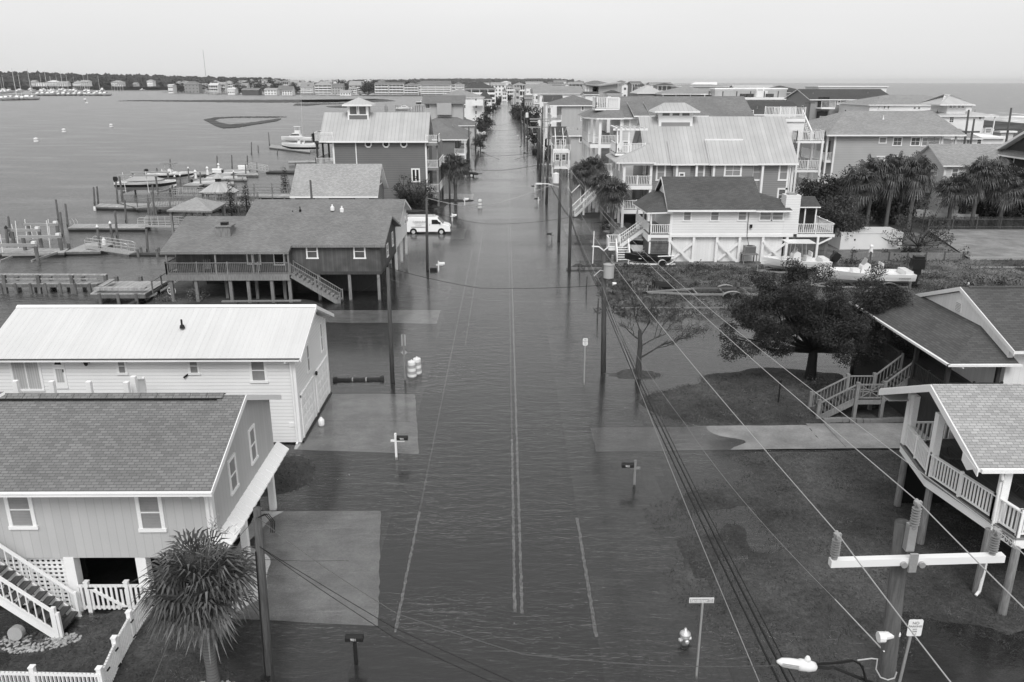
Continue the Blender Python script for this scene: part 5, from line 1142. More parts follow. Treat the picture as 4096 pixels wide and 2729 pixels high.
for a in ((1232, 248, 1300, 325), (1362, 248, 1442, 325), (1245, 362, 1285, 400)): win_px(h, 310.5, *zz('C', a[0], a[1]), *zz('C', a[2], a[3]), pane='glass_curtain', fw=.3, div=(2, 1))
h = T('C', 1330, 1480, 432, 345, 235, 10, 'c', 'l', 'gy', 'small cream gable with a pointed window beside a power pole', 2, None, 1)
h = T('C', 1475, 2640, 330, 190, 215, 20, 'm', 'd', 'gx', 'grey three-storey house with charcoal roof and glass corner balconies', 3, None, 0)
for k in range(3):
    z = ay(*zz('C', 1600, 440), 214)[2] - k * 3.6; p, q = ay(*zz('C', 1590, 440), 214)[0], ay(*zz('C', 1772, 440), 214)[0]
    MB().box(p, q, 211.8, 215.5, z - .3, z).build('balcony_deck', 'white_paint', h); railing(h, [(p, 212, z), (q, 212, z)], 1.5, .3, 2.5, bw=.05, name='balcony_railing'); MB().box(p + .3, q - .4, 215.2, 215.45, z + .1, z + 2.6).build('glass_door', 'glass_dark', h)
for a in ((1848, 338, 1893, 402), (1965, 338, 2032, 420), (2118, 338, 2176, 404)): win_px(h, 215.5, *zz('C', a[0], a[1]), *zz('C', a[2], a[3]), pane='glass_mid', fw=.25)
T('C', 1590, 2540, 152, 148, 330, 16, 'w', 'w', 'flat', 'long flat white roof rising behind the charcoal-roofed house', 4, None, 0)
T('C', 1490, 1640, 330, 200, 290, 10, 'c', 'l', 'gy', 'cream gabled house tucked behind the charcoal-roofed house corner', 3, None, 2)
h = T('D', 90, 1650, 325, 182, 195, 19, 'w', 'p', 'hip', 'white house with a long light hip roof near the ocean', 3, None, 0, inset=8)
for a in ((738, 350, 780, 398), (803, 350, 846, 398), (225, 338, 250, 392), (303, 338, 338, 392), (358, 338, 395, 392)): win_px(h, 195.5, *zz('D', a[0], a[1]), *zz('D', a[2], a[3]), pane='glass_mid', fw=.15)
h = T('D', 1075, 1985, 486, 376, 178, 17, 'w', 'k', 'hip', 'white beach house with square lantern tower and pale metal roofs', 3, 'E', 0, inset=7)
p, q = ay(*zz('D', 1222, 455), 180), ay(*zz('D', 1518, 318), 180); MB().box(p[0], q[0], 180, 187, p[2] - 2, q[2]).build('lantern_tower', 'white_lap', h)
hip_roof(h, p[0] - 2.2, q[0] + 1, 178.8, 188.2, q[2], q[2] + 2.0, 'x', .25, 'metal_pale', inset=4.4, name='lantern_roof')
for u in (1268, 1322, 1390, 1442): win_px(h, 180, *zz('D', u, 328), *zz('D', u + 36, 375), pane='glass_mid', fw=.08, div=(2, 2))
win_px(h, 178.5, *zz('D', 1270, 500), *zz('D', 1326, 588), pane='glass_mid', fw=.12, div=(2, 3)); win_px(h, 178.5, *zz('D', 1690, 500), *zz('D', 1734, 548), pane='glass_mid', fw=.12); win_px(h, 178.5, *zz('D', 1795, 660), *zz('D', 1870, 742), pane='glass_mid', fw=.12)
h = T('D', 1290, 1762, 815, 662, 152, 12, 'w', 'p', 'hip', 'low white house with light hip roof between two power poles', 2, None, 0)
for a in ((1510, 832, 1560, 905), (1668, 824, 1730, 905)): win_px(h, 152.5, *zz('D', a[0], a[1]), *zz('D', a[2], a[3]), pane='glass_mid', fw=.15)
h = T('D', 1720, 2120, 795, 750, 158, 14, 'w', 'w', 'flat', 'low flat white-roofed building before the beach', 2, None, 1)
h = T('D', 2010, 2260, 710, 692, 185, 8, 'c', 'w', 'flat', 'white-framed open carport by the dunes', 1, None, 1)
def house_large_grey():
    A = lambda x, y, q=127.0: ay(*zz('S', x, y), q); Y = 127.0
    h = thing('beach_house', 'large grey lap-sided house with pale hip roof and corner porch behind palms', 'house', (62, 136, 0))
    x0, x1 = A(583, 600)[0], A(1335, 600)[0]; gable_walls(h, x0, x1, Y, 146, 0, 10.25, 0, '', 'light_lap')
    rx0, rx1 = A(526, 500)[0], A(1490, 500)[0]
    m = MB(); y0, y1, zr = Y - .8, 147, ay(*zz('S', 900, 338), 137)[2]; ra, rb = ay(*zz('S', 660, 340), 137)[0] , ay(*zz('S', 1270, 338), 137)[0]
    slab(m, [(rx0, y0, 10.3), (rx1, y0, 10.3), (rb, 137, zr), (ra, 137, zr)], .22); slab(m, [(rx1, y1, 10.3), (rx0, y1, 10.3), (ra, 137, zr), (rb, 137, zr)], .22); slab(m, [(rx0, y1, 10.3), (rx0, y0, 10.3), (ra, 137, zr)], .22); slab(m, [(rx1, y0, 10.3), (rx1, y1, 10.3), (rb, 137, zr)], .22)
    m.build('roof', ['shingle_pale', 'white_paint'], h)
    for a in ((900, 518, 950, 566, 1, 1), (998, 518, 1055, 584, 2, 2), (1122, 518, 1182, 584, 2, 2), (1198, 520, 1236, 586, 1, 2), (1242, 520, 1280, 580, 1, 2), (1284, 520, 1320, 578, 1, 2), (882, 652, 936, 700, 5, 5), (982, 652, 1040, 718, 2, 2), (1108, 652, 1145, 680, 1, 1)):
        win_px(h, Y, *zz('S', a[0], a[1]), *zz('S', a[2], a[3]), pane='glass_blind' if a[4] == 1 else 'glass_mid', fw=.16, div=(a[4], a[5]))
    for x in (x0 + .1, x1 - .1): MB().box(x - .14, x + .14, Y - .04, Y + .1, 0, 10.1).build('corner_board', 'white_paint', h)
    for z in (2.9, 6.3): MB().box(rx0 + .5, x0, Y + .3, 138, z - .3, z).build('balcony_deck', 'white_paint', h); railing(h, [(x0, Y + .4, z), (rx0 + .6, Y + .4, z), (rx0 + .6, 138, z)], 1.2, .22, 2.5, bw=.06, name='balcony_railing')
    posts(h, [(rx0 + .6, Y + .4), (rx0 + .6, 132), (rx1 - 1.0, Y + .2), (rx1 - 3.5, Y + 5)], 0, 10.1, .24)
    MB().box(x0 - .3, x0 - .05, 128.5, 131, 6.6, 9.2).build('porch_door', 'glass_mid', h)
    a_ = A(928, 392, 133); MB().lathe([(.15, -.4), (.15, 0), (.06, .05), (.06, .5)], a_[0], 133, 8, zb=a_[2]).build('vent_pipe', 'white_paint', h)
house_large_grey()
def house_small_gable():
    h = thing('cottage', 'small white lap cottage with pale gable roof between the two palm clusters', 'house', (66, 112, 0))
    X, Y0, Y1 = 58.3, 108, 116.4
    gable_walls(h, X, 80, Y0, Y1, 0, 7.45, 9.7, 'x', 'cream_lap'); gable_roof(h, X - .5, 81, Y0 - .5, Y1 + .5, 7.5, 9.95, 'x', .2, 'shingle_pale')
    win_px(h, Y0, *zz('S', 1405, 735), *zz('S', 1448, 800), pane='glass_blind', fw=.18)
    winx_px(h, 'W', X, zz('S', 1306, 795), zz('S', 1283, 725), pane='glass_blind', fw=.15); winx_px(h, 'W', X, zz('S', 1238, 760), zz('S', 1202, 708), pane='glass_mid', fw=.15, div=(2, 1))
    MB().box(X - .02, X + .25, Y0 - .04, Y0 + .1, 0, 7.4).build('corner_board', 'white_paint', h)
    m = MB(); slab(m, [(X - 4.8, 112, 5.4), (X, 112, 6.2), (X, 118, 7.0), (X - 4.8, 118, 6.2)], .2); m.build('porch_roof', ['shingle_grey', 'white_paint'], h)
    MB().box(X - 2.6, X - .1, 110.4, 112, 3.2, 3.4).build('porch_deck', 'wood_dark', h); railing(h, [(X - .1, 110.4, 3.4), (X - 2.4, 110.4, 3.4)], 1.1, .2, 2, 'wood_brown', name='porch_railing')
house_small_gable()
def house_brick():
    YF = 111.; x = ay(*zz('S', 1745, 700), YF)[0]; h = thing('brick_house', 'dark brick house with white-trimmed gable at the right edge', 'house', (x + 6, 104, 0))
    A = lambda u, v: ax(*zz('S', u, v), x); e, pk = A(1725, 603), A(1909, 480); Yn = 2 * pk[1] - YF - 4; s = (pk[2] - e[2]) / (e[1] - pk[1]); ym = (YF + Yn) / 2; ze = e[2]; zr = ze + s * (YF - ym)
    gable_walls(h, x, x + 14, Yn, YF, 0, ze - .2, zr - .3, 'x', 'brick_dark'); gable_roof(h, x - .9, x + 15, Yn - .6, YF + .6, ze, zr, 'x', .35, 'shingle_grey')
    b = A(1909, 632); c = A(1725, 603); m = MB(); slab(m, [(x - 1.3, YF + .6, c[2] - .5), (x - 1.3, Yn, c[2] - .5), (x, Yn, c[2] + .1), (x, YF + .6, c[2] + .1)], .2); m.build('skirt_roof', ['shingle_grey', 'white_paint'], h)
    winx_px(h, 'W', x, zz('S', 1832, 738), zz('S', 1768, 645), pane='glass_dark', fw=.18, div=(2, 2))
house_brick()
FS = [('G', 245, 330, 222, 206, 1400, 's', 'w', 'gx', 2), ('G', 482, 705, 202, 164, 1420, 'm', 'g', 'hip', 3), ('G', 728, 802, 208, 190, 1450, 'w', 'p', 'gx', 3), ('G', 842, 978, 222, 190, 1300, 'w', 'w', 'gx', 3),
      ('G', 868, 988, 182, 150, 1500, 'w', 'l', 'hip', 3), ('G', 975, 1085, 208, 176, 1380, 'w', 'l', 'gx', 3), ('G', 1050, 1200, 195, 154, 1450, 'w', 'l', 'hip', 4), ('G', 1180, 1322, 212, 180, 1400, 'c', 'p', 'hip', 3),
      ('G', 1108, 1230, 282, 258, 1230, 'w', 'w', 'gx', 1), ('G', 1240, 1412, 232, 190, 1480, 'c', 'p', 'gx', 3), ('G', 1318, 1575, 288, 260, 1210, 'd', 'g', 'gx', 2), ('G', 1460, 1592, 226, 184, 1420, 'w', 'p', 'gy', 3),
      ('G', 1540, 1662, 246, 190, 1350, 'l', 'p', 'gx', 2), ('G', 1645, 1835, 290, 262, 1200, 'w', 'l', 'gx', 2), ('G', 1650, 1785, 230, 194, 1450, 'l', 'p', 'gx', 3), ('G', 1900, 2062, 302, 235, 1180, 'w', 'g', 'gx', 2),
      ('G', 1848, 1985, 270, 226, 1320, 'm', 'g', 'gx', 2), ('G', 2125, 2282, 232, 180, 1400, 'w', 'l', 'gx', 3), ('G', 1798, 1905, 185, 150, 1650, 'c', 'p', 'gx', 3), ('G', 1990, 2155, 182, 144, 1600, 'l', 'l', 'gx', 3),
      ('G', 1562, 1705, 156, 138, 1900, 'w', 'l', 'gx', 2), ('G', 1420, 1482, 160, 132, 1900, 'w', 'p', 'hip', 2), ('F', 200, 455, 216, 166, 1230, 'w', 'l', 'hip', 4), ('F', 450, 625, 248, 195, 1220, 'l', 'g', 'gx', 3),
      ('F', 0, 192, 252, 182, 1250, 'w', 'p', 'gx', 4), ('F', 568, 742, 322, 290, 1150, 'w', 'l', 'gx', 1), ('F', 705, 880, 222, 160, 1300, 'w', 'l', 'gx', 4), ('F', 700, 822, 272, 228, 1220, 'c', 'p', 'hip', 3),
      ('F', 850, 962, 206, 166, 1450, 'l', 'l', 'gx', 3), ('F', 1075, 1278, 206, 178, 1180, 'w', 'g', 'gx', 4), ('F', 1278, 1500, 208, 180, 1180, 'w', 'g', 'gx', 4), ('F', 1498, 1712, 222, 184, 1180, 'w', 'g', 'hip', 4),
      ('F', 1740, 2185, 218, 158, 1150, 'w', 'g', 'gx', 5), ('F', 2188, 2255, 210, 196, 1300, 'w', 'w', 'flat', 3), ('F', 2252, 2380, 236, 206, 1250, 'w', 'p', 'gx', 2), ('F', 430, 560, 160, 148, 1700, 'w', 'w', 'flat', 2),
      ('F', 900, 1042, 162, 140, 1800, 'w', 'w', 'hip', 2), ('F', 258, 352, 182, 144, 1600, 'l', 'l', 'gy', 3), ('F', 1125, 1225, 162, 138, 1500, 'l', 'g', 'hip', 3),
      ('H', 472, 622, 236, 205, 1850, 's', 'w', 'flat', 3), ('H', 618, 782, 232, 207, 1850, 'w', 'w', 'hip', 3), ('H', 770, 902, 252, 220, 1830, 'c', 'l', 'gx', 2), ('H', 405, 470, 228, 206, 1900, 'c', 'l', 'gx', 2),
      ('H', 972, 1078, 250, 208, 1880, 'w', 'l', 'hip', 3), ('H', 1070, 1188, 226, 204, 1880, 'w', 'l', 'gx', 3), ('H', 1488, 1642, 232, 208, 1850, 'w', 'l', 'hip', 3), ('H', 1540, 1645, 262, 236, 1800, 'w', 'p', 'hip', 2),
      ('H', 1965, 2052, 216, 194, 1880, 'w', 'l', 'hip', 2), ('H', 1778, 1832, 256, 236, 1820, 'c', 'p', 'gx', 2)]
rr = random.Random(21)
for i in range(18):
    u = rr.uniform(300, 2300); v = rr.choice((168, 182, 205)); w_ = rr.uniform(60, 120); FS.append(('G' if i % 3 else 'F', u, u + w_, v, v - rr.uniform(16, 32), rr.uniform(1480, 1700), rr.choice('wwlc'), rr.choice('lpg'), rr.choice(('gx', 'hip', 'gy')), 3))
FS.sort(key=lambda e: zz(e[0], e[1], 0)[0])
ORD = ['first', 'second', 'third', 'fourth', 'fifth', 'sixth', 'seventh', 'eighth', 'ninth', 'tenth', 'eleventh', 'twelfth', 'thirteenth', 'fourteenth', 'fifteenth', 'sixteenth', 'seventeenth', 'eighteenth', 'nineteenth', 'twentieth']
def ordn(i): return ORD[i] if i < 20 else ('twenty-', 'thirty-', 'forty-', 'fifty-', 'sixty-')[(i + 1) // 10 - 2] + ORD[(i + 1) % 10 - 1] if (i + 1) % 10 else ('thirtieth', 'fortieth', 'fiftieth', 'sixtieth')[(i + 1) // 10 - 3]
for i, (k, xl, xr, ye, yr, Y, w, r, t, fl) in enumerate(FS):
    T(k, xl, xr, ye, yr, Y, 18, w, r, t, '%s house with %s roof, %s from the left on the far shore' % (WN[w], RN[r], ordn(i)), fl, porch='S' if fl >= 3 and w in 'wc' else None, nwin=4, group='houses on the far shore', zb=ay(*zz('H', 500, 288), Y)[2] if k == 'H' else .2)
def LP(mb, name, mt, par, smooth=False, label=None):
    o = mb.build(name, mt, None, smooth); o.parent = par
    if label: o['label'] = label
    return o
PILES = []
def pile(k, top, base, cap=None, r=.14, z0=0.):
    b = gp(*zz(k, *base), z0); t = ay(*zz(k, *top), b[1]); PILES.append((b, t, cap, r))
for t, b in (((110, 558), (140, 822)), ((750, 330), (790, 625)), ((808, 500), (850, 830)), ((1258, 165), (1275, 400)), ((1303, 155), (1325, 390)), ((1558, 88), (1585, 370)),
             ((1545, 485), (1580, 850)), ((1675, 335), (1700, 640)), ((1990, 360), (2015, 720)), ((2050, 140), (2078, 650)), ((1968, 728), (1988, 1035)), ((727, 1447), (745, 1560))): pile('M', t, b)
pile('M', (878, 388), (915, 700)); pile('M', (920, 920), (935, 1050), r=.2)
pile('M', (1480, 655), (1528, 940), 'w'); pile('M', (1307, 705), (1352, 1060), 'w'); pile('M', (82, 718), (112, 1000), 'b', .18)
for t, b in (((592, 278), (607, 405)), ((762, 240), (775, 365)), ((940, 122), (950, 265)), ((1572, 75), (1577, 205)), ((1770, 68), (1778, 245)), ((1980, 75), (1987, 240)), ((1345, 300), (1355, 490)),
             ((965, 420), (985, 635)), ((1957, 190), (1963, 355)), ((2107, 170), (2115, 300)), ((2037, -45), (2040, 60)), ((2125, -60), (2130, 32))): pile('O', t, b)
for t, b in (((1185, 248), (1202, 460)), ((1003, 362), (1020, 600)), ((1075, 345), (1090, 560)), ((413, 365), (425, 470)), ((463, 350), (470, 470)), ((1795, 295), (1800, 425))): pile('O', t, b, 'w')
for t, b in (((1870, 575), (1878, 665)), ((1752, 642), (1752, 728)), ((1932, 690), (1933, 732)), ((1722, 735), (1724, 800))): pile('V', t, b)
for i, (b, t, cap, r) in enumerate(sorted(PILES, key=lambda q: q[0][0] / q[0][1])):
    w = {'w': 'white-capped', 'b': 'dark-capped', None: 'bare'}[cap]
    th = thing('mooring_pile', '%s timber mooring pile, %s from the left along the docks' % (w, ordn(i)), 'pile', b, 'mooring piles along the docks')
    m = MB(); m.tube([(b[0], b[1], -1.2), (b[0] * .9 + t[0] * .1, b[1], b[2] + (t[2] - b[2]) * .1), (t[0], b[1], t[2])], [r, r, r * .85], 9); m.build('shaft', 'pile_wood', th)
    MB().tube([(b[0], b[1], -1.0), (b[0], b[1], .35)], r * 1.03, 9).build('waterline', 'wet_dark', th)
    if cap: MB().lathe([(r * 1.15, 0), (r * 1.15, .08), (.02, .32)], t[0], b[1], 9, zb=t[2]).build('cap', 'gel_white' if cap == 'w' else 'black_metal', th)
def dock(label, q, z=.6, th=.28, plank='dock_plank', piles=0, name='dock', rim='pile_wood', floatd=False, pf=None):
    """q: four sighted pixels (front-left, front-right, rear-right, rear-left) of the deck surface at height z"""
    P = [gp(*zz(*a), z) for a in q]; c = tuple(sum(p[i] for p in P) / 4 for i in range(2)); d = thing(name, label, 'dock', (c[0], c[1], 0))
    MB().prism([(p[0], p[1], z) for p in P], (0, 0, -.06)).build('planking', plank, d); MB().prism([(p[0], p[1], z - .065) for p in P], (0, 0, -(th - .065))).build('rim', rim, d)
    if floatd: MB().prism([(p[0] * .99 + c[0] * .01, p[1] * .99 + c[1] * .01, z - th) for p in P], (0, 0, -z)).build('float', 'wet_dark', d)
    for i in range(piles):
        t = (i + .5) / piles
        for a, b in ((0, 1), (3, 2)):
            x, y = P[a][0] * (1 - t) + P[b][0] * t, P[a][1] * (1 - t) + P[b][1] * t; MB().lathe([(.15, -1.5), (.14, z + (pf or .0))], x, y, 8).build('pile', 'pile_wood', d)
    return d, P
d, P = dock('long timber boardwalk with a flat top rail, nearest dock to the white roof', [('M', -300, 1462), ('M', 1300, 1462), ('M', 1450, 1428), ('M', -300, 1420)], .95, .35, piles=8)
y = P[0][1] + .1; zr = .95
m = MB(); m.bar((P[0][0], y, ay(*zz('M', 100, 1336), y)[2]), (gp(*zz('M', 1440, 1462), .95)[0], y, ay(*zz('M', 1400, 1342), y)[2]), .35, .08); m.bar((P[0][0], y, 1.35), (P[1][0], y, 1.35), .06, .12); m.build('top_rail', 'dock_plank', d)
for u in (50, 510, 960, 1415): a = ay(*zz('M', u, 1345), y); b = ay(*zz('M', u + 15, 1540), y); MB().bar((a[0], y, a[2]), (b[0], y, -.8), .28).build('rail_post', 'pile_wood', d)
for u in (220, 668, 1110): a = ay(*zz('M', u, 1368), y + 2.2); MB().box(a[0] - .15, a[0] + .15, y + 2.1, y + 2.4, -.5, a[2]).build('pile', 'pile_wood', d)
d, P = dock('timber platform with an L-shaped bench beside the dark stilt house', [('M', 1210, 1600), ('M', 1950, 1600), ('M', 2250, 1428), ('M', 1440, 1428)], .95, .4, piles=3)
y = P[0][1] + .2; a, b = ay(*zz('M', 1255, 1515), y), ay(*zz('M', 1945, 1515), y); c = ay(*zz('M', 1470, 1437), y + 2.6)
m = MB(); m.box(a[0], b[0], y, y + .5, 1.32, 1.42); m.box(a[0], b[0], y - .05, y, 1.2, 1.42); m.bar((a[0] + .3, y + .4, 1.37), (c[0], y + 3.2, 1.37), .5, .1); m.build('bench', 'dock_plank', d)
railing(d, [(P[1][0] + .6, P[1][1] + .2, .95), (P[2][0] + 1.6, P[2][1] + .9, 1.7)], 1.0, 9, 1.2, 'pile_wood', name='handrail')
for u in (1555, 1880): a = ay(*zz('M', u, 1368), P[2][1]); MB().box(a[0] - .15, a[0] + .15, a[1] - .1, a[1] + .2, -.5, a[2]).build('pile', 'pile_wood', d)
d, P = dock('long floating timber dock with boarding ladder ahead of the aluminium ramp', [('M', 910, 712), ('M', 1950, 712), ('M', 2010, 660), ('M', 1000, 660)], .55, .22, floatd=True)
for u in (0, .45): MB().tube([(P[3][0] - .3 + u, P[3][1] - .2, .5), (P[3][0] - .4 + u, P[3][1] - .2, 1.0), (P[3][0] - .1 + u, P[3][1] - .2, 1.25), (P[3][0] + .1 + u, P[3][1] - .2, .9), (P[3][0] + .1 + u, P[3][1] - .2, .5)], .025, 6).build('ladder_rail', 'alu', d)
d, P = dock('floating dock with white corner bumpers at the end of the fenced pier', [('M', 1275, 425), ('M', 1830, 440), ('M', 1600, 395), ('M', 1340, 385)], .6, .25, floatd=True)
for u in (0, .5): x = P[0][0] * (1 - u) + P[1][0] * u; MB().lathe([(.16, -.1), (.2, .2), (.16, .62)], x, P[0][1] - .12, 8).build('bumper', 'gel_white', d)
d, P = dock('low walkway with hoop-railed side ramp joining the fenced pier', [('M', 1830, 440), ('M', 2010, 430), ('M', 1980, 385), ('M', 1620, 375)], .75, .2)
railing(d, [(P[0][0] - 1.5, P[0][1], .8), (P[1][0], P[1][1], .8)], 1.05, 9, 2, 'pile_wood', name='handrail'); railing(d, [(P[3][0], P[3][1] + .5, .8), (P[2][0], P[2][1] + .5, .8)], 1.05, 9, 2, 'pile_wood', name='handrail')
d, P = dock('long timber pier with close baluster railing behind the hipped pavilion', [('O', 650, 765), ('O', 2130, 745), ('O', 2130, 690), ('O', 700, 690)], 1.1, .4, piles=8)
railing(d, [P[0], P[1]], 1.25, .22, 3., 'wood_grey', name='pier_railing', bw=.07, pw=.16, top=.2); railing(d, [P[3], P[2]], 1.25, .22, 3., 'wood_grey', name='pier_railing', bw=.07, pw=.16, top=.2)
d, P = dock('straight pier with open three-rail fence beyond the octagonal gazebo', [('O', 1600, 630), ('O', 2560, 640), ('O', 2560, 585), ('O', 1600, 590)], .9, .35, rim='wet_dark', piles=6)
railing(d, [P[0], P[1]], 1.5, 1, 3.0, 'wood_grey', hor=3, name='pier_railing', pw=.14); railing(d, [P[3], P[2]], 1.5, 1, 3.0, 'wood_grey', hor=3, name='pier_railing', pw=.14)
d, P = dock('grey floating platform at the foot of the near aluminium ramp', [('M', 860, 1035), ('M', 1350, 1025), ('M', 1520, 915), ('M', 1170, 915)], .5, .28, floatd=True)
m = MB(); x, y_ = gp(*zz('M', 1405, 940), .5)[:2]; m.lathe([(.22, .5), (.22, 1.1), (.12, 1.15), (.12, 1.3)], x, y_, 10); m.build('power_pedestal', 'gel_white', d)
d, P = dock('low dark walkway running at water level under the roof corner of the stilt house', [('M', 1730, 1072), ('M', 2500, 1072), ('M', 2500, 1045), ('M', 1780, 1045)], .25, .3, plank='wood_dark', rim='wet_dark', piles=3, pf=.6)
d, P = dock('wide platform under the empty boat lifts at the left edge', [('M', -100, 1050), ('M', 860, 1045), ('M', 930, 985), ('M', -100, 975)], .55, .25, floatd=True)
d, P = dock('upper floating finger dock with white dock boxes', [('O', 1110, 475), ('O', 1330, 480), ('O', 2020, 265), ('O', 1700, 260)], .5, .3, floatd=True)
d, P = dock('narrow concrete finger dock behind the moored centre-console boat', [('O', 945, 345), ('O', 1500, 320), ('O', 1560, 292), ('O', 945, 292)], .5, .3, floatd=True, plank='concrete')
d, P = dock('short finger dock, first on the right of the upper float', [('O', 1400, 460), ('O', 1800, 455), ('O', 1800, 425), ('O', 1480, 425)], .5, .35, floatd=True)
d, P = dock('short finger dock, second on the right of the upper float', [('O', 1600, 395), ('O', 1975, 395), ('O', 1965, 360), ('O', 1680, 360)], .5, .35, floatd=True)
d, P = dock('short finger dock, third on the right of the upper float', [('O', 1750, 335), ('O', 2130, 335), ('O', 2120, 305), ('O', 1800, 305)], .5, .35, floatd=True)
d, P = dock('low dark walkway leading right from the far aluminium ramp', [('O', 2230, 300), ('O', 2700, 305), ('O', 2700, 278), ('O', 2290, 278)], .4, .35, plank='wood_dark', rim='wet_dark')
d, P = dock('boat dock under the two white fishing boats left of the cupola house', [('V', 1875, 678), ('V', 2160, 712), ('V', 2160, 690), ('V', 1890, 660)], .5, .3, floatd=True)
d, P = dock('short pier stub above the pale cottage roof', [('V', 2010, 785), ('V', 2200, 780), ('V', 2200, 770), ('V', 2010, 775)], .9, .3, piles=2)
for nm, u, v in (('white dock box in front of the far ramp', 1925, 250), ('white dock box at the elbow of the upper float', 1582, 295)):
    b = gp(*zz('O', u, v + 10), .5); t = thing('dock_box', nm, 'box', b); LP(MB().box(-.9, .9, -.4, .4, 0, .6), 'body', 'gel_white', t); LP(MB().prism([(-.95, -.45, .6), (-.95, .45, .6), (-.95, .3, .8), (-.95, -.3, .8)], (1.9, 0, 0)), 'lid', 'gel_white', t)
for nm, u, v in (('white power pedestal between the dock boxes', 1450, 335), ('white power pedestal with coiled dark hose', 1290, 385), ('white lantern pedestal behind the left dock box', 1600, 285)):
    b = gp(*zz('O', u, v), .5); t = thing('power_pedestal', nm, 'pedestal', b); LP(MB().lathe([(.28, 0), (.2, .9), (.12, 1.0), (.12, 1.3)], 0, 0, 10), 'post', 'gel_white', t); LP(MB().lathe([(.3, 1.3), (.05, 1.65)], 0, 0, 10), 'hood', 'gel_white', t)
def gangway(label, a, b, za, zb, w=1.2):
    A, B = gp(*zz(*a), za), gp(*zz(*b), zb); t = thing('gangway', label, 'ramp', A); A, B = Vector(A), Vector(B); d = (B - A).normalized(); n = Vector((-d.y, d.x, 0)).normalized() * w
    m = MB(); m.prism([tuple(A), tuple(B), tuple(B + n), tuple(A + n)], (0, 0, -.12)); m.build('ramp_deck', 'concrete', t)
    for k in (0, 1):
        m = MB(); o = n * k; U_ = Vector((0, 0, 1))
        for h in (.4, .75): m.tube([tuple(A + o + U_ * h), tuple(B + o + U_ * h)], .025, 6)
        m.tube([tuple(A + o), tuple(A + o + U_ * .9 + d * .1), tuple(A + o + U_ * 1.1 + d * .4), tuple(B + o + U_ * 1.1 - d * .4), tuple(B + o + U_ * .95), tuple(B + o - d * .3)], .03, 6)
        for i in range(1, 6): q = A.lerp(B, i / 6) + o; m.tube([tuple(q), tuple(q + U_ * 1.1)], .02, 5)
        m.build('handrail', 'alu', t)
gangway('aluminium ramp sloping from the grey float toward the water-level walkway', ('M', 1145, 978), ('M', 1735, 1062), .75, .35)
gangway('aluminium ramp between the long floating dock and the hipped pavilion', ('M', 1855, 690), ('M', 2420, 700), .6, .9)
gangway('aluminium ramp joining the upper float to the fenced pier', ('O', 975, 608), ('O', 1330, 612), .6, .9)
gangway('farthest aluminium ramp, right of the dock boxes', ('O', 1960, 245), ('O', 2235, 292), 1.1, .5)
lf = thing('boat_lift', 'empty four-beam boat lift with white guide poles at the left edge', 'boat lift', gp(*zz('M', 400, 1000)))
for (x0, y0), (x1, y1), yb in (((325, 668), (785, 668), 930), ((95, 745), (545, 745), 990), ((245, 832), (825, 832), 1080), ((-200, 945), (500, 945), 1215)):
    B = gp(*zz('M', x1 - 10, yb)); Y = B[1]; a, b = ay(*zz('M', x0, y0), Y), ay(*zz('M', x1, y1), Y)
    MB().bar(a, b, .22, .30).build('beam', 'galv', lf); MB().box(b[0] - .5, b[0] - .1, Y - .2, Y + .2, b[2] + .15, b[2] + .4).build('motor', 'gel_white', lf)
    for x in (a[0] + .5, b[0] - .2): MB().tube([(x, Y, -1), (x, Y, a[2] - .12)], .19, 9).build('pile', 'pile_wood', lf)
for t, b in (((155, 660), (205, 900)), ((205, 618), (252, 1020)), ((333, 597), (358, 815)), ((475, 660), (505, 810)), ((408, 678), (450, 905)), ((625, 612), (680, 1010)), ((647, 595), (672, 812)), ((0, 800), (45, 1080))):
    B = gp(*zz('M', b[0], b[1] + 30)); a = ay(*zz('M', *t), B[1]); c = ay(*zz('M', *b), B[1]); MB().tube([a, c], .05, 8).build('guide_pole', 'gel_white', lf)
for a, b in (((30, 1078), (665, 1068)), ((100, 1045), (720, 1035)), ((0, 1165), (160, 1098)), ((425, 1160), (770, 1045)), ((-100, 865), (700, 875))):
    A_ = gp(*zz('M', *a), .55); B_ = gp(*zz('M', *b), .55); MB().bar(A_, B_, .14, .22).build('cradle_beam', 'galv', lf)
def pavilion():
    z = 3.6; fl, fr, rr = gp(*zz('O', 895, 812), z), gp(*zz('O', 1500, 822), z), gp(*zz('O', 1690, 716), z); rl = (fl[0] + rr[0] - fr[0], rr[1], z)
    t = thing('pavilion', 'open pavilion with pale hipped shingle roof on the dock', 'pavilion', ((fl[0] + rr[0]) / 2, (fl[1] + rr[1]) / 2, 0))
    ap = ((fl[0] + rr[0]) / 2, (fl[1] + rr[1]) / 2); za = ay(*zz('O', 1285, 635), ap[1])[2]; A_ = (ap[0], ap[1], za)
    m = MB(); [slab(m, [p, q, A_], .2) for p, q in ((fl, fr), (fr, rr), (rr, rl), (rl, fl))]; m.build('roof', ['shingle_light', 'wood_grey'], t)
    for p in (fl, fr, rr, rl, ((fl[0] + fr[0]) / 2, fl[1], z), ((rl[0] + rr[0]) / 2, rr[1], z)):
        x, y = p[0] * .88 + ap[0] * .12, p[1] * .88 + ap[1] * .12; MB().box(x - .13, x + .13, y - .13, y + .13, -1, z - .1).build('post', 'wood_grey', t)
    MB().box(fl[0] + 1, rr[0] - .5, fl[1] + 1, rr[1] - 1, .8, 1.0).build('deck', 'dock_plank', t)
    r1 = (fl[0] + 1, fl[1] + 1, 1.0); railing(t, [(rr[0] - .5, fl[1] + 1, 1.0), (rr[0] - .5, rr[1] - 1, 1.0), (fl[0] + 1, rr[1] - 1, 1.0)], 1.1, .2, 2.5, 'wood_grey')
pavilion()
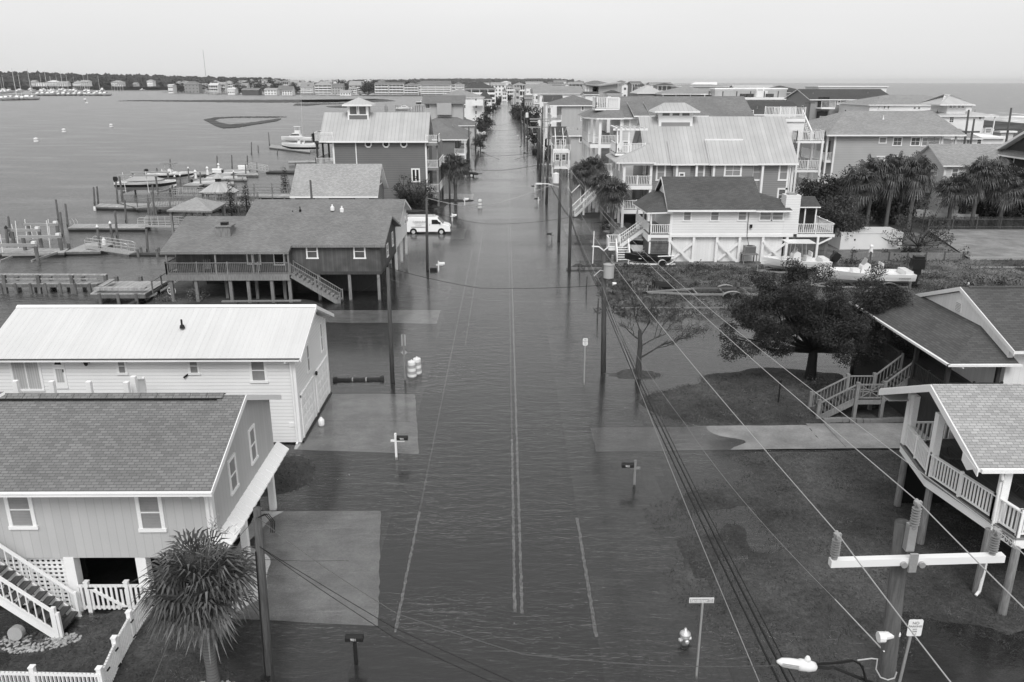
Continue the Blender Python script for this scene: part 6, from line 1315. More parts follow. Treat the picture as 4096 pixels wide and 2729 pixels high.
def gazebo():
    Yc = gp(*zz('O', 1605, 690), .9)[1] + 1.5; c = ay(*zz('O', 1605, 570), Yc); e0, e1 = ay(*zz('O', 1352, 555), Yc), ay(*zz('O', 1865, 540), Yc); R_ = (e1[0] - e0[0]) / 2; zt = ay(*zz('O', 1600, 425), Yc)[2]; ze = ay(*zz('O', 1600, 550), Yc)[2] - .1
    t = thing('gazebo', 'octagonal gazebo with standing-seam metal roof and small lantern', 'gazebo', (c[0], Yc, 0)); m = MB()
    oc = lambda r, z: [(c[0] + r * cos(pi / 8 + k * pi / 4), Yc + r * sin(pi / 8 + k * pi / 4), z) for k in range(8)]
    E, I = oc(R_, ze), oc(R_ * .17, zt)
    for k in range(8): slab(m, [E[k], E[(k + 1) % 8], I[(k + 1) % 8], I[k]], .12)
    m.build('roof', ['metal_grey', 'wood_dark'], t)
    MB().prism(oc(R_ * .15, zt - .1), (0, 0, .7)).build('lantern', 'wood_dark', t)
    m = MB(); E2 = oc(R_ * .30, zt + .5)
    for k in range(8): m.face([E2[k], E2[(k + 1) % 8], (c[0], Yc, zt + 1.25)])
    m.build('lantern_roof', 'metal_grey', t)
    for p in oc(R_ * .82, 0): MB().box(p[0] - .11, p[0] + .11, p[1] - .11, p[1] + .11, -1, ze).build('post', 'wood_dark', t)
    MB().prism(oc(R_ * .85, .95), (0, 0, -.3)).build('deck', 'dock_plank', t); q = oc(R_ * .8, .95); railing(t, q[5:] + q[:4], 1.0, .2, 3, 'wood_grey')
gazebo()
def hull(L, B, D, sheer=.35, flare=.15, up=False):
    """bow toward -x; origin amidships at keel; returns MB with materials: 0 topsides, 1 deck/gunwale, 2 bottom"""
    mb = MB(); S = []; n = 12
    for i in range(n + 1):
        t = i / n; x = -L / 2 + L * t; w = B / 2 * min(1, (1 - (1 - min(1, t * 1.9)) ** 2.1)) * (1 - .06 * max(0, t - .6) / .4); w = max(w, .015)
        k = D * .55 * max(0, 1 - t * 3.2) ** 1.6; top = D + sheer * (1 - t) ** 2; ch = k + (D * .42 - k * .4) ; cw = w * (1 - flare) * (.55 + .45 * min(1, t * 1.6))
        S.append([(x, 0, k), (x, cw, ch), (x, cw * 1.02 + (w - cw) * .6, ch + (top - ch) * .55), (x, w, top), (x, w - min(.14, w * .5), top + .01), (x, max(w - .16, w * .48), top - .22 if 0 < i < n else top - .02), (x, 0, top - .24 if 0 < i < n else top - .02)])
    mi = [2, 0, 1 if up else 0, 1, 1, 1]
    for sgn in (1, -1):
        o = len(mb.v); [mb.v.extend([(p[0], sgn * p[1], p[2]) for p in s]) for s in S]; k = 7
        for i in range(n):
            for j in range(6):
                f = [o + i * k + j, o + (i + 1) * k + j, o + (i + 1) * k + j + 1, o + i * k + j + 1]; mb.f.append(f if sgn < 0 else f[::-1]); mb.m.append(mi[j])
        for j in range(6): pass
        mb.f.append([o + n * k + j for j in range(7)][::(1 if sgn < 0 else -1)]); mb.m.append(0)
    return mb
def outboard(par, x, z, m='black_metal', s=1., tilt=.0, y=0, name='outboard_motor'):
    c, q = cos(tilt), sin(tilt); T_ = lambda px, pz: (x + s * (px * c + pz * q), z + s * (-px * q + pz * c)) if False else (x + s * (px * c - pz * q), z + s * (px * q + pz * c))
    mb = MB(); prof = [(.0, .55, .30, .26), (.10, .80, .34, .30), (.22, .95, .30, .28), (.35, .85, .25, .24)]
    def bx(x0, x1, z0, z1, w): p = [T_(x0, z0), T_(x1, z0), T_(x1, z1), T_(x0, z1)]; mb.prism([(a, y - s * w, b) for a, b in p], (0, 2 * s * w, 0))
    bx(-.1, .5, .25, .78, .22); bx(-.02, .45, .74, .92, .18); bx(.02, .38, -.05, .28, .15); bx(.10, .30, -.75, .0, .07); bx(.0, .5, -.60, -.55, .14); bx(.05, .48, -.84, -.70, .06); bx(.12, .3, -1.0, -.8, .02)
    return LP(mb, name, m, par, False)
def boat(label, L, B, D, loc, rz, side='gel_white', deckm='gel_white', bottom='gel_white', console=True, ttop=False, motors=1, cabin=False, bim=False, group=None, mm='black_metal', wind=True, seat=True, name='motorboat', tilt=0., stripe=None, sm=1.):
    t = thing(name, label, 'boat', loc, group); t.rotation_euler = (0, 0, rz)
    h = hull(L, B, D, up=side == 'black_metal'); LP(h, 'hull', [side, deckm, bottom], t)
    if stripe: 
        m = MB()
        for sg in (1, -1): m.bar((-L * .30, sg * (B / 2 + .005), D * 1.0 + .05), (L * .49, sg * (B / 2 * .97), D * .96), .03, .10)
        LP(m, 'rub_rail', stripe, t)
    z = D - .2
    if console:
        m = MB(); m.prism([(-.45, -.42, z), (.45, -.42, z), (.38, -.42, z + .95), (.0, -.42, z + 1.1), (-.35, -.42, z + .8)], (0, .84, 0)); LP(m, 'console', 'gel_white', t)
        if wind: LP(MB().prism([(-.30, -.38, z + .82), (.02, -.38, z + 1.1), (.06, -.38, z + 1.45), (.03, -.38, z + 1.45)], (0, .76, 0)), 'windscreen', 'vinyl_grey', t)
        if seat:
            m = MB(); m.box(.95, 1.45, -.5, .5, z, z + .62); m.box(1.38, 1.5, -.5, .5, z + .62, z + 1.05); LP(m, 'helm_seat', 'gel_white', t)
            LP(MB().box(-1.15, -.5, -.4, .4, z, z + .5), 'console_seat', 'gel_white', t)
        LP(MB().box(L / 2 - .9, L / 2 - .25, -B * .38, B * .38, z, z + .45), 'aft_bench', 'gel_white', t)
    if ttop:
        m = MB()
        for sx in (-.4, .9):
            for sy in (-.55, .55): m.tube([(sx, sy, z), (sx * .8, sy * 1.1, z + 1.95)], .03, 6)
        m.bar((-.9, -.6, z + 1.95), (1.4, -.6, z + 1.95), .05); m.bar((-.9, .6, z + 1.95), (1.4, .6, z + 1.95), .05); LP(m, 't_top_frame', 'alu', t)
        LP(MB().box(-1.2, 1.5, -.95, .95, z + 1.98, z + 2.06), 't_top', 'gel_white' if ttop is True else ttop, t)
    if cabin:
        LP(MB().prism([(-L * .28, -B * .34, D), (L * .16, -B * .34, D), (L * .12, -B * .34, D + 1.3), (-L * .10, -B * .34, D + 1.35)], (0, B * .68, 0)), 'cabin', 'gel_white', t)
        LP(MB().prism([(-L * .19, -B * .345, D + .62), (L * .11, -B * .345, D + .62), (L * .10, -B * .345, D + 1.05), (-L * .13, -B * .345, D + 1.05)], (0, B * .69, 0)), 'cabin_window', 'glass_dark', t)
    if cabin == 'fly':
        LP(MB().box(-L * .04, L * .13, -B * .26, B * .26, D + 1.35, D + 2.1), 'flybridge', 'gel_white', t)
        m = MB(); [m.bar((sx * L, sy * B, D + 2.1), (sx * L, sy * B, D + 3.2), .06) for sx in (-.02, .12) for sy in (-.24, .24)]; m.box(-L * .06, L * .15, -B * .3, B * .3, D + 3.2, D + 3.3); LP(m, 'hardtop', 'gel_white', t)
    for i in range(motors): outboard(t, L / 2 + .05, D - .1, mm, sm, tilt, (i - (motors - 1) / 2) * .7)
    return t
YR = gp(*zz('O', 640, 640), .0)
boat('dark-hulled cruiser under grey canvas raised on the boat lift', 9.6, 2.8, 1.35, (YR[0], YR[1] + .5, 1.15), pi, side='black_metal', bottom='gel_white', deckm='gel_white', console=False, cabin=False, stripe='gel_white', motors=1)
b = thing('boat_cover', 'grey canvas cover stretched over the dark-hulled cruiser', 'cover', (YR[0], YR[1] + .5, 2.4))
LP(MB().solid([(-3.8, -1.2, .2), (2.6, -1.0, .45), (2.6, 1.0, .45), (-3.8, 1.2, .2), (-1.2, 0, 1.25), (1.2, 0, .95)], [(0, 1, 2, 3), (0, 4, 3), (0, 1, 5, 4), (3, 4, 5, 2), (1, 2, 5)]), 'canvas', 'vinyl_grey', b)
lf = thing('boat_lift', 'boat lift with white guide poles carrying the dark-hulled cruiser', 'boat lift', (YR[0], YR[1], 0))
for x in (YR[0] - 3.2, YR[0] + 2.6):
    MB().bar((x, YR[1] - 1.6, 1.0), (x, YR[1] + 2.6, 1.0), .2, .3).build('cradle_beam', 'galv', lf)
for x, zt in ((YR[0] - 2.7, 4.2), (YR[0] + 1.0, 4.3)): MB().tube([(x, YR[1] - 1.5, .9), (x - .1, YR[1] - 1.5, zt)], .05, 8).build('guide_pole', 'gel_white', lf)
for x in (YR[0] - 3.2, YR[0] + 2.6):
    for y in (YR[1] - 1.9, YR[1] + 2.9): MB().tube([(x, y, -1), (x, y, 3.6)], .16, 8).build('pile', 'pile_wood', lf)
for y in (YR[1] - 1.9, YR[1] + 2.9): MB().bar((YR[0] - 3.6, y, 3.75), (YR[0] + 3.0, y, 3.75), .18, .28).build('beam', 'galv', lf)
c = gp(*zz('O', 950, 430)); boat('centre-console boat with dark hull band and T-top behind the cruiser', 8.6, 2.6, 1.2, (c[0], c[1] + .6, .35), pi, side='black_metal', deckm='gel_white', bottom='gel_white', ttop='wood_grey', stripe='gel_white')
for u, v, L, lab in ((1410, 478, 4.2, 'small white skiff between the capped piles and the gazebo'), (1640, 415, 6.0, 'low white tender behind the gazebo lantern'), (1840, 345, 5.2, 'slim white skiff at the third finger dock')):
    c = gp(*zz('O', u, v)); boat(lab, L, 1.7, .7, (c[0], c[1], -.12), pi, console=False, motors=1, sm=.7)
c = gp(*zz('V', 2060, 655)); boat('white sport-fishing boat with hardtop, farther of the pair left of the cupola house', 9.5, 3., 1.5, (c[0], c[1] + 2, .3), 0, cabin='fly', console=False, motors=2, sm=1.4)
c = gp(*zz('V', 2085, 705)); boat('dark-bottomed centre-console boat, nearer of the pair left of the cupola house', 9.5, 2.9, 1.4, (c[0], c[1] + .5, .5), 0, side='gel_white', bottom='black_metal', ttop=True, motors=1, sm=1.4)
m = MB(); c = gp(*zz('V', 2112, 640)); tp = ay(*zz('V', 2095, 300), c[1]); s_ = single('sailboat_mast', m.tube([(c[0], c[1], 0), (tp[0], c[1], tp[2])], [.10, .06], 8), 'alu', 'tall bare mast standing left of the cupola house', 'mast')
c = gp(*zz('T', 855, 355)); boat('white cabin boat moored between the cupola and the clerestory house', 11, 3.3, 1.8, (c[0], c[1] + 3, 0), pi, cabin=True, console=False, motors=0)
c = gp(*zz('T', 990, 320)); boat('dark-hulled boat behind the bare piles left of the clerestory', 10, 3.2, 1.8, (c[0], c[1] + 6, 1.2), pi, side='black_metal', bottom='black_metal', cabin=True, console=False, motors=0)
for i, u in enumerate((720, 728, 738, 800, 815, 905, 925, 945, 960, 975, 998)):
    c = gp(*zz('T', u, 360)); single('mooring_pile', MB().tube([(c[0], c[1], -1), (c[0], c[1], U(2.5, 4.5))], .18, 8), 'pile_wood', 'distant mooring pile, %s from the left beyond the cupola roof' % ordn(i), 'pile', 'mooring piles beyond the cupola roof')
mar = []
for i in range(62):
    u = U(10, 1450) if i > 20 else 30 + i * 70; row = 1 if i <= 20 else 0
    v = (415 if u > 480 else 470 - (480 - u) * -.02) if row else U(345, 385)
    mar.append((u, v))
mar.sort()
YP = []
for kind in range(3):
    if kind == 0: p = boat('x', 15, 4.6, 2.2, (0, 0, 0), 0, cabin='fly', console=False, motors=0, name='yacht')
    elif kind == 1: p = boat('x', 12, 4.0, 2.0, (0, 0, 0), 0, cabin=True, console=False, motors=0, name='yacht')
    else:
        p = boat('x', 13, 3.8, 1.8, (0, 0, 0), 0, cabin=True, console=False, motors=0, name='sailboat'); LP(MB().tube([(-1, 0, 1.5), (-1, 0, 21)], [.22, .15], 6), 'mast', 'alu', p); LP(MB().tube([(-1, 0, 3.4), (4.5, 0, 3.3)], .22, 6), 'boom', 'vinyl_grey', p)
    YP.append(p)
used = [0, 0, 0]
for i, (u, v) in enumerate(mar):
    k = [0, 1, 2, 1][i % 4] if i % 4 != 2 else 2; c = gp(*zz('H', u, v)); lab = '%s, %s from the left in the marina' % (('white flybridge yacht', 'white cabin cruiser', 'white sailboat with tall mast')[k], ordn(i))
    rz = pi / 2 + U(-.3, .3); sc_ = U(1.2, 1.6)
    if not used[k]: o = YP[k]; o.location = c; o.rotation_euler = (0, 0, rz); o['label'] = lab; o.scale = (sc_,) * 3; used[k] = 1
    else: o = dup(YP[k], c, rz, lab, sc_)
    o['group'] = 'yachts in the marina'
c = gp(*zz('H', 1912, 345)); boat('white motor yacht under way right of the marina', 14, 4.4, 2.2, c, 1.2, cabin='fly', console=False, motors=0, name='yacht')
d, P = dock('long marina dock behind the row of yachts', [('H', -100, 400), ('H', 1500, 392), ('H', 1500, 388), ('H', -100, 394)], .8, .4)
for i, (u, v) in enumerate(((253, 640), (447, 572), (776, 537))):
    c = gp(*zz('V', u, v)); t = thing('mooring_buoy', ('white mooring buoy nearest the camera', 'white mooring buoy in the middle of the three', 'white mooring buoy farthest out')[i], 'buoy', c); LP(MB().lathe([(.2, -.2), (.75, .0), (.75, .35), (.3, .5)], 0, 0, 12), 'float', 'gel_white', t); LP(MB().lathe([(.25, .5), (.7, .75), (.7, 1.1), (.1, 1.3)], 0, 0, 12), 'top', 'gel_white', t)
for i, (u, v, vt) in enumerate(((1150, 500, 448), (1172, 525, 498))):
    c = gp(*zz('H', u, v)); a = ay(*zz('H', u, vt), c[1]); t = thing('channel_marker', ('channel marker pile with small white board, left one', 'channel marker pile with white board, right one')[i], 'sign', c); MB().tube([(c[0], c[1], -1), (c[0], c[1], a[2])], .25, 8).build('pile', 'pile_wood', t); MB().box(c[0] - 1.1, c[0] + 1.1, c[1] - .4, c[1] - .3, a[2] - 1.2, a[2]).build('board', 'gel_white', t)
for i in range(9):
    u = 260 + i * 135; c = gp(*zz('G', u, 330 + min(i, 6) * 5)); t = thing('far_dock', 'low far-shore pier, %s from the left below the houses' % ordn(i), 'dock', c, 'piers on the far shore'); LP(MB().box(-9, 9, -2, 2, .9, 1.4), 'deck', 'wood_grey', t)
    for x in (-8, -3, 3, 8): LP(MB().box(x - .3, x + .3, -2.4, -1.8, -1, 2.8), 'pile', 'pile_wood', t)
for i in range(16):
    u = 1220 + i * 95 if i < 5 else (i - 5) * 120 + 330; k_ = 'G' if i < 5 else 'F'; c = gp(*zz(k_, u, 356 if i < 5 else 368)); o = dup(YP[1], c, pi + U(-.4, .4), '%s small white boat from the left along the far shore' % ordn(i), U(.55, .8)); o['group'] = 'boats along the far shore'
def marsh(name, k, pts, z=.25):
    Q = []
    for a, b in zip(pts, pts[1:] + pts[:1]):
        n = max(1, int(abs(b[0] - a[0]) / 12)); Q += [(a[0] + (b[0] - a[0]) * i / n, a[1] + (b[1] - a[1]) * i / n + (U(-1.3, 1.3) if i else 0)) for i in range(n)]
    P = [gp(*zz(k, *p), .15) for p in Q]; m = MB(); n = len(P); m.v = [(p[0], p[1], z) for p in P] + [(p[0], p[1], -.4) for p in P]
    m.f = [list(range(n))] + [[i, (i + 1) % n, n + (i + 1) % n, n + i] for i in range(n)]; m.m = [0] * len(m.f); o = m.build(name, 'marsh_mat'); o['kind'] = 'structure'
marsh('marsh', 'V', [(820, 356), (950, 350), (1300, 350), (1700, 348), (2300, 347), (2700, 345), (2300, 366), (1800, 366), (1400, 362), (1100, 358)])
marsh('marsh', 'F', [(0, 435), (300, 428), (700, 420), (1100, 418), (1250, 428), (1385, 450), (1100, 462), (600, 468), (0, 466)])
marsh('marsh', 'F', [(-60, 488), (300, 485), (650, 482), (700, 492), (300, 500), (100, 520), (-100, 512)])
marsh('marsh', 'F', [(380, 528), (650, 515), (1050, 512), (1000, 525), (640, 548), (430, 540)])
marsh('marsh', 'V', [(1420, 485), (1500, 470), (1650, 465), (1900, 464), (2000, 466), (1900, 470), (1650, 470), (1530, 476), (1490, 488), (1540, 508), (1600, 520), (1700, 512), (1850, 492), (1940, 478), (1960, 480), (1930, 495), (1800, 515), (1660, 538), (1560, 545), (1500, 528)])
m = MB(); c = gp(*zz('V', 1432, 215)); base = ay(*zz('V', 1434, 180), 3000); top = ay(*zz('V', 1423, 0), 3000); m.tube([(base[0], 3000, 5), (base[0], 3000, top[2])], [1.1, .6], 4)
single('radio_mast', m, 'galv', 'very thin tall radio mast on the mainland skyline', 'mast')
RNG = np.random.RandomState(11)
def quads_mesh(name, C, N_, S, asp, m, par, tip=0.4):
    """leaf cards: centres C, normals N_, sizes S; tapered 4-gons"""
    n = len(C); N_ = N_ / np.maximum(np.linalg.norm(N_, axis=1), 1e-6)[:, None]
    a = np.cross(N_, RNG.normal(size=(n, 3))); a /= np.maximum(np.linalg.norm(a, axis=1), 1e-6)[:, None]; b = np.cross(N_, a)
    S = S[:, None]; V = np.stack([C - a * S - b * S * asp * .3, C + a * S * .2 - b * S * asp, C + a * S, C + a * S * .2 + b * S * asp], 1).reshape(-1, 3)
    me = bpy.data.meshes.new(name); me.vertices.add(4 * n); me.vertices.foreach_set('co', V.astype(np.float32).ravel()); me.loops.add(4 * n)
    me.loops.foreach_set('vertex_index', np.arange(4 * n, dtype=np.int32)); me.polygons.add(n); me.polygons.foreach_set('loop_start', np.arange(0, 4 * n, 4, dtype=np.int32)); me.update(calc_edges=True)
    me.materials.append(MATS[m]); o = bpy.data.objects.new(name, me); COL.objects.link(o); o.parent = par; return o
def clump_leaves(name, clumps, per, size, m, par, asp=.5, shell=.55, flat=1.):
    Cs, Ns, Ss = [], [], []
    for (x, y, z, r) in clumps:
        n = max(6, int(per * r * r)); d = RNG.normal(size=(n, 3)); d /= np.linalg.norm(d, axis=1)[:, None]; q = d * (shell + (1.08 - shell) * RNG.rand(n, 1)) * r; q[:, 2] *= flat
        q *= 1 + .22 * np.sin(q[:, [0]] * 5 / r + x) * np.cos(q[:, [1]] * 6 / r + y)
        Cs.append(q + np.array([x, y, z])); Ns.append(d + RNG.normal(size=(n, 3)) * .7); Ss.append(size * (.6 + .8 * RNG.rand(n)))
    return quads_mesh(name, np.concatenate(Cs), np.concatenate(Ns), np.concatenate(Ss), asp, m, par)
def tree(name, label, loc, h, rx, ry, th, nl=9, nc=5, cr=.8, per=90, leaf=.13, m='cedar_leaf', bark='bark_dark', tr=.22, spread=.9, cat='tree', group=None, lean=0., base=.35, flat=.75):
    t = thing(name, label, cat, loc, group); mb = MB(); rs = random.Random(hash(label) % 1000 if False else int(loc[0] * 7 + loc[1] * 13))
    top = Vector((lean, 0, th)); mb.tube([(0, 0, -.3), (lean * .3, 0, th * .5), tuple(top)], [tr * 1.25, tr, tr * .85], 10); cl = []
    for i in range(nl):
        a = 2 * pi * i / nl + rs.uniform(-.3, .3); e = rs.uniform(.05, 1.); rr = spread * (1 - .45 * e * e) * rs.uniform(.75, 1.05)
        tip = Vector((lean + rx * rr * cos(a), ry * rr * sin(a), th + (h - th - cr * .5) * (.08 + .82 * e))); mid = top.lerp(tip, .5) + Vector((0, 0, -.12 * (h - th) + .2))
        mb.tube([tuple(top - Vector((0, 0, th * .12 * rs.random()))), tuple(mid), tuple(tip)], [tr * .5, tr * .28, .03], 6)
        for k in range(nc):
            u = base + (1.05 - base) * (k + rs.random()) / nc; q = top.lerp(tip, u) + Vector((rs.gauss(0, .22) * rx * .45, rs.gauss(0, .22) * ry * .45, rs.gauss(0, .10) * (h - th)))
            cl.append((q.x, q.y, max(q.z, th * .75), cr * rs.uniform(.55, 1.1)))
            if k % 2: mb.tube([tuple(top.lerp(tip, u * .7)), (q.x, q.y, q.z)], [.05, .015], 5)
    cl.append((lean, 0, h - cr, cr)); LP(mb, 'trunk', bark, t, True)
    clump_leaves('crown', cl, per, leaf, m, t, flat=flat); return t
def palm(label, loc, H, R0=1.5, nf=42, nl=20, seed=1, group=None, leafw=.035, dry=10, tw=.17, droop=1., lean=(0, 0)):
    rs = random.Random(seed); t = thing('palm_tree', label, 'palm tree', loc, group); tr = MB()
    n = 7; tr.tube([(lean[0] * i / n, lean[1] * i / n, -.3 + (H + .3) * i / n) for i in range(n + 1)], [tw * (1.15 if i == 0 else 1 + .12 * sin(i * 2.1)) for i in range(n + 1)], 12); LP(tr, 'trunk', 'palm_trunk', t, True)
    bt = MB()
    for i in range(26):
        a, z = rs.random() * 6.28, H * (.78 + .22 * rs.random()); c = Vector((lean[0] + cos(a) * tw, lean[1] + sin(a) * tw, z)); bt.bar(c, c + Vector((cos(a) * .16, sin(a) * .16, .28)), .09, .03)
    LP(bt, 'leaf_bases', 'palm_dry', t)
    V, F, VD, FD = [], [], [], []
    for i in range(nf + dry):
        isd = i >= nf; f = (i + .5) / nf; el = math.asin(.99 - 1.42 * f) + rs.uniform(-.15, .15) if not isd else radians(-58 - 22 * rs.random()); az = i * 2.39996 + rs.uniform(-.5, .5)
        L = R0 * (.46 if not isd else .35) * rs.uniform(.6, 1.2); d = Vector((cos(az) * cos(el), sin(az) * cos(el), sin(el))); c0 = Vector((lean[0], lean[1], H + .05)); hub = c0 + d * L + Vector((0, 0, -.10 * L))
        side = Vector((-sin(az), cos(az), 0)); up = side.cross(d).normalized() * -1
        if up.z < 0 and el < 1.3: up = -up
        ro = rs.uniform(-.7, .7); side, up = side * cos(ro) + up * sin(ro), up * cos(ro) - side * sin(ro)
        vv, ff = (VD, FD) if isd else (V, F)
        o = len(vv); w = .018; vv += [tuple(c0 - side * w), tuple(c0 + side * w), tuple(hub + side * w), tuple(hub - side * w)]; ff.append((o, o + 1, o + 2, o + 3))
        fl = R0 * rs.uniform(.50, .62)
        for k in range(nl):
            th = radians(-118 + 236 * (k + .5) / nl) + rs.uniform(-.04, .04); dirv = (d * cos(th) + side * sin(th)); ll = fl * (1 - .25 * abs(th) / 2.1) * rs.uniform(.88, 1.1)
            p0 = hub; p1 = hub + dirv * ll * .55 + up * .05 * (1 - abs(th)); p2 = hub + dirv * ll * .95 + Vector((0, 0, -.32 * ll * droop * (1 + .6 * rs.random()))); wv = dirv.cross(up).normalized() * leafw
            o = len(vv); vv += [tuple(p0), tuple(p1 - wv), tuple(p1 + wv), tuple(p2)]; ff += [(o, o + 1, o + 2), (o + 1, o + 3, o + 2)]
    for vv, ff, nm, m in ((V, F, 'crown', 'palm_leaf'), (VD, FD, 'dry_fronds', 'palm_dry')):
        if not ff: continue
        me = bpy.data.meshes.new(nm); me.from_pydata(vv, [], ff); me.materials.append(MATS[m]); o = bpy.data.objects.new(nm, me); COL.objects.link(o); o.parent = t
    return t
np_ = palm('sabal palm with drooping fan fronds beside the leaning service pole', (-9.05, 20.3, 0), 3.85, 2.05, 66, 17, 3, leafw=.036, dry=9, tw=.19, droop=.85)
sk = MB()
for a in (.3, 1.2, 4.4, 5.3):
    p = [(0, 0, 3.5), (cos(a) * .5, sin(a) * .5, 4.7), (cos(a) * .8, sin(a) * .8, 5.5), (cos(a) * 1.1, sin(a) * 1.1, 5.7)]; sk.tube(p, [.02, .015, .01, .006], 5)
    for k in range(14): q = Vector(p[2]) + Vector((U(-.15, .35) * cos(a), U(-.15, .35) * sin(a), U(-.3, .2))); sk.bar(q, q + Vector((U(-.2, .2), U(-.2, .2), U(.05, .2))), .008)
LP(sk, 'seed_stalks', 'palm_dry', np_)
pA = palm('palm with rounded head standing before the open porches of the metal-roofed house', (13.2, 99.5, 0), 5.1, 2.75, 46, 16, 5, leafw=.06, dry=8, tw=.24)
pB = palm('dark-headed palm behind the foremost street palm', (12.9, 108.5, 0), 4.9, 2.5, 40, 16, 9, leafw=.07, dry=4, tw=.22)
c = ay(*zz('E', 800, 640), 119); dup(pA, (c[0], 119, 0), 2.0, 'palm with bare trunk in front of the pale board house wall', (1, 1, 1.05))
c = ay(*zz('E', 935, 640), 121); dup(pB, (c[0], 121, .3), 4.0, 'bushy palm touching the lower porch of the pale porch house', (1.05, 1.05, 1.12))
c = gp(*zz('T', 1240, 1025)); pc = ay(*zz('T', 1212, 765), c[1]); dup(pA, (c[0], c[1], .05), 1.0, 'palm standing on the grass spit beside the cupola house', (1.15, 1.15, (pc[2] + .3) / 5.4))
SP = [(760, 850), (860, 780), (960, 850), (1070, 800), (1160, 770), (1000, 760), (1420, 890), (1600, 800), (1700, 790), (1850, 830), (1520, 860), (1780, 880)]
for i, (u, v) in enumerate(sorted(SP)):
    Y = 101 + (i * 37 % 5) * .9; c = ay(*zz('S', u, v), Y); dup((pA, pB)[i % 2], (c[0], Y, 0), i * 1.3, 'dark palm, %s from the left behind the board fences' % ordn(i), (1.12, 1.12, (c[2] + .3) / 5.2))['group'] = 'palms behind the board fences'
tree('juniper_tree', 'large dark spreading juniper tree in front of the dark porch house', (19.3, 47.6, 0), 7.7, 6.0, 4.0, 2.1, 26, 8, .78, 1500, .055, 'cedar_leaf', 'bark_dark', .30, 1.0, base=.5, flat=.75)
tree('cedar_tree', 'broad dark cedar filling the gap behind the white cottage and the palms', (41.5, 104, 0), 7.2, 5.2, 3.5, 2.0, 12, 6, 1.3, 90, .16, 'cedar_leaf')
tree('cedar_tree', 'dark cedar top rising beside the large grey lap-sided house', (46, 108, 0), 7.8, 4.0, 3.0, 2.5, 9, 6, 1.2, 90, .16, 'cedar_leaf')
tree('cedar_tree', 'dark cedar mass behind the left palms by the fences', (51, 106, 0), 6.4, 4.5, 3.0, 1.5, 10, 6, 1.3, 80, .17, 'cedar_leaf')
tree('cedar_tree', 'dark cedar mass behind the right palms by the fences', (64, 104.5, 0), 5.8, 5.5, 3.0, 1.5, 12, 6, 1.3, 80, .17, 'cedar_leaf')
tree('broadleaf_tree', 'round dark tree beside the railed rear deck of the white cottage', (37.6, 90.5, 0), 6.4, 3.6, 3.0, 1.6, 12, 6, 1.05, 120, .12, 'plant_leaf')
tree('vase_tree', 'multi-stemmed tree with sparse crown between the white trailer and the fence', (45.6, 87.4, 0), 6.6, 3.9, 3.0, .8, 16, 5, .6, 90, .10, 'plant_leaf', 'bark', .12, 1.0, base=.55)
c = gp(*zz('T', 945, 1105)); tree('juniper_tree', 'ragged dark juniper behind the parked white van', (c[0] - .5, c[1] + 3, 0), 5.4, 4.6, 2.5, .6, 12, 6, .9, 120, .11, 'cedar_leaf', tr=.14)
c = gp(*zz('A', 925, 1040)); tree('small_pine', 'small dark conical pine in the flooded verge on the left', (c[0], c[1], 0), 6.2, 2.4, 2.4, 1.2, 12, 5, .7, 110, .12, 'cedar_leaf', tr=.12, flat=.8)
for i, (u, v) in enumerate(((1770, 860), (1985, 850), (2330, 800))):
    b = gp(*zz('O', u, v), .3) if i < 2 else gp(*zz('V', 1995, 1010), .3); t = thing('cypress', ('slim dark cypress, left of the pair by the gazebo', 'slim dark cypress, right of the pair by the gazebo', 'dark cypress against the left wall of the pale-roofed cottage')[i], 'tree', b)
    H = 4.6; LP(MB().tube([(0, 0, -.3), (0, 0, H * .8)], [.12, .03], 6), 'trunk', 'bark_dark', t); clump_leaves('crown', [(U(-.2, .2), U(-.2, .2), .5 + H * k / 13, .85 * (1 - k / 15) + .12) for k in range(13)], 150, .10, 'cedar_leaf', t)
def shrub(label, loc, rx, ry, h, m='shrub_leaf', per=130, leaf=.09, n=12, name='shrub', group=None, cr=.5):
    t = thing(name, label, 'shrub', loc, group); cl = []
    for i in range(n): a, q = U(0, 6.28), sqrt(R()); cl.append((rx * q * cos(a) * .8, ry * q * sin(a) * .8, U(.25, 1) * (h - cr * .6) * (1 - .4 * q), cr * U(.7, 1.1)))
    st = MB()
    for c_ in cl[:6]: st.tube([(0, 0, -.1), (c_[0] * .6, c_[1] * .6, c_[2] * .5), c_[:3]], [.04, .03, .01], 5)
    LP(st, 'stems', 'bark', t); clump_leaves('foliage', cl, per, leaf, m, t); return t
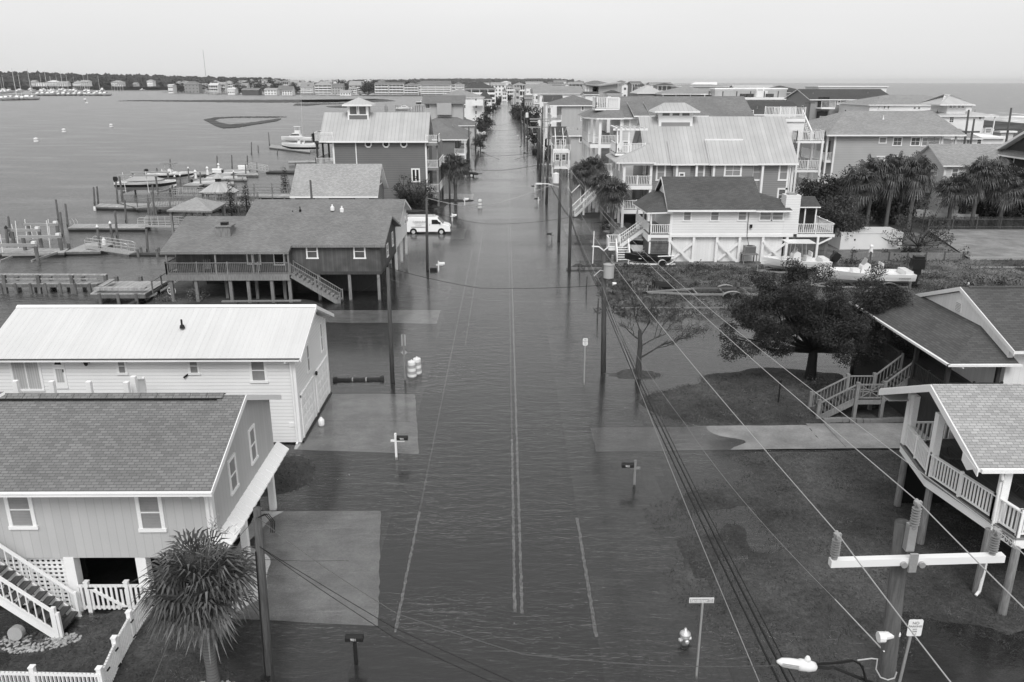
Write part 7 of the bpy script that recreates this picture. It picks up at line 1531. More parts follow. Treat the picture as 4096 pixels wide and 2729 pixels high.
for lab, q, rx, ry, h, m in (('round dark shrub beside the zigzag stairs of the pale board house', ('E', 685, 950), 2.6, 2.2, 3.0, 'plant_leaf'), ('clipped dark box hedge at the foot of the foremost street palm', ('Q', 684, 1160), 1.3, 1.0, 1.6, 'plant_leaf'),
                             ('tangled vine heap on the end of the low slat fence', ('S', 1425, 1385), 2.2, 1.1, 1.9, 'shrub_leaf'), ('bushy shrub above the dark roof ridge, left one', ('X', 1585, 445), 2.0, 1.4, 1.6, 'shrub_leaf'), ('bushy shrub above the dark roof ridge, right one', ('X', 1800, 445), 1.9, 1.3, 1.3, 'shrub_leaf'),
                             ('spiky dark undergrowth beneath the juniper tree', ('X', 560, 1150), 2.0, 1.1, 1.0, 'plant_leaf'), ('low weed bush against the cross-braced posts', ('N', 1650, 780), 1.4, .6, .9, 'shrub_leaf'), ('weed clump at the kerb below the small aluminium boat', ('N', 760, 770), 1.1, .5, .6, 'shrub_leaf'),
                             ('trailing shrub on the slat fence left part', ('X', 720, 285), 1.6, .6, 1.0, 'shrub_leaf'), ('weedy bush at the base of the slat fence under the vase tree', ('X', 1130, 285), 2.4, .8, 1.4, 'shrub_leaf')):
    c = gp(*zz(*q)); shrub(lab, (c[0], c[1], .05), rx, ry, h, m, per=120 if c[1] > 60 else 260, leaf=.10 if c[1] > 60 else .06)
for lab, q, rx, h in (('pale flowering shrub beside the dark deck posts', ('J', 1245, 330), .95, 1.9), ('low pale shrub by the timber platform', ('J', 1040, 335), 1.3, 1.1)):
    c = gp(*zz(*q)); shrub(lab, (c[0], c[1], 0), rx, .8, h, 'pale_leaf', per=260, leaf=.06, n=14, cr=.4)
def bare_tree():
    L0 = (8.55, 48.6, 0); t = thing('bare_tree', 'gnarled half-bare tree standing in the flooded verge beside the pole', 'tree', L0); mb = MB(); tips = []
    rs = random.Random(4)
    def br(p, d, r, L, k):
        q = p + d * L; mid = p + d * L * .5 + Vector((rs.gauss(0, .05), rs.gauss(0, .05), rs.gauss(0, .04))) * L; mb.tube([tuple(p), tuple(mid), tuple(q)], [r, r * .8, r * .62], 6 if r > .03 else 4)
        if k == 0: tips.append(q); return
        for i in range(3 if k > 1 else 3):
            nd = (d + Vector((rs.gauss(0, .42), rs.gauss(0, .42), rs.gauss(.12, .3)))).normalized(); br(p + d * L * rs.uniform(.55, 1), nd, r * .58, L * rs.uniform(.6, .8), k - 1)
    mb.tube([(0, 0, -.3), (-.05, 0, .9), (.0, 0, 1.8), (-.08, 0, 3.0)], [.26, .17, .16, .11], 9)
    br(Vector((-.08, 0, 3.0)), Vector((-.35, 0, .9)).normalized(), .05, 1.1, 4); br(Vector((0, 0, 2.6)), Vector((.5, .2, .75)).normalized(), .05, 1.1, 4)
    br(Vector((0, 0, 1.1)), Vector((.85, -.1, .62)).normalized(), .065, 2.1, 4); br(Vector((.03, 0, 1.9)), Vector((.9, .3, .42)).normalized(), .05, 1.6, 4); br(Vector((0, 0, 2.3)), Vector((-.8, .4, .55)).normalized(), .06, .9, 3)
    LP(mb, 'trunk', 'bark', t); cl = [(q.x, q.y, q.z, .22) for q in tips if q.x > 1.7 or rs.random() < .04]; clump_leaves('foliage', cl, 260, .04, 'shrub_leaf', t)
bare_tree()
F1 = tree('broadleaf_tree', 'dense dark tree, first in the hedge right of the street', (0, 0, 0), 6.5, 3.6, 3.6, 1.0, 9, 4, 1.35, 26, .34, 'plant_leaf', group='trees along the far street')
F2 = tree('broadleaf_tree', 'x', (0, 0, 0), 7.5, 3.0, 3.0, 2.0, 8, 4, 1.2, 26, .32, 'cedar_leaf', group='trees along the far street')
ST = [('A', 1655, 800, 1.15), ('A', 1600, 740, 1.1), ('A', 1520, 690, 1.0), ('A', 1470, 640, 1.0), ('A', 1425, 590, 1.0), ('A', 1400, 555, .9), ('A', 1700, 960, .9), ('A', 1900, 1130, 1.2), ('A', 1870, 1230, 1.0), ('A', 1620, 560, 1.0), ('A', 1545, 500, 1.0),
      ('A', 1010, 600, 1.1), ('A', 985, 740, .95), ('A', 930, 800, .7), ('A', 1120, 430, 1.2), ('A', 1160, 440, .9), ('A', 1100, 500, .8), ('A', 1190, 400, 1.0), ('A', 1240, 395, 1.1), ('A', 1290, 370, 1.3), ('A', 1330, 345, 1.4), ('A', 1360, 330, 1.0), ('A', 1450, 330, 1.3), ('A', 1500, 335, 1.4), ('A', 1540, 410, 1.1)]
for i, (k, u, v, s) in enumerate(sorted(ST, key=lambda e: -e[2])):
    c = gp(*zz(k, u, v)); lab = 'dark street tree, %s nearest on the %s side up the flooded street' % (ordn(i), 'left' if c[0] < 0 else 'right'); s *= max(.75, min(1.15, c[1] / 260))
    if i == 0: F1.location = c; F1['label'] = lab; F1.scale = (s,) * 3
    elif i == 1: F2.location = c; F2['label'] = lab; F2.scale = (s,) * 3
    else: dup((F1, F2)[i % 2], c, i * 1.7, lab, s)
FT = [('G', u, v) for u, v in ((345, 265), (400, 270), (460, 272), (590, 270), (630, 280), (585, 190), (720, 275), (940, 300), (1290, 290), (1430, 235), (1470, 215), (1530, 195), (1560, 215), (1610, 300), (1600, 330), (1790, 205), (1820, 300), (1870, 305), (1720, 262), (1930, 215), (1990, 220), (2110, 200), (2130, 320), (2070, 300), (2300, 320), (860, 180), (1020, 175))] + \
     [('F', u, v) for u, v in ((150, 330), (290, 330), (350, 300), (420, 300), (590, 290), (640, 240), (560, 330), (600, 205), (660, 215), (390, 190), (480, 165), (700, 285), (880, 290), (960, 270), (1010, 240), (1060, 215), (1110, 195), (1440, 320), (1490, 325), (1600, 330), (1640, 325), (940, 320), (1000, 330), (820, 290))]
for i, (k, u, v) in enumerate(sorted(FT, key=lambda e: zz(*e)[0])):
    x, y = zz(k, u, v); Y = 1180 + max(0, 232 - zz(k, u, v)[1] - 15) * 22; c = ay(x, y, Y); c0 = (c[0], Y, 0.3); s = (U(2.2, 3.2)) * (1.25 if v < 240 else 1); o = dup((F1, F2)[i % 2], c0, i * 2.1, 'dark tree, %s from the left among the far-shore houses' % ordn(i) if i < 60 else 'x', (s * 1.2, s * 1.2, s)); o['group'] = 'trees on the far shore'
def woods():
    C, S = [], []
    for i in range(5200):
        x = U(-2100, 300) if i < 4600 else U(-400, 300); 
        Y = U(1980, 2500) if x < -500 else U(2300, 3600)
        if -780 < x < -620 and Y < 2100: continue
        if x > -650: Y += 1400
        h = (22 + 16 * max(0, min(1, (-x - 700) / 900))) * (Y / 2300) * U(.85, 1.08) * (1 if x < -650 else .62)
        C.append((x, Y, h * .55)); S.append((U(9, 18), h * .62))
    ico = [(sin(t) * cos(a), sin(t) * sin(a), cos(t)) for t in (.5, 1.2, 1.9) for a in np.arange(6) * pi / 3 + t] + [(0, 0, 1)]
    V, F = [], []
    for (x, y, z), (r, hz) in zip(C, S):
        o = len(V); j = [U(.75, 1.25) for _ in ico]; V += [(x + p[0] * r * q, y + p[1] * r * q, z + p[2] * hz * q) for p, q in zip(ico, j)]
        for k in range(2):
            for a in range(6): F.append((o + k * 6 + a, o + (k + 1) * 6 + a, o + (k + 1) * 6 + (a + 1) % 6, o + k * 6 + (a + 1) % 6))
        for a in range(6): F.append((o + 18, o + a, o + (a + 1) % 6))
    me = bpy.data.meshes.new('far_woods'); me.from_pydata(V, [], F); me.materials.append(MATS['far_leaf']); o = bpy.data.objects.new('far_woods', me); COL.objects.link(o); o['kind'] = 'stuff'
woods()
def grass():
    P = []
    reg = [(14, 42, 61, 80, 30000, .16), (8, 20, 38, 48.5, 9000, .08), (-17, -8, 15, 24, 12000, .06), (6, 20, 20, 37, 45000, .05), (-14, -8.5, 33, 37.4, 2500, .06), (36, 60, 60, 82, 9000, .16), (-12, -7, 45, 66, 1500, .08), (6, 14, 60, 80, 5000, .25)]
    Cs, Ns, Ss = [], [], []
    for x0, x1, y0, y1, n, s in reg:
        x = RNG.uniform(x0, x1, n); y = RNG.uniform(y0, y1, n); z = hgt(x, y); ok = (z > -.03) & (vn(x, y, 1.7) + .3 * RNG.rand(n) > .35)
        for a_, b_, c_, d_, *_z in DRV: ok &= ~((x > a_ - .2) & (x < b_ + .2) & (y > c_ - .2) & (y < d_ + .2))
        x, y, z = x[ok], y[ok], z[ok]; m = len(x); sz = s * (.5 + RNG.rand(m)); Cs.append(np.stack([x, y, z + sz * .5], 1)); nn = RNG.normal(size=(m, 3)); nn[:, 2] *= .5; Ns.append(nn); Ss.append(sz)
    o = quads_mesh('grass', np.concatenate(Cs), np.concatenate(Ns), np.concatenate(Ss), .16, 'grass_blade', None); o['kind'] = 'stuff'
mat('grass_blade', .075, .9, 'leaf', .8, grain=.4, gs=6)
grass()
def upole(label, base, top, r=.15, arm=None, trans=None, ins=None, group=None, name='utility_pole', m='pole_wood'):
    t = thing(name, label, 'pole', base, group); MB().tube([(base[0], base[1], -1.), tuple(base[i] * .5 + top[i] * .5 for i in range(3)), top], [r * 1.1, r, r * .8], 12).build('shaft', m, t, True); return t
fp = upole('foreground wooden power pole with pale crossarm and three ribbed insulators', (6.95, 11.2, 0), (6.22, 11.05, 11.42), .15)
MB().tube([(5.0, 10.78, 10.86), (7.75, 10.78, 10.93)], .001, 4)
a = MB(); a.box(5.04, 7.74, 10.74, 10.86, 10.80, 10.92, fn=lambda x, y, z: (x, y, z + (x - 5.04) * .03)); arm = a.build('crossarm', 'gel_white', fp)
b = MB(); b.box(6.24, 6.36, 10.70, 10.74, 10.74, 11.06); b.build('bracket', 'galv', arm)
for x in (6.16, 6.44): MB().tube([(x, 10.69, 10.87), (x, 10.74, 10.87)], .05, 12).build('bolt', 'galv', arm)
def insul(par, x, y, z, h=.42, r=.062):
    pr = [(.045, 0), (.05, .03), (.03, .04)]; n = 7
    for i in range(n): q = .06 + (h - .12) * i / n; dz = (h - .12) / n; pr += [(r * .4, q), (r * 1.15, q + dz * .25), (r * 1.15, q + dz * .4), (r * .4, q + dz * .5)]
    pr += [(.035, h - .05), (.035, h - .02)]; MB().lathe(pr, x, y, 14, zb=z).build('insulator', 'insulator', par)
    c = MB(); c.box(x - .055, x + .055, y - .03, y + .03, z + h - .03, z + h + .03); c.tube([(x - .02, y - .09, z + h), (x + .02, y + .09, z + h)], .03, 8); c.build('clamp', 'galv', par)
insul(fp, 5.10, 10.80, 10.93); insul(fp, 7.56, 10.80, 10.99); insul(fp, 6.27, 10.82, 11.45, .44)
MB().box(6.2, 6.33, 10.80, 10.92, 11.05, 11.5).build('top_bracket', 'galv', fp)
i0 = Vector((5.10, 10.8, 11.37)); i1 = Vector((6.27, 10.82, 11.91)); i2 = Vector((7.56, 10.8, 11.43))
sc = MB(); q = ay(1780 + 0, 1250 + 500 * 0, 11)
for u, v in ((905, 1250),): q = ay(*zz('Y', u, v), 11.0); sc.tube([(q[0] - .1, 10.95, q[2]), (q[0] + .25, 11.05, q[2])], [.07, .07], 10); sc.tube([(q[0] - .12, 10.95, q[2]), (q[0] - .02, 10.95, q[2])], .09, 10)
sc.build('spool_insulator', 'gel_white', fp)
lm = thing('street_lamp', 'pale cobra-head street lamp on a curved arm low on the foreground pole', 'street lamp', (4.9, 11, 8.6))
l0, l1 = ay(1785, 1520, 11), ay(1877, 1533, 11); A_ = Vector(l0); B_ = Vector(l1); dx = (B_ - A_); n_ = 8; prof = [(.0, .02), (.12, .07), (.3, .085), (.55, .085), (.56, .10), (.8, .10), (.95, .075), (1., .03)]
mb = MB(); mb.tube([tuple(A_ + dx * t) for t, r in prof], [r for t, r in prof], 12); h_ = mb.build('lamp_head', 'gel_white', lm, True); q = A_ + dx * .75; MB().lathe([(.045, .06), (.05, .14), (.03, .18), (0, .18)], q.x, q.y, 10, zb=q.z).build('photocell', 'gel_white', h_)
mb = MB(); [mb.bar(A_ + dx * .1 + Vector((0, -.09, -.02 + .03 * k)), A_ + dx * .5 + Vector((0, -.10, -.02 + .03 * k)), .01) for k in (0, 1, 2)]; mb.build('lens_rib', 'vinyl_grey', h_)
e = ay(2060, 1640, 11.1); w1 = ay(*zz('Y', 560, 1465), 11); w2 = ay(*zz('Y', 690, 1520), 11)
MB().tube([l1, (l1[0] + .2, 11, l1[2] - .02), w1, w2, (6.75, 11.1, w2[2] - .5)], .028, 8).build('bracket_arm', 'black_metal', lm)
for pts in (((455, 1440), (560, 1435), (690, 1418), (740, 1440), (770, 1500), (790, 1568)), ((455, 1450), (600, 1440), (700, 1425), (760, 1460), (780, 1568))): MB().tube([ay(*zz('Y', *p), 10.95) for p in pts], .014, 6).build('lamp_cable', 'black_rubber', lm)
for pts in (((725, 1420), (820, 1408), (860, 1412), (850, 1480), (880, 1535), (930, 1553), (975, 1540), (990, 1500)),): MB().tube([ay(*zz('Y', *p), 10.9) for p in pts], .012, 6).build('pale_cable', 'rope', lm)
def wire(label, pts, r=.012, m='alu', sag=None, twist=0, name='power_line', group=None):
    P = []
    for k, (a, b) in enumerate(zip(pts[:-1], pts[1:])):
        A, B = Vector(a), Vector(b); s = sag[k] if isinstance(sag, (list, tuple)) else (sag or 0); n = 22
        for i in range(n + (k == len(pts) - 2)): t = i / n; q = A.lerp(B, t); q.z -= 4 * s * t * (1 - t); P.append(tuple(q))
    mb = MB(); mb.tube(P, r, 5)
    if twist:
        Q = []
        for (a, b) in zip(P[:-1], P[1:]):
            for i in range(6): t = i / 6; ph = len(Q) * .9; q = Vector(a).lerp(Vector(b), t); Q.append((q.x + cos(ph) * r * 1.4, q.y, q.z + sin(ph) * r * 1.4))
        mb.tube(Q, r * .8, 4)
    return single(name, mb, m, label, 'cable', group)
P2b, P2t = gp(1308, 622), ay(1313, 412, 78.6); P1b, P1t = gp(1387, 855), ay(1388, 590, 49.04)
p2 = upole('tall pole with curved white arms, first beyond the white cottage fence', P2b, (P2t[0], 78.6, P2t[2]), .15); insul(p2, P2t[0], 78.6, P2t[2], .8, .12)
e1, e2 = ay(*zz('E', 600, 1008), 78.4), ay(*zz('E', 750, 997), 78.4); MB().tube([(e1[0], 78.4, e1[2] + .1), (P2t[0], 78.45, e1[2] - .5), (e2[0], 78.4, e2[2] + .2)], .05, 6).build('crossarm', 'gel_white', p2)
i0b, i2b = (e1[0] - .3, 78.4, e1[2] + .4), (e2[0] + .1, 78.4, e2[2] + .5); i1b = (P2t[0], 78.6, P2t[2] + .8)
p1 = upole('pole with pale transformer drum standing in the flooded verge by the bare tree', P1b, (P1t[0], 49.04, P1t[2] + .1), .16)
tb, tt = ay(*zz('W', 755, 365), 48.9), ay(*zz('W', 755, 270), 48.9); tr = MB(); tr.lathe([(0, tb[2]), (.32, tb[2]), (.33, tt[2] - .08), (.36, tt[2] - .06), (.36, tt[2]), (.1, tt[2] + .05), (0, tt[2] + .05)], tb[0], 48.8, 18); tr = tr.build('transformer', 'vinyl_grey', p1); insul(p1, tb[0] + .18, 48.7, tt[2], .55, .08)
c0, c1, c2 = ay(*zz('W', 640, 150), 48.8), ay(*zz('W', 722, 180), 48.8), ay(*zz('W', 800, 155), 48.8)
MB().tube([c0, (c1[0] - .3, 48.8, c1[2] + .25), c1, (c1[0] + .3, 48.8, c1[2] + .25), c2], .045, 6).build('crossarm', 'gel_white', p1)
g_ = ay(*zz('W', 680, 318), 48.5); MB().tube([(P1b[0], 48.9, g_[2] - .2), (P1b[0] - .5, 48.6, g_[2]), (P1b[0] - .9, 48.5, g_[2] - .35)], .03, 6).build('service_bracket', 'rope', p1)
RP = [('third pole up the right side with a drum transformer and a long lamp arm', (1284, 553), (1288, 388), 1), ('slender dark pole leaning beside the white plank enclosure', (1256, 468), (1262, 290), 0), ('pole in a flood-edge pair right of the mailboxes', (1241, 414), (1247, 245), 0)]
for k, (lab, b, t, tf) in enumerate(RP):
    B = gp(*b); T_ = ay(*t, B[1]); pp = upole(lab, B, (T_[0], B[1], T_[2]), .17)
    if k == 0:
        q = ay(*zz('E', 450, 890), B[1]); MB().lathe([(0, -.5), (.36, -.5), (.36, .6), (.1, .7)], q[0], B[1] - .3, 14, zb=q[2]).build('transformer', 'gel_white', pp)
        q0, q1, q2 = ay(*zz('E', 248, 957), B[1]), ay(*zz('E', 350, 960), B[1]), ay(*zz('E', 490, 1000), B[1]); MB().tube([q0, q1, q2], .06, 6).build('lamp_arm', 'gel_white', pp); MB().box(q0[0] - .5, q0[0] + .2, B[1] - .15, B[1] + .15, q0[2] - .08, q0[2] + .08).build('lamp_head', 'gel_white', pp)
EP = [((285, 1045), (305, 320)), ((325, 1200), (362, 480)), ((258, 910), (268, 90)), ((222, 760), (228, 200)), ((90, 545), (92, 40)), ((53, 435), (57, 90)), ((15, 395), (15, 35)), ((240, 700), (248, 130)), ((415, 830), (366, 360)), ((498, 860), (505, 650))]
for i, (b, t) in enumerate(EP):
    B = gp(*zz('E', *b)); T_ = ay(*zz('E', *t), B[1]); pp = upole('weathered utility pole, %s from the left in the crowded right row' % ordn(sorted(EP, key=lambda e: e[0][0]).index((b, t))), B, (T_[0], B[1], T_[2]), .16, m='galv' if i in (0, 2) else 'pole_wood', group='poles crowded along the right verge')
    if i in (4, 8, 7): MB().lathe([(0, -.6), (.4, -.6), (.4, .6), (.1, .7)], T_[0] - .1, B[1] - .4, 12, zb=T_[2] - 1.2).build('transformer', 'gel_white', pp)
    if i in (2, 3, 7): MB().box(T_[0] - 2.2, T_[0] + 2.2, B[1] - .2, B[1] - .05, T_[2] - .9, T_[2] - .7).build('crossarm', 'galv', pp)
FP = [((1388, 470), (1396, 250)), ((1410, 480), (1408, 230)), ((1430, 460), (1425, 215)), ((1455, 560), (1450, 240)), ((1395, 350), (1400, 150)), ((1415, 340), (1412, 160)), ((1375, 300), (1380, 170)), ((1118, 330), (1130, 300)), ((970, 780), (968, 560)), ((985, 700), (985, 480)), ((860, 1030), (860, 660)), ((745, 1240), (752, 900)), ((770, 1235), (768, 700))]
for i, (b, t) in enumerate(FP):
    B = gp(*zz('A', *b)); T_ = ay(*zz('A', *t), B[1]); pp = upole('distant street pole, %s from the left up the street' % ordn(sorted(FP, key=lambda e: e[0][0]).index((b, t))), B, (T_[0], B[1], max(T_[2], 6)), .17, group='distant street poles')
    if i in (2, 4, 5): MB().box(T_[0] - 1.4, T_[0] + 1.4, B[1] - .2, B[1] - .05, T_[2] - .7, T_[2] - .5).build('crossarm', 'pole_wood', pp)
LPOL = [('bare pole on the left verge before the parked van', (982, 622), (980, 455)), ('dark pole in the water right of the garage driveway', (902, 878), (891, 615))]
LQ = []
for lab, b, t in LPOL: B = gp(*b); T_ = ay(*t, B[1]); LQ.append((T_[0], B[1], T_[2])); upole(lab, B, LQ[-1], .13)
B = gp(*zz('T', 1197, 1035)); T_ = ay(*zz('T', 1193, 690), B[1]); upole('bare pole in front of the left-hand palm', B, (T_[0], B[1], T_[2]), .14); LQ.append((T_[0], B[1], T_[2]))
b = ay(*zz('T', 178, 1010), 92); t = ay(*zz('T', 168, 868), 92); upole('short bare pole standing behind the roof of the dark deck house', (b[0], 92, 0), (t[0], 92, t[2]), .14)
for i, (u, v, vt, Y, w) in enumerate(((1505, 905, 400, 150, 1), (1585, 905, 530, 150, 0), (2125, 800, 370, 150, 1))):
    bb, tt_ = ay(*zz('D', u, v), Y), ay(*zz('D', u + 45, vt), Y); pp = upole(('power pole left of the pair before the ocean house', 'slimmer power pole right of the pair before the ocean house', 'tall dark power pole with crossarm against the surf')[i], (bb[0], Y, 0), (tt_[0], Y, tt_[2]), .2)
    if w: MB().box(tt_[0] - 2.5, tt_[0] + 2.5, Y - .3, Y - .15, tt_[2] - 4, tt_[2] - 3.7).build('crossarm', 'pole_wood', pp)
for i, (u, v, vt) in enumerate(((1460, 540, 355), (440, 450, 400))):
    bb = ay(*zz('C', u, v), 205); tt_ = ay(*zz('C', u + 20, vt), 205); pp = upole(('dark power pole with bare drop wires before the grey balcony house', 'far power pole behind the stair box')[i], (bb[0], 205, 0), (tt_[0], 205, tt_[2]), .25); MB().box(tt_[0] - 1.2, tt_[0] + 1.2, 204.7, 204.9, tt_[2] - .5, tt_[2] - .3).build('crossarm', 'pole_wood', pp)
nl = upole('leaning wooden service pole with looped cables beside the near palm', (-7.27, 20.0, -.1), (-7.02, 20.0, 6.62), .14)
q = Vector((-7.02, 20, 6.5))
for k in range(3): MB().tube([(q.x + .05, 19.85, q.z - .1), (q.x + .25 + .06 * k, 19.8, q.z + .05), (q.x + .42 + .05 * k, 19.8, q.z - .2), (q.x + .38 + .05 * k, 19.8, q.z - .55)], .014, 6).build('cable_loop', 'black_rubber', nl)
MB().tube([(-7.15, 19.86, 5.3), (-7.22, 19.84, 3), (-7.3, 19.84, 0)], .02, 6).build('down_cable', 'black_rubber', nl); MB().tube([(-7.28, 19.84, .9), (-7.28, 19.84, 1.0)], .155, 10).build('strap', 'black_metal', nl)
def seg(a, b, i, j=0): return None
ext = lambda A, B, t: tuple(Vector(A) + (Vector(A) - Vector(B)).normalized() * t)
for lab, A, B, back, zb_ in (('thin pale line from the left insulator of the foreground pole up the street', i0, i0b, (6.2, 4, 11.2), 0), ('thin pale line from the top insulator of the foreground pole up the street', i1, i1b, (8.1, 4, 11.9), 0), ('thin pale line from the right insulator of the foreground pole up the street', i2, i2b, (9.5, 4, 11.4), 0)):
    wire(lab, [(A[0] + .25, 2, A[2] + .1), tuple(A), B, (B[0] - .3, 125, B[2] + .5), (B[0] - .5, 180, B[2] + .8)], .009, 'vinyl_grey', [.1, .9, .5, .5])
j1 = ay(*zz('W', 705, 470), 48.85)
ends = [ay(1790, 1568, 11.2), ay(1812, 1568, 11.2), ay(1828, 1568, 11.2), ay(1745, 1568, 11.2)]
mids = [ay(1556, 1080, 25), ay(1568, 1080, 25)]
for k, (lab, E_, r, m) in enumerate((('thick black communication cable, lowest of the bundle crossing the flooded verge', ends[0], .020, 'black_rubber'), ('thick black communication cable, middle of the bundle crossing the flooded verge', ends[1], .022, 'black_rubber'), ('thin dark cable, upper one of the bundle crossing the flooded verge', ends[2], .012, 'black_rubber'), ('thin grey cable, left one of the bundle crossing the flooded verge', ends[3], .009, 'grey_metal'))):
    z2 = ay(*zz('E', 632, 1390), 78.4); z3 = ay(*zz('E', 480, 1160), 94)
    wire(lab, [E_, (j1[0] + (k - 1.5) * .06, 48.85, j1[2] + .12 * k), (z2[0], 78.4, z2[2] + .12 * k), (z3[0], 94.4, z3[2] + .1 * k), (5.9, 125, z3[2] + .3), (5.7, 175, z3[2] + .6)], r, m, [.35, .4, .25, .3, .4])
j = ay(*zz('Y', 905, 1360), 11); w_ = ay(*zz('Y', 575, 1010), 16); wire('pale guy strand with splice fading into a hairline above the wet lawn', [(j[0], 11, j[2]), w_], .012, 'gel_white', 0); f0 = ay(*zz('W', 1300, 1400), 34); wire('hairline telephone drop beyond the pale guy strand', [w_, f0, (P1t[0], 49, P1t[2] - 2.6)], .006, 'grey_metal', .3)
A0_ = (q.x, 19.9, q.z - .1); ptsx = [(740, 1300), (912, 1410), (1200, 1503), (1500, 1529), (1780, 1530)]
wire('twisted pale service cable drooping across the street from the leaning pole', [A0_] + [ay(x, y, 20 - 9 * (k + 1) / 5.) for k, (x, y) in enumerate(ptsx)], .007, 'cable_grey', .02, twist=1)
A1_ = ay(596, 1256, 19.9)
for k, (lab, xs_) in enumerate((('black service cable, upper of the pair at the bottom of the photo', [(700, 1320), (900, 1440), (1180, 1568), (1300, 1625)]), ('black service cable, lower of the pair at the bottom of the photo', [(700, 1330), (900, 1462), (1130, 1568), (1250, 1630)]))):
    wire(lab, [A1_] + [ay(x, y, 19.9 - 1.5 * (i + 1)) for i, (x, y) in enumerate(xs_)], .010, 'black_rubber', .01)
wire('pale service cable running down left from the leaning pole across the palm', [A0_, ay(460, 1330, 17.5), ay(400, 1440, 15), ay(350, 1568, 12.5), ay(300, 1700, 10)], .006, 'cable_grey', .02, twist=1)
wire('street-crossing cable from the dark pole to the transformer pole', [LQ[1], ay(1100, 662, 50), (j1[0], 48.9, ay(1384, 655, 49)[2])], .014, 'black_rubber', [.1, .1])
wire('second thinner street-crossing cable below the dark one', [(LQ[1][0], LQ[1][1], LQ[1][2] - .7), ay(1120, 690, 50), (j1[0], 48.9, ay(1384, 690, 49)[2])], .008, 'grey_metal', [.1, .1])
wire('pale street-crossing cable from the pole by the van to the lamp arm pole', [LQ[0], ay(1100, 478, 86), ay(1200, 450, 92), ay(1284, 418, 94.5)], .022, 'rope', [.1, .05, .05], twist=1)
wire('thin dark street-crossing cable above the parked van', [(LQ[0][0], LQ[0][1], LQ[0][2] - 1.2), ay(1120, 515, 86), ay(1308, 500, 78.6)], .014, 'black_rubber', [.2, .2])
for i, (a_, c_, b_) in enumerate((((1070, 336), (1160, 371), (1228, 355)), ((1085, 358), (1160, 358), (1232, 350)), ((1075, 300), (1150, 300), (1190, 297)), ((1105, 285), (1150, 288), (1185, 280)), ((1060, 388), (1150, 392), (1235, 380)))):
    Y = (200, 190, 270, 330, 165)[i]; wire('street-crossing cable up the street, %s nearest the camera beyond the palms' % ('second', 'third', 'fourth', 'fifth', 'first')[i], [ay(*a_, Y), ay(*c_, Y), ay(*b_, Y)], .03, 'black_rubber', .1)
wire('drop wire from the dark pole down to the stilt house corner', [LQ[1], ay(820, 672, 62)], .01, 'black_rubber', .3)
def mailbox(label, base, top, kind='black', arm='post', num=None, facing=1, h=None):
    B = gp(*base); zt = ay(*top, B[1])[2]; t = thing('mailbox', label, 'mailbox', (B[0], B[1], 0)); pm = {'white': 'gel_white', 'wood': 'wood_grey', 'black': 'black_metal'}[arm]
    hb = zt - .25; LP(MB().box(-.055, .055, -.055, .055, -.3, hb + (.35 if kind != 'top' else 0)), 'post', pm, t); s = facing
    if kind != 'top': LP(MB().box(-.25, .45 if s > 0 else .2, -.05, .05, hb - .1, hb - .01, fn=lambda x, y, z: (x * s, y, z)), 'arm', pm, t)
    m = MB(); x0, x1 = (.06 * s, .62 * s) if kind != 'top' else (-.29, .29); w = .1
    prof = [(-w, 0), (w, 0), (w, .13), (w * .7, .2), (0, .23), (-w * .7, .2), (-w, .13)]; m.prism([(x0, a, hb + b) for a, b in prof], (x1 - x0, 0, 0)); bx = LP(m, 'box', 'gel_white' if kind == 'white' else 'black_metal', t)
    if num: tx = text(bx, num, .13, (0, 0, 0), (pi / 2, 0, 0), 'gel_white' if kind != 'white' else 'ink'); tx.location = ((x0 + x1) / 2 + (-.02), -w - .006, hb + .08)
    return t
mailbox('black mailbox number 901 on a black post in the near flooded verge', (818, 1518), (819, 1456), 'top', 'black', '901')
mailbox('black mailbox number 902 on a dark post at the right grass edge', (1457, 1113), (1456, 1062), 'black', 'wood', '902', -1)
mailbox('dark mailbox 903 on a weathered cross-shaped post in the left flood', (911, 1050), (921, 1000), 'black', 'white', '903', 1)
mailbox('white mailbox on a white cross post left of the street', (1008, 622), (1010, 602), 'white', 'white', None, 1)
mailbox('white mailbox on a square white post above the parked van', (1039, 508), (1041, 492), 'white', 'white', '909', 1)
mailbox('dark mailbox on a post by the third pole on the right', (1268, 553), (1263, 535), 'black', 'wood', None, -1)
mailbox('dark mailbox on a bright white cross post on the right', (1237, 468), (1235, 455), 'black', 'white', None, -1)
mailbox('white mailbox on a white post beyond the left palm spit', (1068, 471), (1070, 455), 'white', 'white', None, 1)
mailbox('black mailbox on a white post right of the lamp arm', (1229, 440), (1226, 426), 'black', 'white', None, -1)
mailbox('small white mailbox near the parked white cars', (1192, 318), (1192, 311), 'white', 'wood', None, -1)
mailbox('dark mailbox far up on a white cross post', (1199, 345), (1198, 336), 'black', 'white', None, -1)
b = gp(1002, 622); single('black_bin_lid', MB().box(b[0] - .6, b[0] + .1, b[1] - .15, b[1] + .2, -.05, .28), 'black_metal', 'black box half sunk beside the white cross mailbox', 'box')
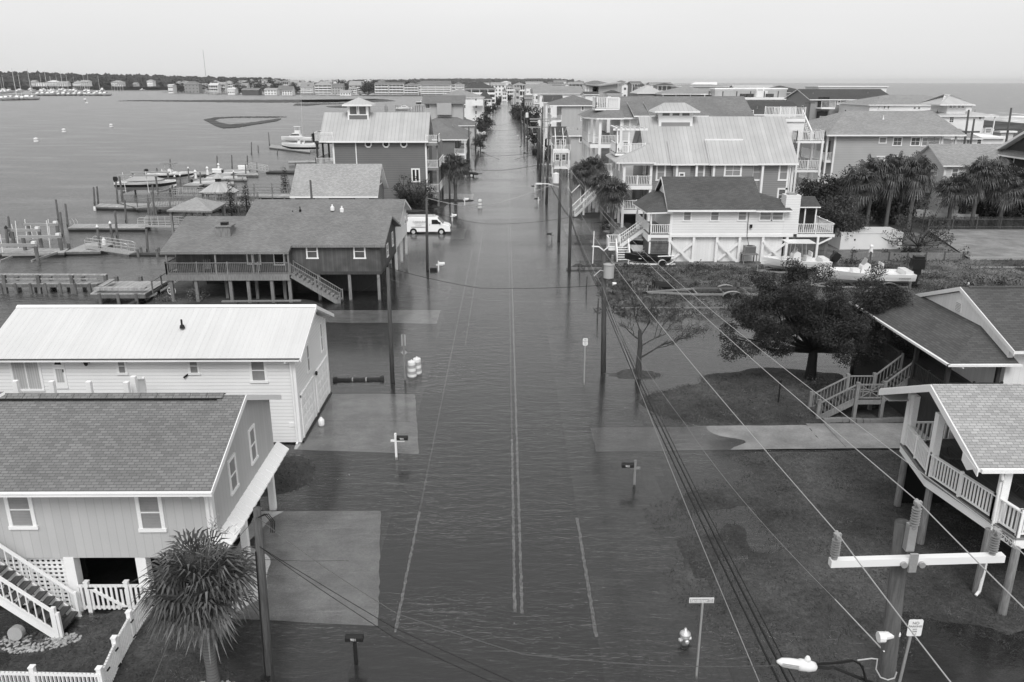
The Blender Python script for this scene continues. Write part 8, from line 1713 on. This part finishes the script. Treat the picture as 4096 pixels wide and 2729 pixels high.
def sign(label, base, top, w, h, lines, m='gel_white', post='galv', back=False, name='traffic_sign', rz=0., border=True):
    B = gp(*base); zt = ay(*top, B[1])[2]; t = thing(name, label, 'sign', (B[0], B[1], 0)); t.rotation_euler = (0, 0, rz)
    LP(MB().box(-.035, .035, -.02, .02, -.4, zt - .05), 'post', post, t); c = .06; m_ = MB(); z0 = zt - h
    m_.prism([(-w / 2 + c, -.03, z0), (w / 2 - c, -.03, z0), (w / 2, -.03, z0 + c), (w / 2, -.03, zt - c), (w / 2 - c, -.03, zt), (-w / 2 + c, -.03, zt), (-w / 2, -.03, zt - c), (-w / 2, -.03, z0 + c)], (0, -.012, 0)); pl = LP(m_, 'plate', m, t)
    for s, sz, zz_ in lines: o = text(pl, s, sz, (0, 0, 0), (pi / 2, 0, 0), 'ink' if m == 'gel_white' and not back else 'gel_white'); o.location = (0, -.047, z0 + zz_)
    return t
NP = [('NO', .105, .39), ('PARKING', .095, .27), ('ANY', .075, .17), ('TIME', .075, .09)]
sign('white no parking sign on a thin metal post in the middle-distance flood', (1342, 880), (1346, 777), .32, .48, [('NO', .10, .38), ('PARKING', .075, .28), ('ANY', .07, .19), ('TIME', .07, .1)], rz=.05)
B9 = ay(*zz('Y', 1110, 1145), 15.6); t = thing('traffic_sign', 'white no parking sign on a leaning post behind the foreground pole', 'sign', (B9[0] - .25, 15.6, 0)); a0 = (B9[0] - .3, 15.6, -.2); 
MB().bar(a0, (B9[0], 15.6, B9[2]), .06, .03).build('post', 'galv', t)
m_ = MB(); c = Vector((B9[0] + .02, 15.56, B9[2] - .2)); m_.prism([tuple(c + Vector((x, 0, z))) for x, z in ((-.15, -.22), (.15, -.22), (.17, -.19), (.17, .2), (.15, .23), (-.15, .23), (-.17, .2), (-.17, -.19))], (0, -.012, 0)); pl = m_.build('plate', 'gel_white', t)
for s, sz, dz in (('NO', .10, .14), ('PARKING', .075, .05), ('ANY', .05, -.03), ('TIME', .05, -.09), ('<->', .07, -.16)): o = text(pl, s, sz, (c.x, c.y - .017, c.z + dz), (pi / 2, 0, 0), 'grey_metal')
b = gp(1600, 1553); t = thing('street_sign', 'Sandpiper Lane name plate on a thin post beside the hydrant', 'sign', (b[0], b[1], 0)); zt = ay(1608, 1385, b[1])[2]
LP(MB().box(-.03, .03, -.03, .03, -.4, zt), 'post', 'galv', t); pl = LP(MB().box(-.42, .34, -.02, .0, zt - .0, zt + .18), 'plate', 'gel_white', t); fc = LP(MB().box(-.40, .32, -.027, -.0205, zt + .02, zt + .16), 'plate_face', 'vinyl_grey', pl)
o = text(pl, 'Sandpiper', .13, (0, 0, 0), (pi / 2, 0, 0), 'gel_white'); o.location = (-.12, -.032, zt + .085); o = text(pl, '900', .055, (0, 0, 0), (pi / 2, 0, 0), 'gel_white'); o.location = (.23, -.032, zt + .12); o = text(pl, 'LN', .055, (0, 0, 0), (pi / 2, 0, 0), 'gel_white'); o.location = (.23, -.032, zt + .055)
b = gp(1573, 1479); t = thing('fire_hydrant', 'pale fire hydrant with domed cap standing in the flood', 'hydrant', (b[0], b[1], 0))
LP(MB().lathe([(.13, -.3), (.13, .28), (.17, .30), (.17, .34), (.12, .36)], 0, 0, 16), 'barrel', 'alu', t, True); LP(MB().lathe([(.19, .36), (.18, .42), (.10, .50), (.045, .53), (.045, .60), (0, .60)], 0, 0, 16), 'bonnet', 'alu', t, True)
for d in ((-1, -.4), (.2, -1), (1, .2)): LP(MB().tube([(d[0] * .1, d[1] * .1, .2), (d[0] * .19, d[1] * .19, .2), (d[0] * .22, d[1] * .22, .2)], [.06, .075, .05], 10), 'nozzle', 'alu', t)
sign('grey sign seen from behind on a wooden post beside the two drums', (931, 862), (931, 770), .55, .0, [], 'galv') if False else None
b = gp(931, 873); t = thing('traffic_sign', 'grey sign seen from its back on a post beside the two drums', 'sign', (b[0], b[1], 0)); zt = ay(931, 769, b[1])[2]
LP(MB().box(-.05, .05, -.05, .05, -.3, zt), 'post', 'wood_grey', t); LP(MB().box(-.14, .14, .05, .07, zt - .75, zt - .02), 'upper_plate', 'vinyl_grey', t); LP(MB().prism([(-.2, .05, zt - 1.2), (0, .05, zt - 1.4), (.2, .05, zt - 1.2), (0, .05, zt - 1.0), ], (0, .02, 0)), 'lower_plate', 'vinyl_grey', t)
def drum(label, base, s=1.):
    b = gp(*base); t = thing('traffic_drum', label, 'traffic drum', (b[0], b[1], -.1)); n = 16
    for k in range(5): r = .30 - .012 * k; LP(MB().lathe([(r, .05 + .2 * k), (r, .24 + .2 * k)], 0, 0, n), 'band', ('gel_white', 'vinyl_grey')[k % 2], t)
    LP(MB().lathe([(.34, 0), (.34, .06)], 0, 0, n), 'base', 'black_rubber', t); LP(MB().lathe([(.23, 1.04), (.22, 1.07), (.06, 1.08), (.05, 1.18), (0, 1.18)], 0, 0, n), 'lid', 'gel_white', t)
    t.scale = (s,) * 3; return t
drum('striped pale traffic drum, nearer of the two by the grey sign', (947, 863)); drum('striped pale traffic drum, farther of the two by the grey sign', (959, 856)); drum('lone striped traffic drum in the middle of the flooded street', (1103, 477), 1.2)
b = gp(825, 874); t = thing('timber_beam', 'dark floating timber beam with two pale straps in the left flood', 'beam', (b[0], b[1], 0)); t.rotation_euler = (0, 0, .05)
LP(MB().box(-1.55, 1.5, -.1, .1, -.06, .14), 'beam', 'wood_brown', t); [LP(MB().box(x - .04, x + .04, -.11, .11, -.05, .152), 'strap', 'vinyl_grey', t) for x in (-.4, .45)]; [LP(MB().box(x - .12, x + .12, -.15, .15, -.06, .22), 'end_block', 'wood_brown', t) for x in (-1.5, 1.45)]
b = gp(1788, 927); t = thing('lamp_post', 'slim dark lantern post on the wet lawn before the dark stairs', 'lamp post', (b[0], b[1], 0)); LP(MB().lathe([(.05, -.2), (.04, 1.2)], 0, 0, 8), 'post', 'black_metal', t); LP(MB().lathe([(.06, 1.2), (.09, 1.45), (.11, 1.47), (.03, 1.6)], 0, 0, 8), 'lantern', 'black_metal', t)
for i, (b_, t_) in enumerate(((('W', 677, 655), ('W', 683, 512)), (('W', 600, 470), ('W', 592, 360)), (('W', 553, 345), ('W', 553, 248)), (('W', 645, 270), ('W', 643, 42)))):
    B = gp(*zz(*b_)); z = ay(*zz(*t_), B[1])[2]; single('verge_stake', MB().bar((B[0], B[1], -.3), (B[0] + .05, B[1], z), .10), 'pole_wood' if i < 3 else 'gel_white', ('short wooden stake at the kerb below the bare tree', 'short stake with grass tuft in the flooded verge', 'short stake beside the grass corner under the second pole', 'thin white mast before the cottage stairs')[i], 'stake')
b = gp(*zz('W', 796, 428)); single('bucket', MB().tube([(b[0] - .18, b[1], .2), (b[0] + .18, b[1], .2)], [.2, .17], 14), 'gel_white', 'white bucket lying on its side on the weedy lot', 'bucket')
def kerb(label, pts, h=.28, w=.2, m='concrete_dark', name='low_wall'):
    mb = MB(); [mb.box(min(a[0], b[0]), max(a[0], b[0]), min(a[1], b[1]) - w / 2, max(a[1], b[1]) + w / 2, -.3, h) for a, b in zip(pts[:-1], pts[1:])]; single(name, mb, m, label, 'wall')
kerb('long low kerb wall in front of the white cottage', [(6.0, 79.0), (34, 79.0)], .22); kerb('low concrete kerb wall beneath the boat trailer', [(9.5, 63.7), (20.5, 63.7)], .30)
kerb('retaining wall along the sandy lot at the right edge', [(48.5, 82.2), (64, 82.2)], .55, .3, 'concrete'); kerb('lower retaining wall below the sandy lot', [(47.2, 78.6), (64, 78.6)], .3, .3, 'concrete'); kerb('concrete base wall under the tall board fence', [(52.8, 99.4), (80, 99.4)], .45, .3, 'concrete_dark')
sheet('sandy_lot', 'driveway_dark', [(48.6, 82.6, .42), (64, 82.6, .42), (66, 98.9, .42), (52.6, 98.9, .42)], n=(6, 6)); sheet('seawall_cap', 'wood_dark', [(-31.7, 20, .35), (-31.3, 20, .35), (-31.3, 77, .35), (-31.7, 77, .35)], n=(1, 4))
def slatfence(label, a, b, z0, z1, n, m='slat_dark', posts_=5, vert=False, pitch=.15):
    t = thing('fence', label, 'fence', ((a[0] + b[0]) / 2, (a[1] + b[1]) / 2, 0)); mb = MB(); A, B = Vector((a[0], a[1], 0)), Vector((b[0], b[1], 0)); L = (B - A).length
    if vert:
        k = int(L / pitch)
        for i in range(k): q = A.lerp(B, (i + .5) / k); hh = z1 + U(-.03, .03); mb.bar(q + Vector((0, 0, z0)), q + Vector((0, 0, hh)), pitch * .82, .03, up=(B - A).normalized())
        [mb.bar(A + Vector((0, 0, z)), B + Vector((0, 0, z)), .05, .1) for z in (z0 + .3, z1 - .3)]
    else:
        for i in range(n): z = z0 + (z1 - z0) * (i + .5) / n; mb.bar(A + Vector((0, -.03, z)), B + Vector((0, -.03, z + U(-.01, .01))), .03, (z1 - z0) / n * .8)
    mb.build('boards', m, t)
    for i in range(posts_ + 1): q = A.lerp(B, i / posts_); MB().box(q.x - .07, q.x + .07, q.y - .09 if not vert else q.y - .05, q.y + .07, 0, z1 + .08).build('fence_post', 'pole_wood', t)
slatfence('weathered horizontal slat fence behind the white boats', (34.2, 82.2), (47.8, 82.2), .1, 1.05, 7, posts_=7, m='wood_grey'); slatfence('short return of the slat fence beside the railed deck', (33.4, 79.4), (34.2, 82.2), .1, 1.2, 8, posts_=2)
slatfence('long tall vertical board fence above the sandy lot', (52.8, 99.4), (80, 99.4), .45, 2.0, 0, 'fence_wood', 9, True, .17); slatfence('diagonal tall board fence between the cedars and the palms', (49.6, 112.5), (51.4, 104.2), .1, 2.0, 0, 'fence_wood', 3, True, .17)
slatfence('rear tall board fence behind the palm trunks', (50, 113.5), (80, 112.5), .1, 2.2, 0, 'fence_wood', 9, True, .2)
slatfence('white plank enclosure at the right kerb up the street', gp(*zz('E', 235, 905)), gp(*zz('E', 420, 905)), 0, 3.2, 0, 'gel_white', 2, True, .5)
b0, b1 = gp(*zz('A', 850, 1245)), gp(*zz('A', 905, 1075)); slatfence('broken old picket fence in the left flood beyond the palm', b0, b1, .0, 1.2, 3, 'pole_wood', 7)
t = thing('storage_trailer', 'long white storage trailer behind the slat fence', 'trailer', (40.5, 89.5, 0)); MB().box(37.2, 44.1, 88.0, 91.5, .15, 2.0).build('body', 'stucco', t); MB().box(37.15, 44.15, 87.95, 91.55, 2.0, 2.12).build('roof', 'gel_white', t); MB().box(38.7, 38.85, 87.97, 88.0, 1.2, 1.4).build('latch', 'black_metal', t)
for i in range(7):
    x = 37.5 + i * 1.05; k = i % 3
    if k == 0: shrub('potted plant, %s from the left in front of the storage trailer' % ordn(i), (x, 84.6, .3), .55, .4, 1.0, 'plant_leaf', 200, .09, 6, 'potted_plant', cr=.3)
t = thing('woodpile', 'heap of dark brushwood and ladders beside the storage trailer', 'woodpile', (43.6, 85, 0)); mb = MB(); [mb.bar((43.6 + U(-1.2, 1), 85 + U(-.5, .5), U(.1, .3)), (43.6 + U(-1, 1.4), 85 + U(-.5, .5), U(.4, 1.1)), .06) for _ in range(70)]; mb.build('sticks', 'bark_dark', t)
t = thing('garden_statue', 'small pale cone-shaped garden ornament before the storage trailer', 'ornament', (38.9, 84.0, 0)); MB().lathe([(.32, .2), (.2, .9), (.12, 1.3), (.22, 1.35), (.1, 1.55)], 38.9, 84.0, 10).build('body', 'gel_white', t)
def trailer(label, x0, x1, y, w, tongue=2.5, z=.55, m='galv', twin=True, fender=True, yaw=0):
    t = thing('boat_trailer', label, 'trailer', (x0, y, 0)); t.rotation_euler = (0, 0, yaw); L = x1 - x0
    for s in (-1, 1): LP(MB().bar((tongue, s * w / 2, z), (L, s * w / 2, z), .1, .16), 'side_rail', m, t); LP(MB().bar((0, 0, z - .05), (tongue + .1, s * w / 2, z), .1, .14), 'tongue_rail', m, t)
    for u in (.45, .7, .92): LP(MB().bar((L * u, -w / 2, z), (L * u, w / 2, z), .08, .1), 'cross_member', m, t)
    for s in (-.35, .35): LP(MB().bar((L * .45, s * w, z + .22), (L, s * w, z + .22), .12, .08), 'bunk', 'wood_dark', t)
    LP(MB().bar((.1, 0, z), (.1, 0, z + .55), .07), 'winch_post', m, t); LP(MB().box(-.35, .1, -.07, .07, z - .15, z - .02), 'coupler', 'black_metal', t)
    for s in (-1, 1):
        for k in ((0, 1) if twin else (0,)):
            xx = L * .72 + k * .85; wh = LP(MB().tube([(xx, s * (w / 2 + .08), .30), (xx, s * (w / 2 + .3), .30)], .33, 16), 'wheel', 'black_rubber', t); LP(MB().tube([(xx, s * (w / 2 + .07), .30), (xx, s * (w / 2 + .315), .30)], .17, 12), 'rim', 'alu', wh) if False else None
        n = 9; r = .45; c = L * .72 + (.42 if twin else 0); hw = .42 if twin else 0; P_ = [(c + (hw + r) * cos(a) * 1.0, r * sin(a)) for a in np.linspace(0, pi, n)]
        mb = MB()
        for (xa, za), (xb, zb_) in zip(P_[:-1], P_[1:]): mb.prism([(xa, s * (w / 2 + .02), .35 + za), (xb, s * (w / 2 + .02), .35 + zb_), (xb, s * (w / 2 + .34), .35 + zb_), (xa, s * (w / 2 + .34), .35 + za)], (0, 0, .03))
        if fender: LP(mb, 'fender', m, t)
    return t
b0 = gp(*zz('W', 985, 478)); trailer('empty twin-axle galvanised boat trailer parked on the weedy lot', b0[0] + .2, 21.8, 68.1, 2.0, 4.2, .5)
t = thing('wheelie_bin', 'dark bin lying on its side behind the trailer tongue', 'bin', (14.3, 70.6, 0)); MB().tube([(13.4, 70.6, .42), (13.6, 70.6, .42), (15.0, 70.6, .34)], [.46, .46, .34], 8).build('body', 'black_rubber', t); MB().box(13.28, 13.4, 70.1, 71.1, 0, .95).build('lid', 'black_metal', t); MB().tube([(13.26, 70.45, .45), (13.27, 70.45, .45)], .1, 10).build('badge', 'gel_white', t)
for i, (u, v) in enumerate(((1655, 405), (1700, 450), (1745, 480), (1105, 395), (1355, 395))):
    k = 'W' if i < 3 else 'X'; B = gp(*zz(k, u, v + 80)); z = ay(*zz(k, u, v), B[1])[2]; single('fence_stump', MB().lathe([(.14, -.2), (.13, z)], B[0], B[1], 8), 'pile_wood', ('tall cut pile beside the trailer wheels', 'middle cut pile beside the trailer wheels', 'short cut pile beside the trailer wheels', 'cut timber pile below the outboard motor', 'cut timber pile left of the shrubs')[i], 'stump')
bt1 = boat('long white open fishing boat with big dark outboard on its trailer', 8.5, 2.5, 1.05, (32.6, 71.2, .50), -.06, seat=True, mm='black_metal', sm=1.75)
text(bt1, 'CONTENDER', .17, (0, 0, 0), (pi / 2, 0, 0), 'ink').location = (3.2, -1.24, .72)
trailer('galvanised trailer under the long white fishing boat', 27.8, 36.4, 71.1, 1.9, 2.2, .36, twin=True)
bt2 = boat('white fishing boat with pale T-top behind the juniper crown', 6.6, 2.2, .9, (28.3, 77.0, .5), -.02, ttop=True, sm=1.2, tilt=-.6); trailer('low trailer under the white T-top boat', 24.6, 31.2, 77, 1.7, 2., .35, twin=False)
t = thing('jon_boat', 'dark aluminium skiff with pale seats on a small trailer by the cottage stairs', 'boat', (14.4, 80.6, .45)); LP(hull(4.6, 1.5, .62), 'hull', ['car_dark', 'car_dark', 'car_dark'], t)
for x in (-.8, .3, 1.3): LP(MB().box(x - .14, x + .14, -.6, .6, .42, .47), 'seat', 'gel_white', t)
trailer('small white tube trailer under the dark skiff', 12.4, 17.2, 80.6, 1.2, 1.8, .32, 'gel_white', twin=False)
t = thing('guide_frame', 'white pipe guide frame at the stern of the dark skiff', 'frame', (16.6, 80.4, 0)); MB().tube([(15.4, 79.9, 1.15), (17.0, 79.9, 1.2), (17.05, 79.9, .7), (16.5, 79.9, .3), (15.9, 79.9, .3)], .06, 8).build('pipe', 'gel_white', t)
bt3 = boat('white centre-console boat with hard top half hidden between the palm clusters', 7.5, 2.5, 1.1, (57.5, 104.8, .6), -.1, ttop=True)
single('floats', MB().ball((42.5, 71.5, .25), .22), 'gel_white', 'small white float lying in the weeds right of the outboard', 'float')
t = thing('timber_trailer', 'long weathered timber frame lying before the dark stilt house', 'frame', (-20.5, 64.6, 0))
for y, z, xa, xb in ((64.9, .55, -23.8, -17.2), (63.3, .35, -24.6, -18.2)): MB().bar((xa, y, z), (xb, y, z + .05), .3, .09).build('beam', 'wood_grey', t)
for x in (-22.5, -20.8, -19.2): MB().bar((x, 63.3, .2), (x, 65, .45), .12).build('cross_beam', 'wood_dark', t)
b = gp(*zz('J', 1085, 300)); t = thing('hose_reel', 'white spoked wheel hanging on a post beside the pale shrubs', 'wheel', (b[0], b[1], 0)); z = ay(*zz('J', 1085, 255), b[1])[2]; MB().box(b[0] - .1, b[0] + .15, b[1], b[1] + .25, 0, z + .1).build('post', 'wood_grey', t)
m = MB(); m.tube([(b[0] + .35 * cos(a), b[1] - .1, z + .35 * sin(a)) for a in np.linspace(0, 2 * pi, 15)], .035, 6); [m.bar((b[0], b[1] - .1, z), (b[0] + .35 * cos(a), b[1] - .1, z + .35 * sin(a)), .04) for a in np.arange(6) * pi / 3]; m.build('spoked_wheel', 'gel_white', t)
def vehicle(name, label, cat, loc, rz, prof, W, m, wheels, glass, wr=.36, taper=.86, extra=None, group=None):
    """prof: closed side outline (x, z); nose toward +x"""
    t = thing(name, label, cat, loc, group); t.rotation_euler = (0, 0, rz); zs = [p[1] for p in prof]; zm = max(zs); belt = min(zs) + (zm - min(zs)) * .52
    def wd(z): return W / 2 * (1 if z <= belt else 1 - (1 - taper) * (z - belt) / max(zm - belt, .01))
    n = len(prof); mb = MB(); P = [(x, -wd(z), z) for x, z in prof] + [(x, wd(z), z) for x, z in prof]; mb.solid(P, [tuple(range(n)), tuple(range(2 * n - 1, n - 1, -1))] + [(i, n + i, n + (i + 1) % n, (i + 1) % n) for i in range(n)])
    b = LP(mb, 'body', m, t); bv = b.modifiers.new('bevel', 'BEVEL'); bv.width = .05; bv.segments = 2; bv.limit_method = 'ANGLE'
    for k, g in enumerate(glass):
        if g[0] == 'side':
            for s in (-1, 1): q = [(x, s * (wd(z) + .012), z) for x, z in g[1]]; LP(MB().prism(q, (0, -s * .02, 0)), 'side_window', 'glass_dark', t)
        else: (x0, z0), (x1, z1) = g[1]; q = [(x0, -wd(z0) * .9, z0), (x0, wd(z0) * .9, z0), (x1, wd(z1) * .9, z1), (x1, -wd(z1) * .9, z1)]; LP(MB().prism([(a + .015 * (1 if a > 0 else -1), b_, c + .015) for a, b_, c in q], (0, 0, -.02)), g[0], 'glass_dark', t)
    for x in wheels:
        for s in (-1, 1):
            w = LP(MB().tube([(x, s * (W / 2 - .22), wr), (x, s * (W / 2 + .01), wr)], wr, 18), 'wheel', 'black_rubber', t); LP(MB().lathe([(.0, 0), (wr * .58, 0), (wr * .6, .02), (0, .03)], 0, 0, 14), 'rim', 'alu', w).matrix_local = __import__('mathutils').Matrix.Translation((x, s * (W / 2 + .008), wr)) @ __import__('mathutils').Matrix.Rotation(-s * pi / 2, 4, 'X')
            LP(MB().tube([(x, s * (W / 2 - .10), wr + .02), (x, s * (W / 2 + .004), wr + .02)], wr * 1.17, 18), 'wheel_arch', 'dark_void', t)
    return t, wd
vl = gp(1018, 537); vx = vl[0] + .95 - 2.85
vp = [(-2.85, .35), (-2.85, 1.9), (-2.75, 2.15), (1.05, 2.15), (1.25, 2.08), (1.95, 1.35), (2.6, 1.18), (2.82, .95), (2.85, .4)]
van, wd = vehicle('parked_van', 'white cargo van with roof rack parked in floodwater beside the stilt houses', 'van', (vx, 100.0, -.12), 0, vp, 2.0, 'car_white', (-1.75, 1.72), [('side', [(.55, 1.35), (.55, 1.88), (1.22, 1.88), (1.68, 1.35)]), ('windscreen', ((1.95, 1.37), (1.28, 2.05)))], .38, .88)
for s, sz, x, z in (('CAROLINA', .34, -.95, 1.62), ('WATER & RESTORATION', .11, -.95, 1.38), ('910-408-4288', .13, -1.1, 1.17)): o = text(van, s, sz, (0, 0, 0), (pi / 2 - .05, 0, 0), 'grey_metal'); o.location = (x, -1.025, z)
LP(MB().box(-2.0, -.2, -1.02, -1.005, .95, 1.0), 'stripe', 'black_metal', van); LP(MB().box(2.5, 2.87, -.95, .95, .38, .62), 'bumper', 'grey_metal', van); LP(MB().box(2.80, 2.87, -.5, .5, .68, .92), 'grille', 'black_metal', van)
for s in (-1, 1): LP(MB().box(2.68, 2.86, s * .78 - .16, s * .78 + .16, .7, .95), 'headlight', 'glass_mid', van); LP(MB().box(1.5, 1.65, s * 1.05 - .1, s * 1.05 + .1, 1.35, 1.6), 'mirror', 'black_metal', van)
m = MB(); [m.bar((-2.6, s * .75, 2.27), (.9, s * .75, 2.27), .05) for s in (-1, 0, 1)]; [m.bar((x, -.8, 2.25), (x, .8, 2.25), .05) for x in (-2.4, -1.3, -.2, .8)]; [m.bar((x, s * .75, 2.12), (x, s * .75, 2.27), .04) for x in (-2.4, .8) for s in (-1, 1)]; m.bar((-2.7, -.35, 2.36), (.6, -.35, 2.36), .07); LP(m, 'roof_rack', 'alu', van)
LP(MB().box(.25, .30, -1.01, -1.0, 1.2, 1.3), 'door_handle', 'black_metal', van)
c = gp(*zz('A', 705, 1395)); pk = [(-2.8, .5), (-2.8, 1.15), (-.9, 1.15), (-.8, 1.8), (.7, 1.82), (1.3, 1.2), (2.55, 1.08), (2.75, .85), (2.75, .5)]
pu, wd = vehicle('pickup_truck', 'dark pickup truck nosing out from behind the left-hand palm', 'pickup truck', (c[0] - .3, c[1] + .9, -.1), 0, [(x, z) for x, z in pk], 1.95, 'car_dark', (-1.8, 1.75), [('side', [(-.7, 1.2), (-.6, 1.7), (.6, 1.7), (1.1, 1.2)]), ('windscreen', ((1.3, 1.22), (.75, 1.78)))], .42)
LP(MB().box(2.7, 3.1, -.8, .8, .55, .85), 'bull_bar', 'black_metal', pu); LP(MB().bar((3.1, -.5, .7), (3.9, -.5, .75), .12), 'hitch_rack', 'black_metal', pu)
suv = [(-2.3, .45), (-2.35, 1.0), (-2.15, 1.7), (.3, 1.72), (1.0, 1.12), (2.1, .98), (2.3, .75), (2.3, .45)]
for lab, u, v, nm in (('white pickup-like car parked farther of the pair on the right', 1600, 875, 'parked_car'), ('white car parked nearer of the pair on the right', 1655, 905, 'parked_car')):
    c = gp(*zz('A', u, v)); w_ = c[1] / 170; vehicle(nm, lab, 'car', (c[0] + 1.0, c[1] + .9, -.1), pi + .25, suv, 1.9, 'car_white', (-1.4, 1.4), [('side', [(-1.9, 1.1), (-1.8, 1.6), (.2, 1.6), (.7, 1.1)]), ('windscreen', ((1.0, 1.14), (.34, 1.68))), ('rear_window', ((-2.34, 1.1), (-2.18, 1.62)))], .38)
jp = [(-1.9, .5), (-1.9, 1.85), (.4, 1.85), (.55, 1.25), (1.9, 1.15), (1.95, .5)]
c = gp(*zz('N', 830, 560)); vehicle('jeep', 'white off-road car with dark top under the cottage stairs', 'car', (c[0] + .4, 86.2, 0), -.25, jp, 1.7, 'car_white', (-1.3, 1.35), [('side', [(-1.8, 1.25), (-1.8, 1.75), (.35, 1.75), (.45, 1.25)]), ('windscreen', ((.56, 1.27), (.42, 1.8)))], .40, .95)
c = gp(*zz('A', 880, 860)); boat('small white boat on the left verge beyond the low grey house', 6, 2.2, 1.1, (c[0], c[1] + 1, .7), 0, console=True, motors=0, seat=False)
t = thing('hand_truck', 'pale tubular hand truck leaning under the cottage stairs', 'cart', (14.2, 83.6, 0)); m = MB(); [m.tube([(13.6 + k, 83.2, .1), (14.6 + k, 83.9, 1.3)], .03, 6) for k in (0, .35)]; [m.bar((13.6 + .25 * j, 83.2 + .17 * j, .1 + .3 * j), (13.95 + .25 * j, 83.2 + .17 * j, .1 + .3 * j), .04) for j in range(5)]; m.build('frame', 'vinyl_grey', t)
c = gp(*zz('A', 1668, 1085)); t = thing('black_barrel', 'dark round barrel at the right verge before the pole cluster', 'barrel', c); LP(MB().lathe([(.6, -.1), (.75, .6), (.7, 1.2), (.3, 1.5), (0, 1.5)], 0, 0, 12), 'body', 'black_rubber', t)
for q, lab in ((('A', 940, 1100), 'dark mailbox on a post by the small pine'), (('A', 1512, 1110), 'dark mailbox on a thin post beyond the white cross mailbox'), (('A', 1108, 510), 'white mailbox far up the left verge'), (('A', 1222, 425), 'white mailbox at the far palms')):
    x, y = zz(*q); mailbox(lab, (x, y), (x, y - 9 if q[2] > 700 else y - 4), 'white' if 'white mail' in lab else 'black', 'wood')
hz = bpy.data.materials.new('haze'); hz.use_nodes = True; _n = hz.node_tree; _n.nodes.clear(); _o = _n.nodes.new('ShaderNodeOutputMaterial'); _v = _n.nodes.new('ShaderNodeVolumePrincipled')
_v.inputs['Color'].default_value = (.97, .97, .97, 1); _v.inputs['Density'].default_value = .00006; _v.inputs['Anisotropy'].default_value = .2; _n.links.new(_v.outputs[0], _o.inputs['Volume']); MATS['haze'] = hz
_h = MB().box(-FAR - 50, FAR + 50, -120, FAR + 50, -6, 60).build('haze', 'haze'); _h['kind'] = 'stuff'
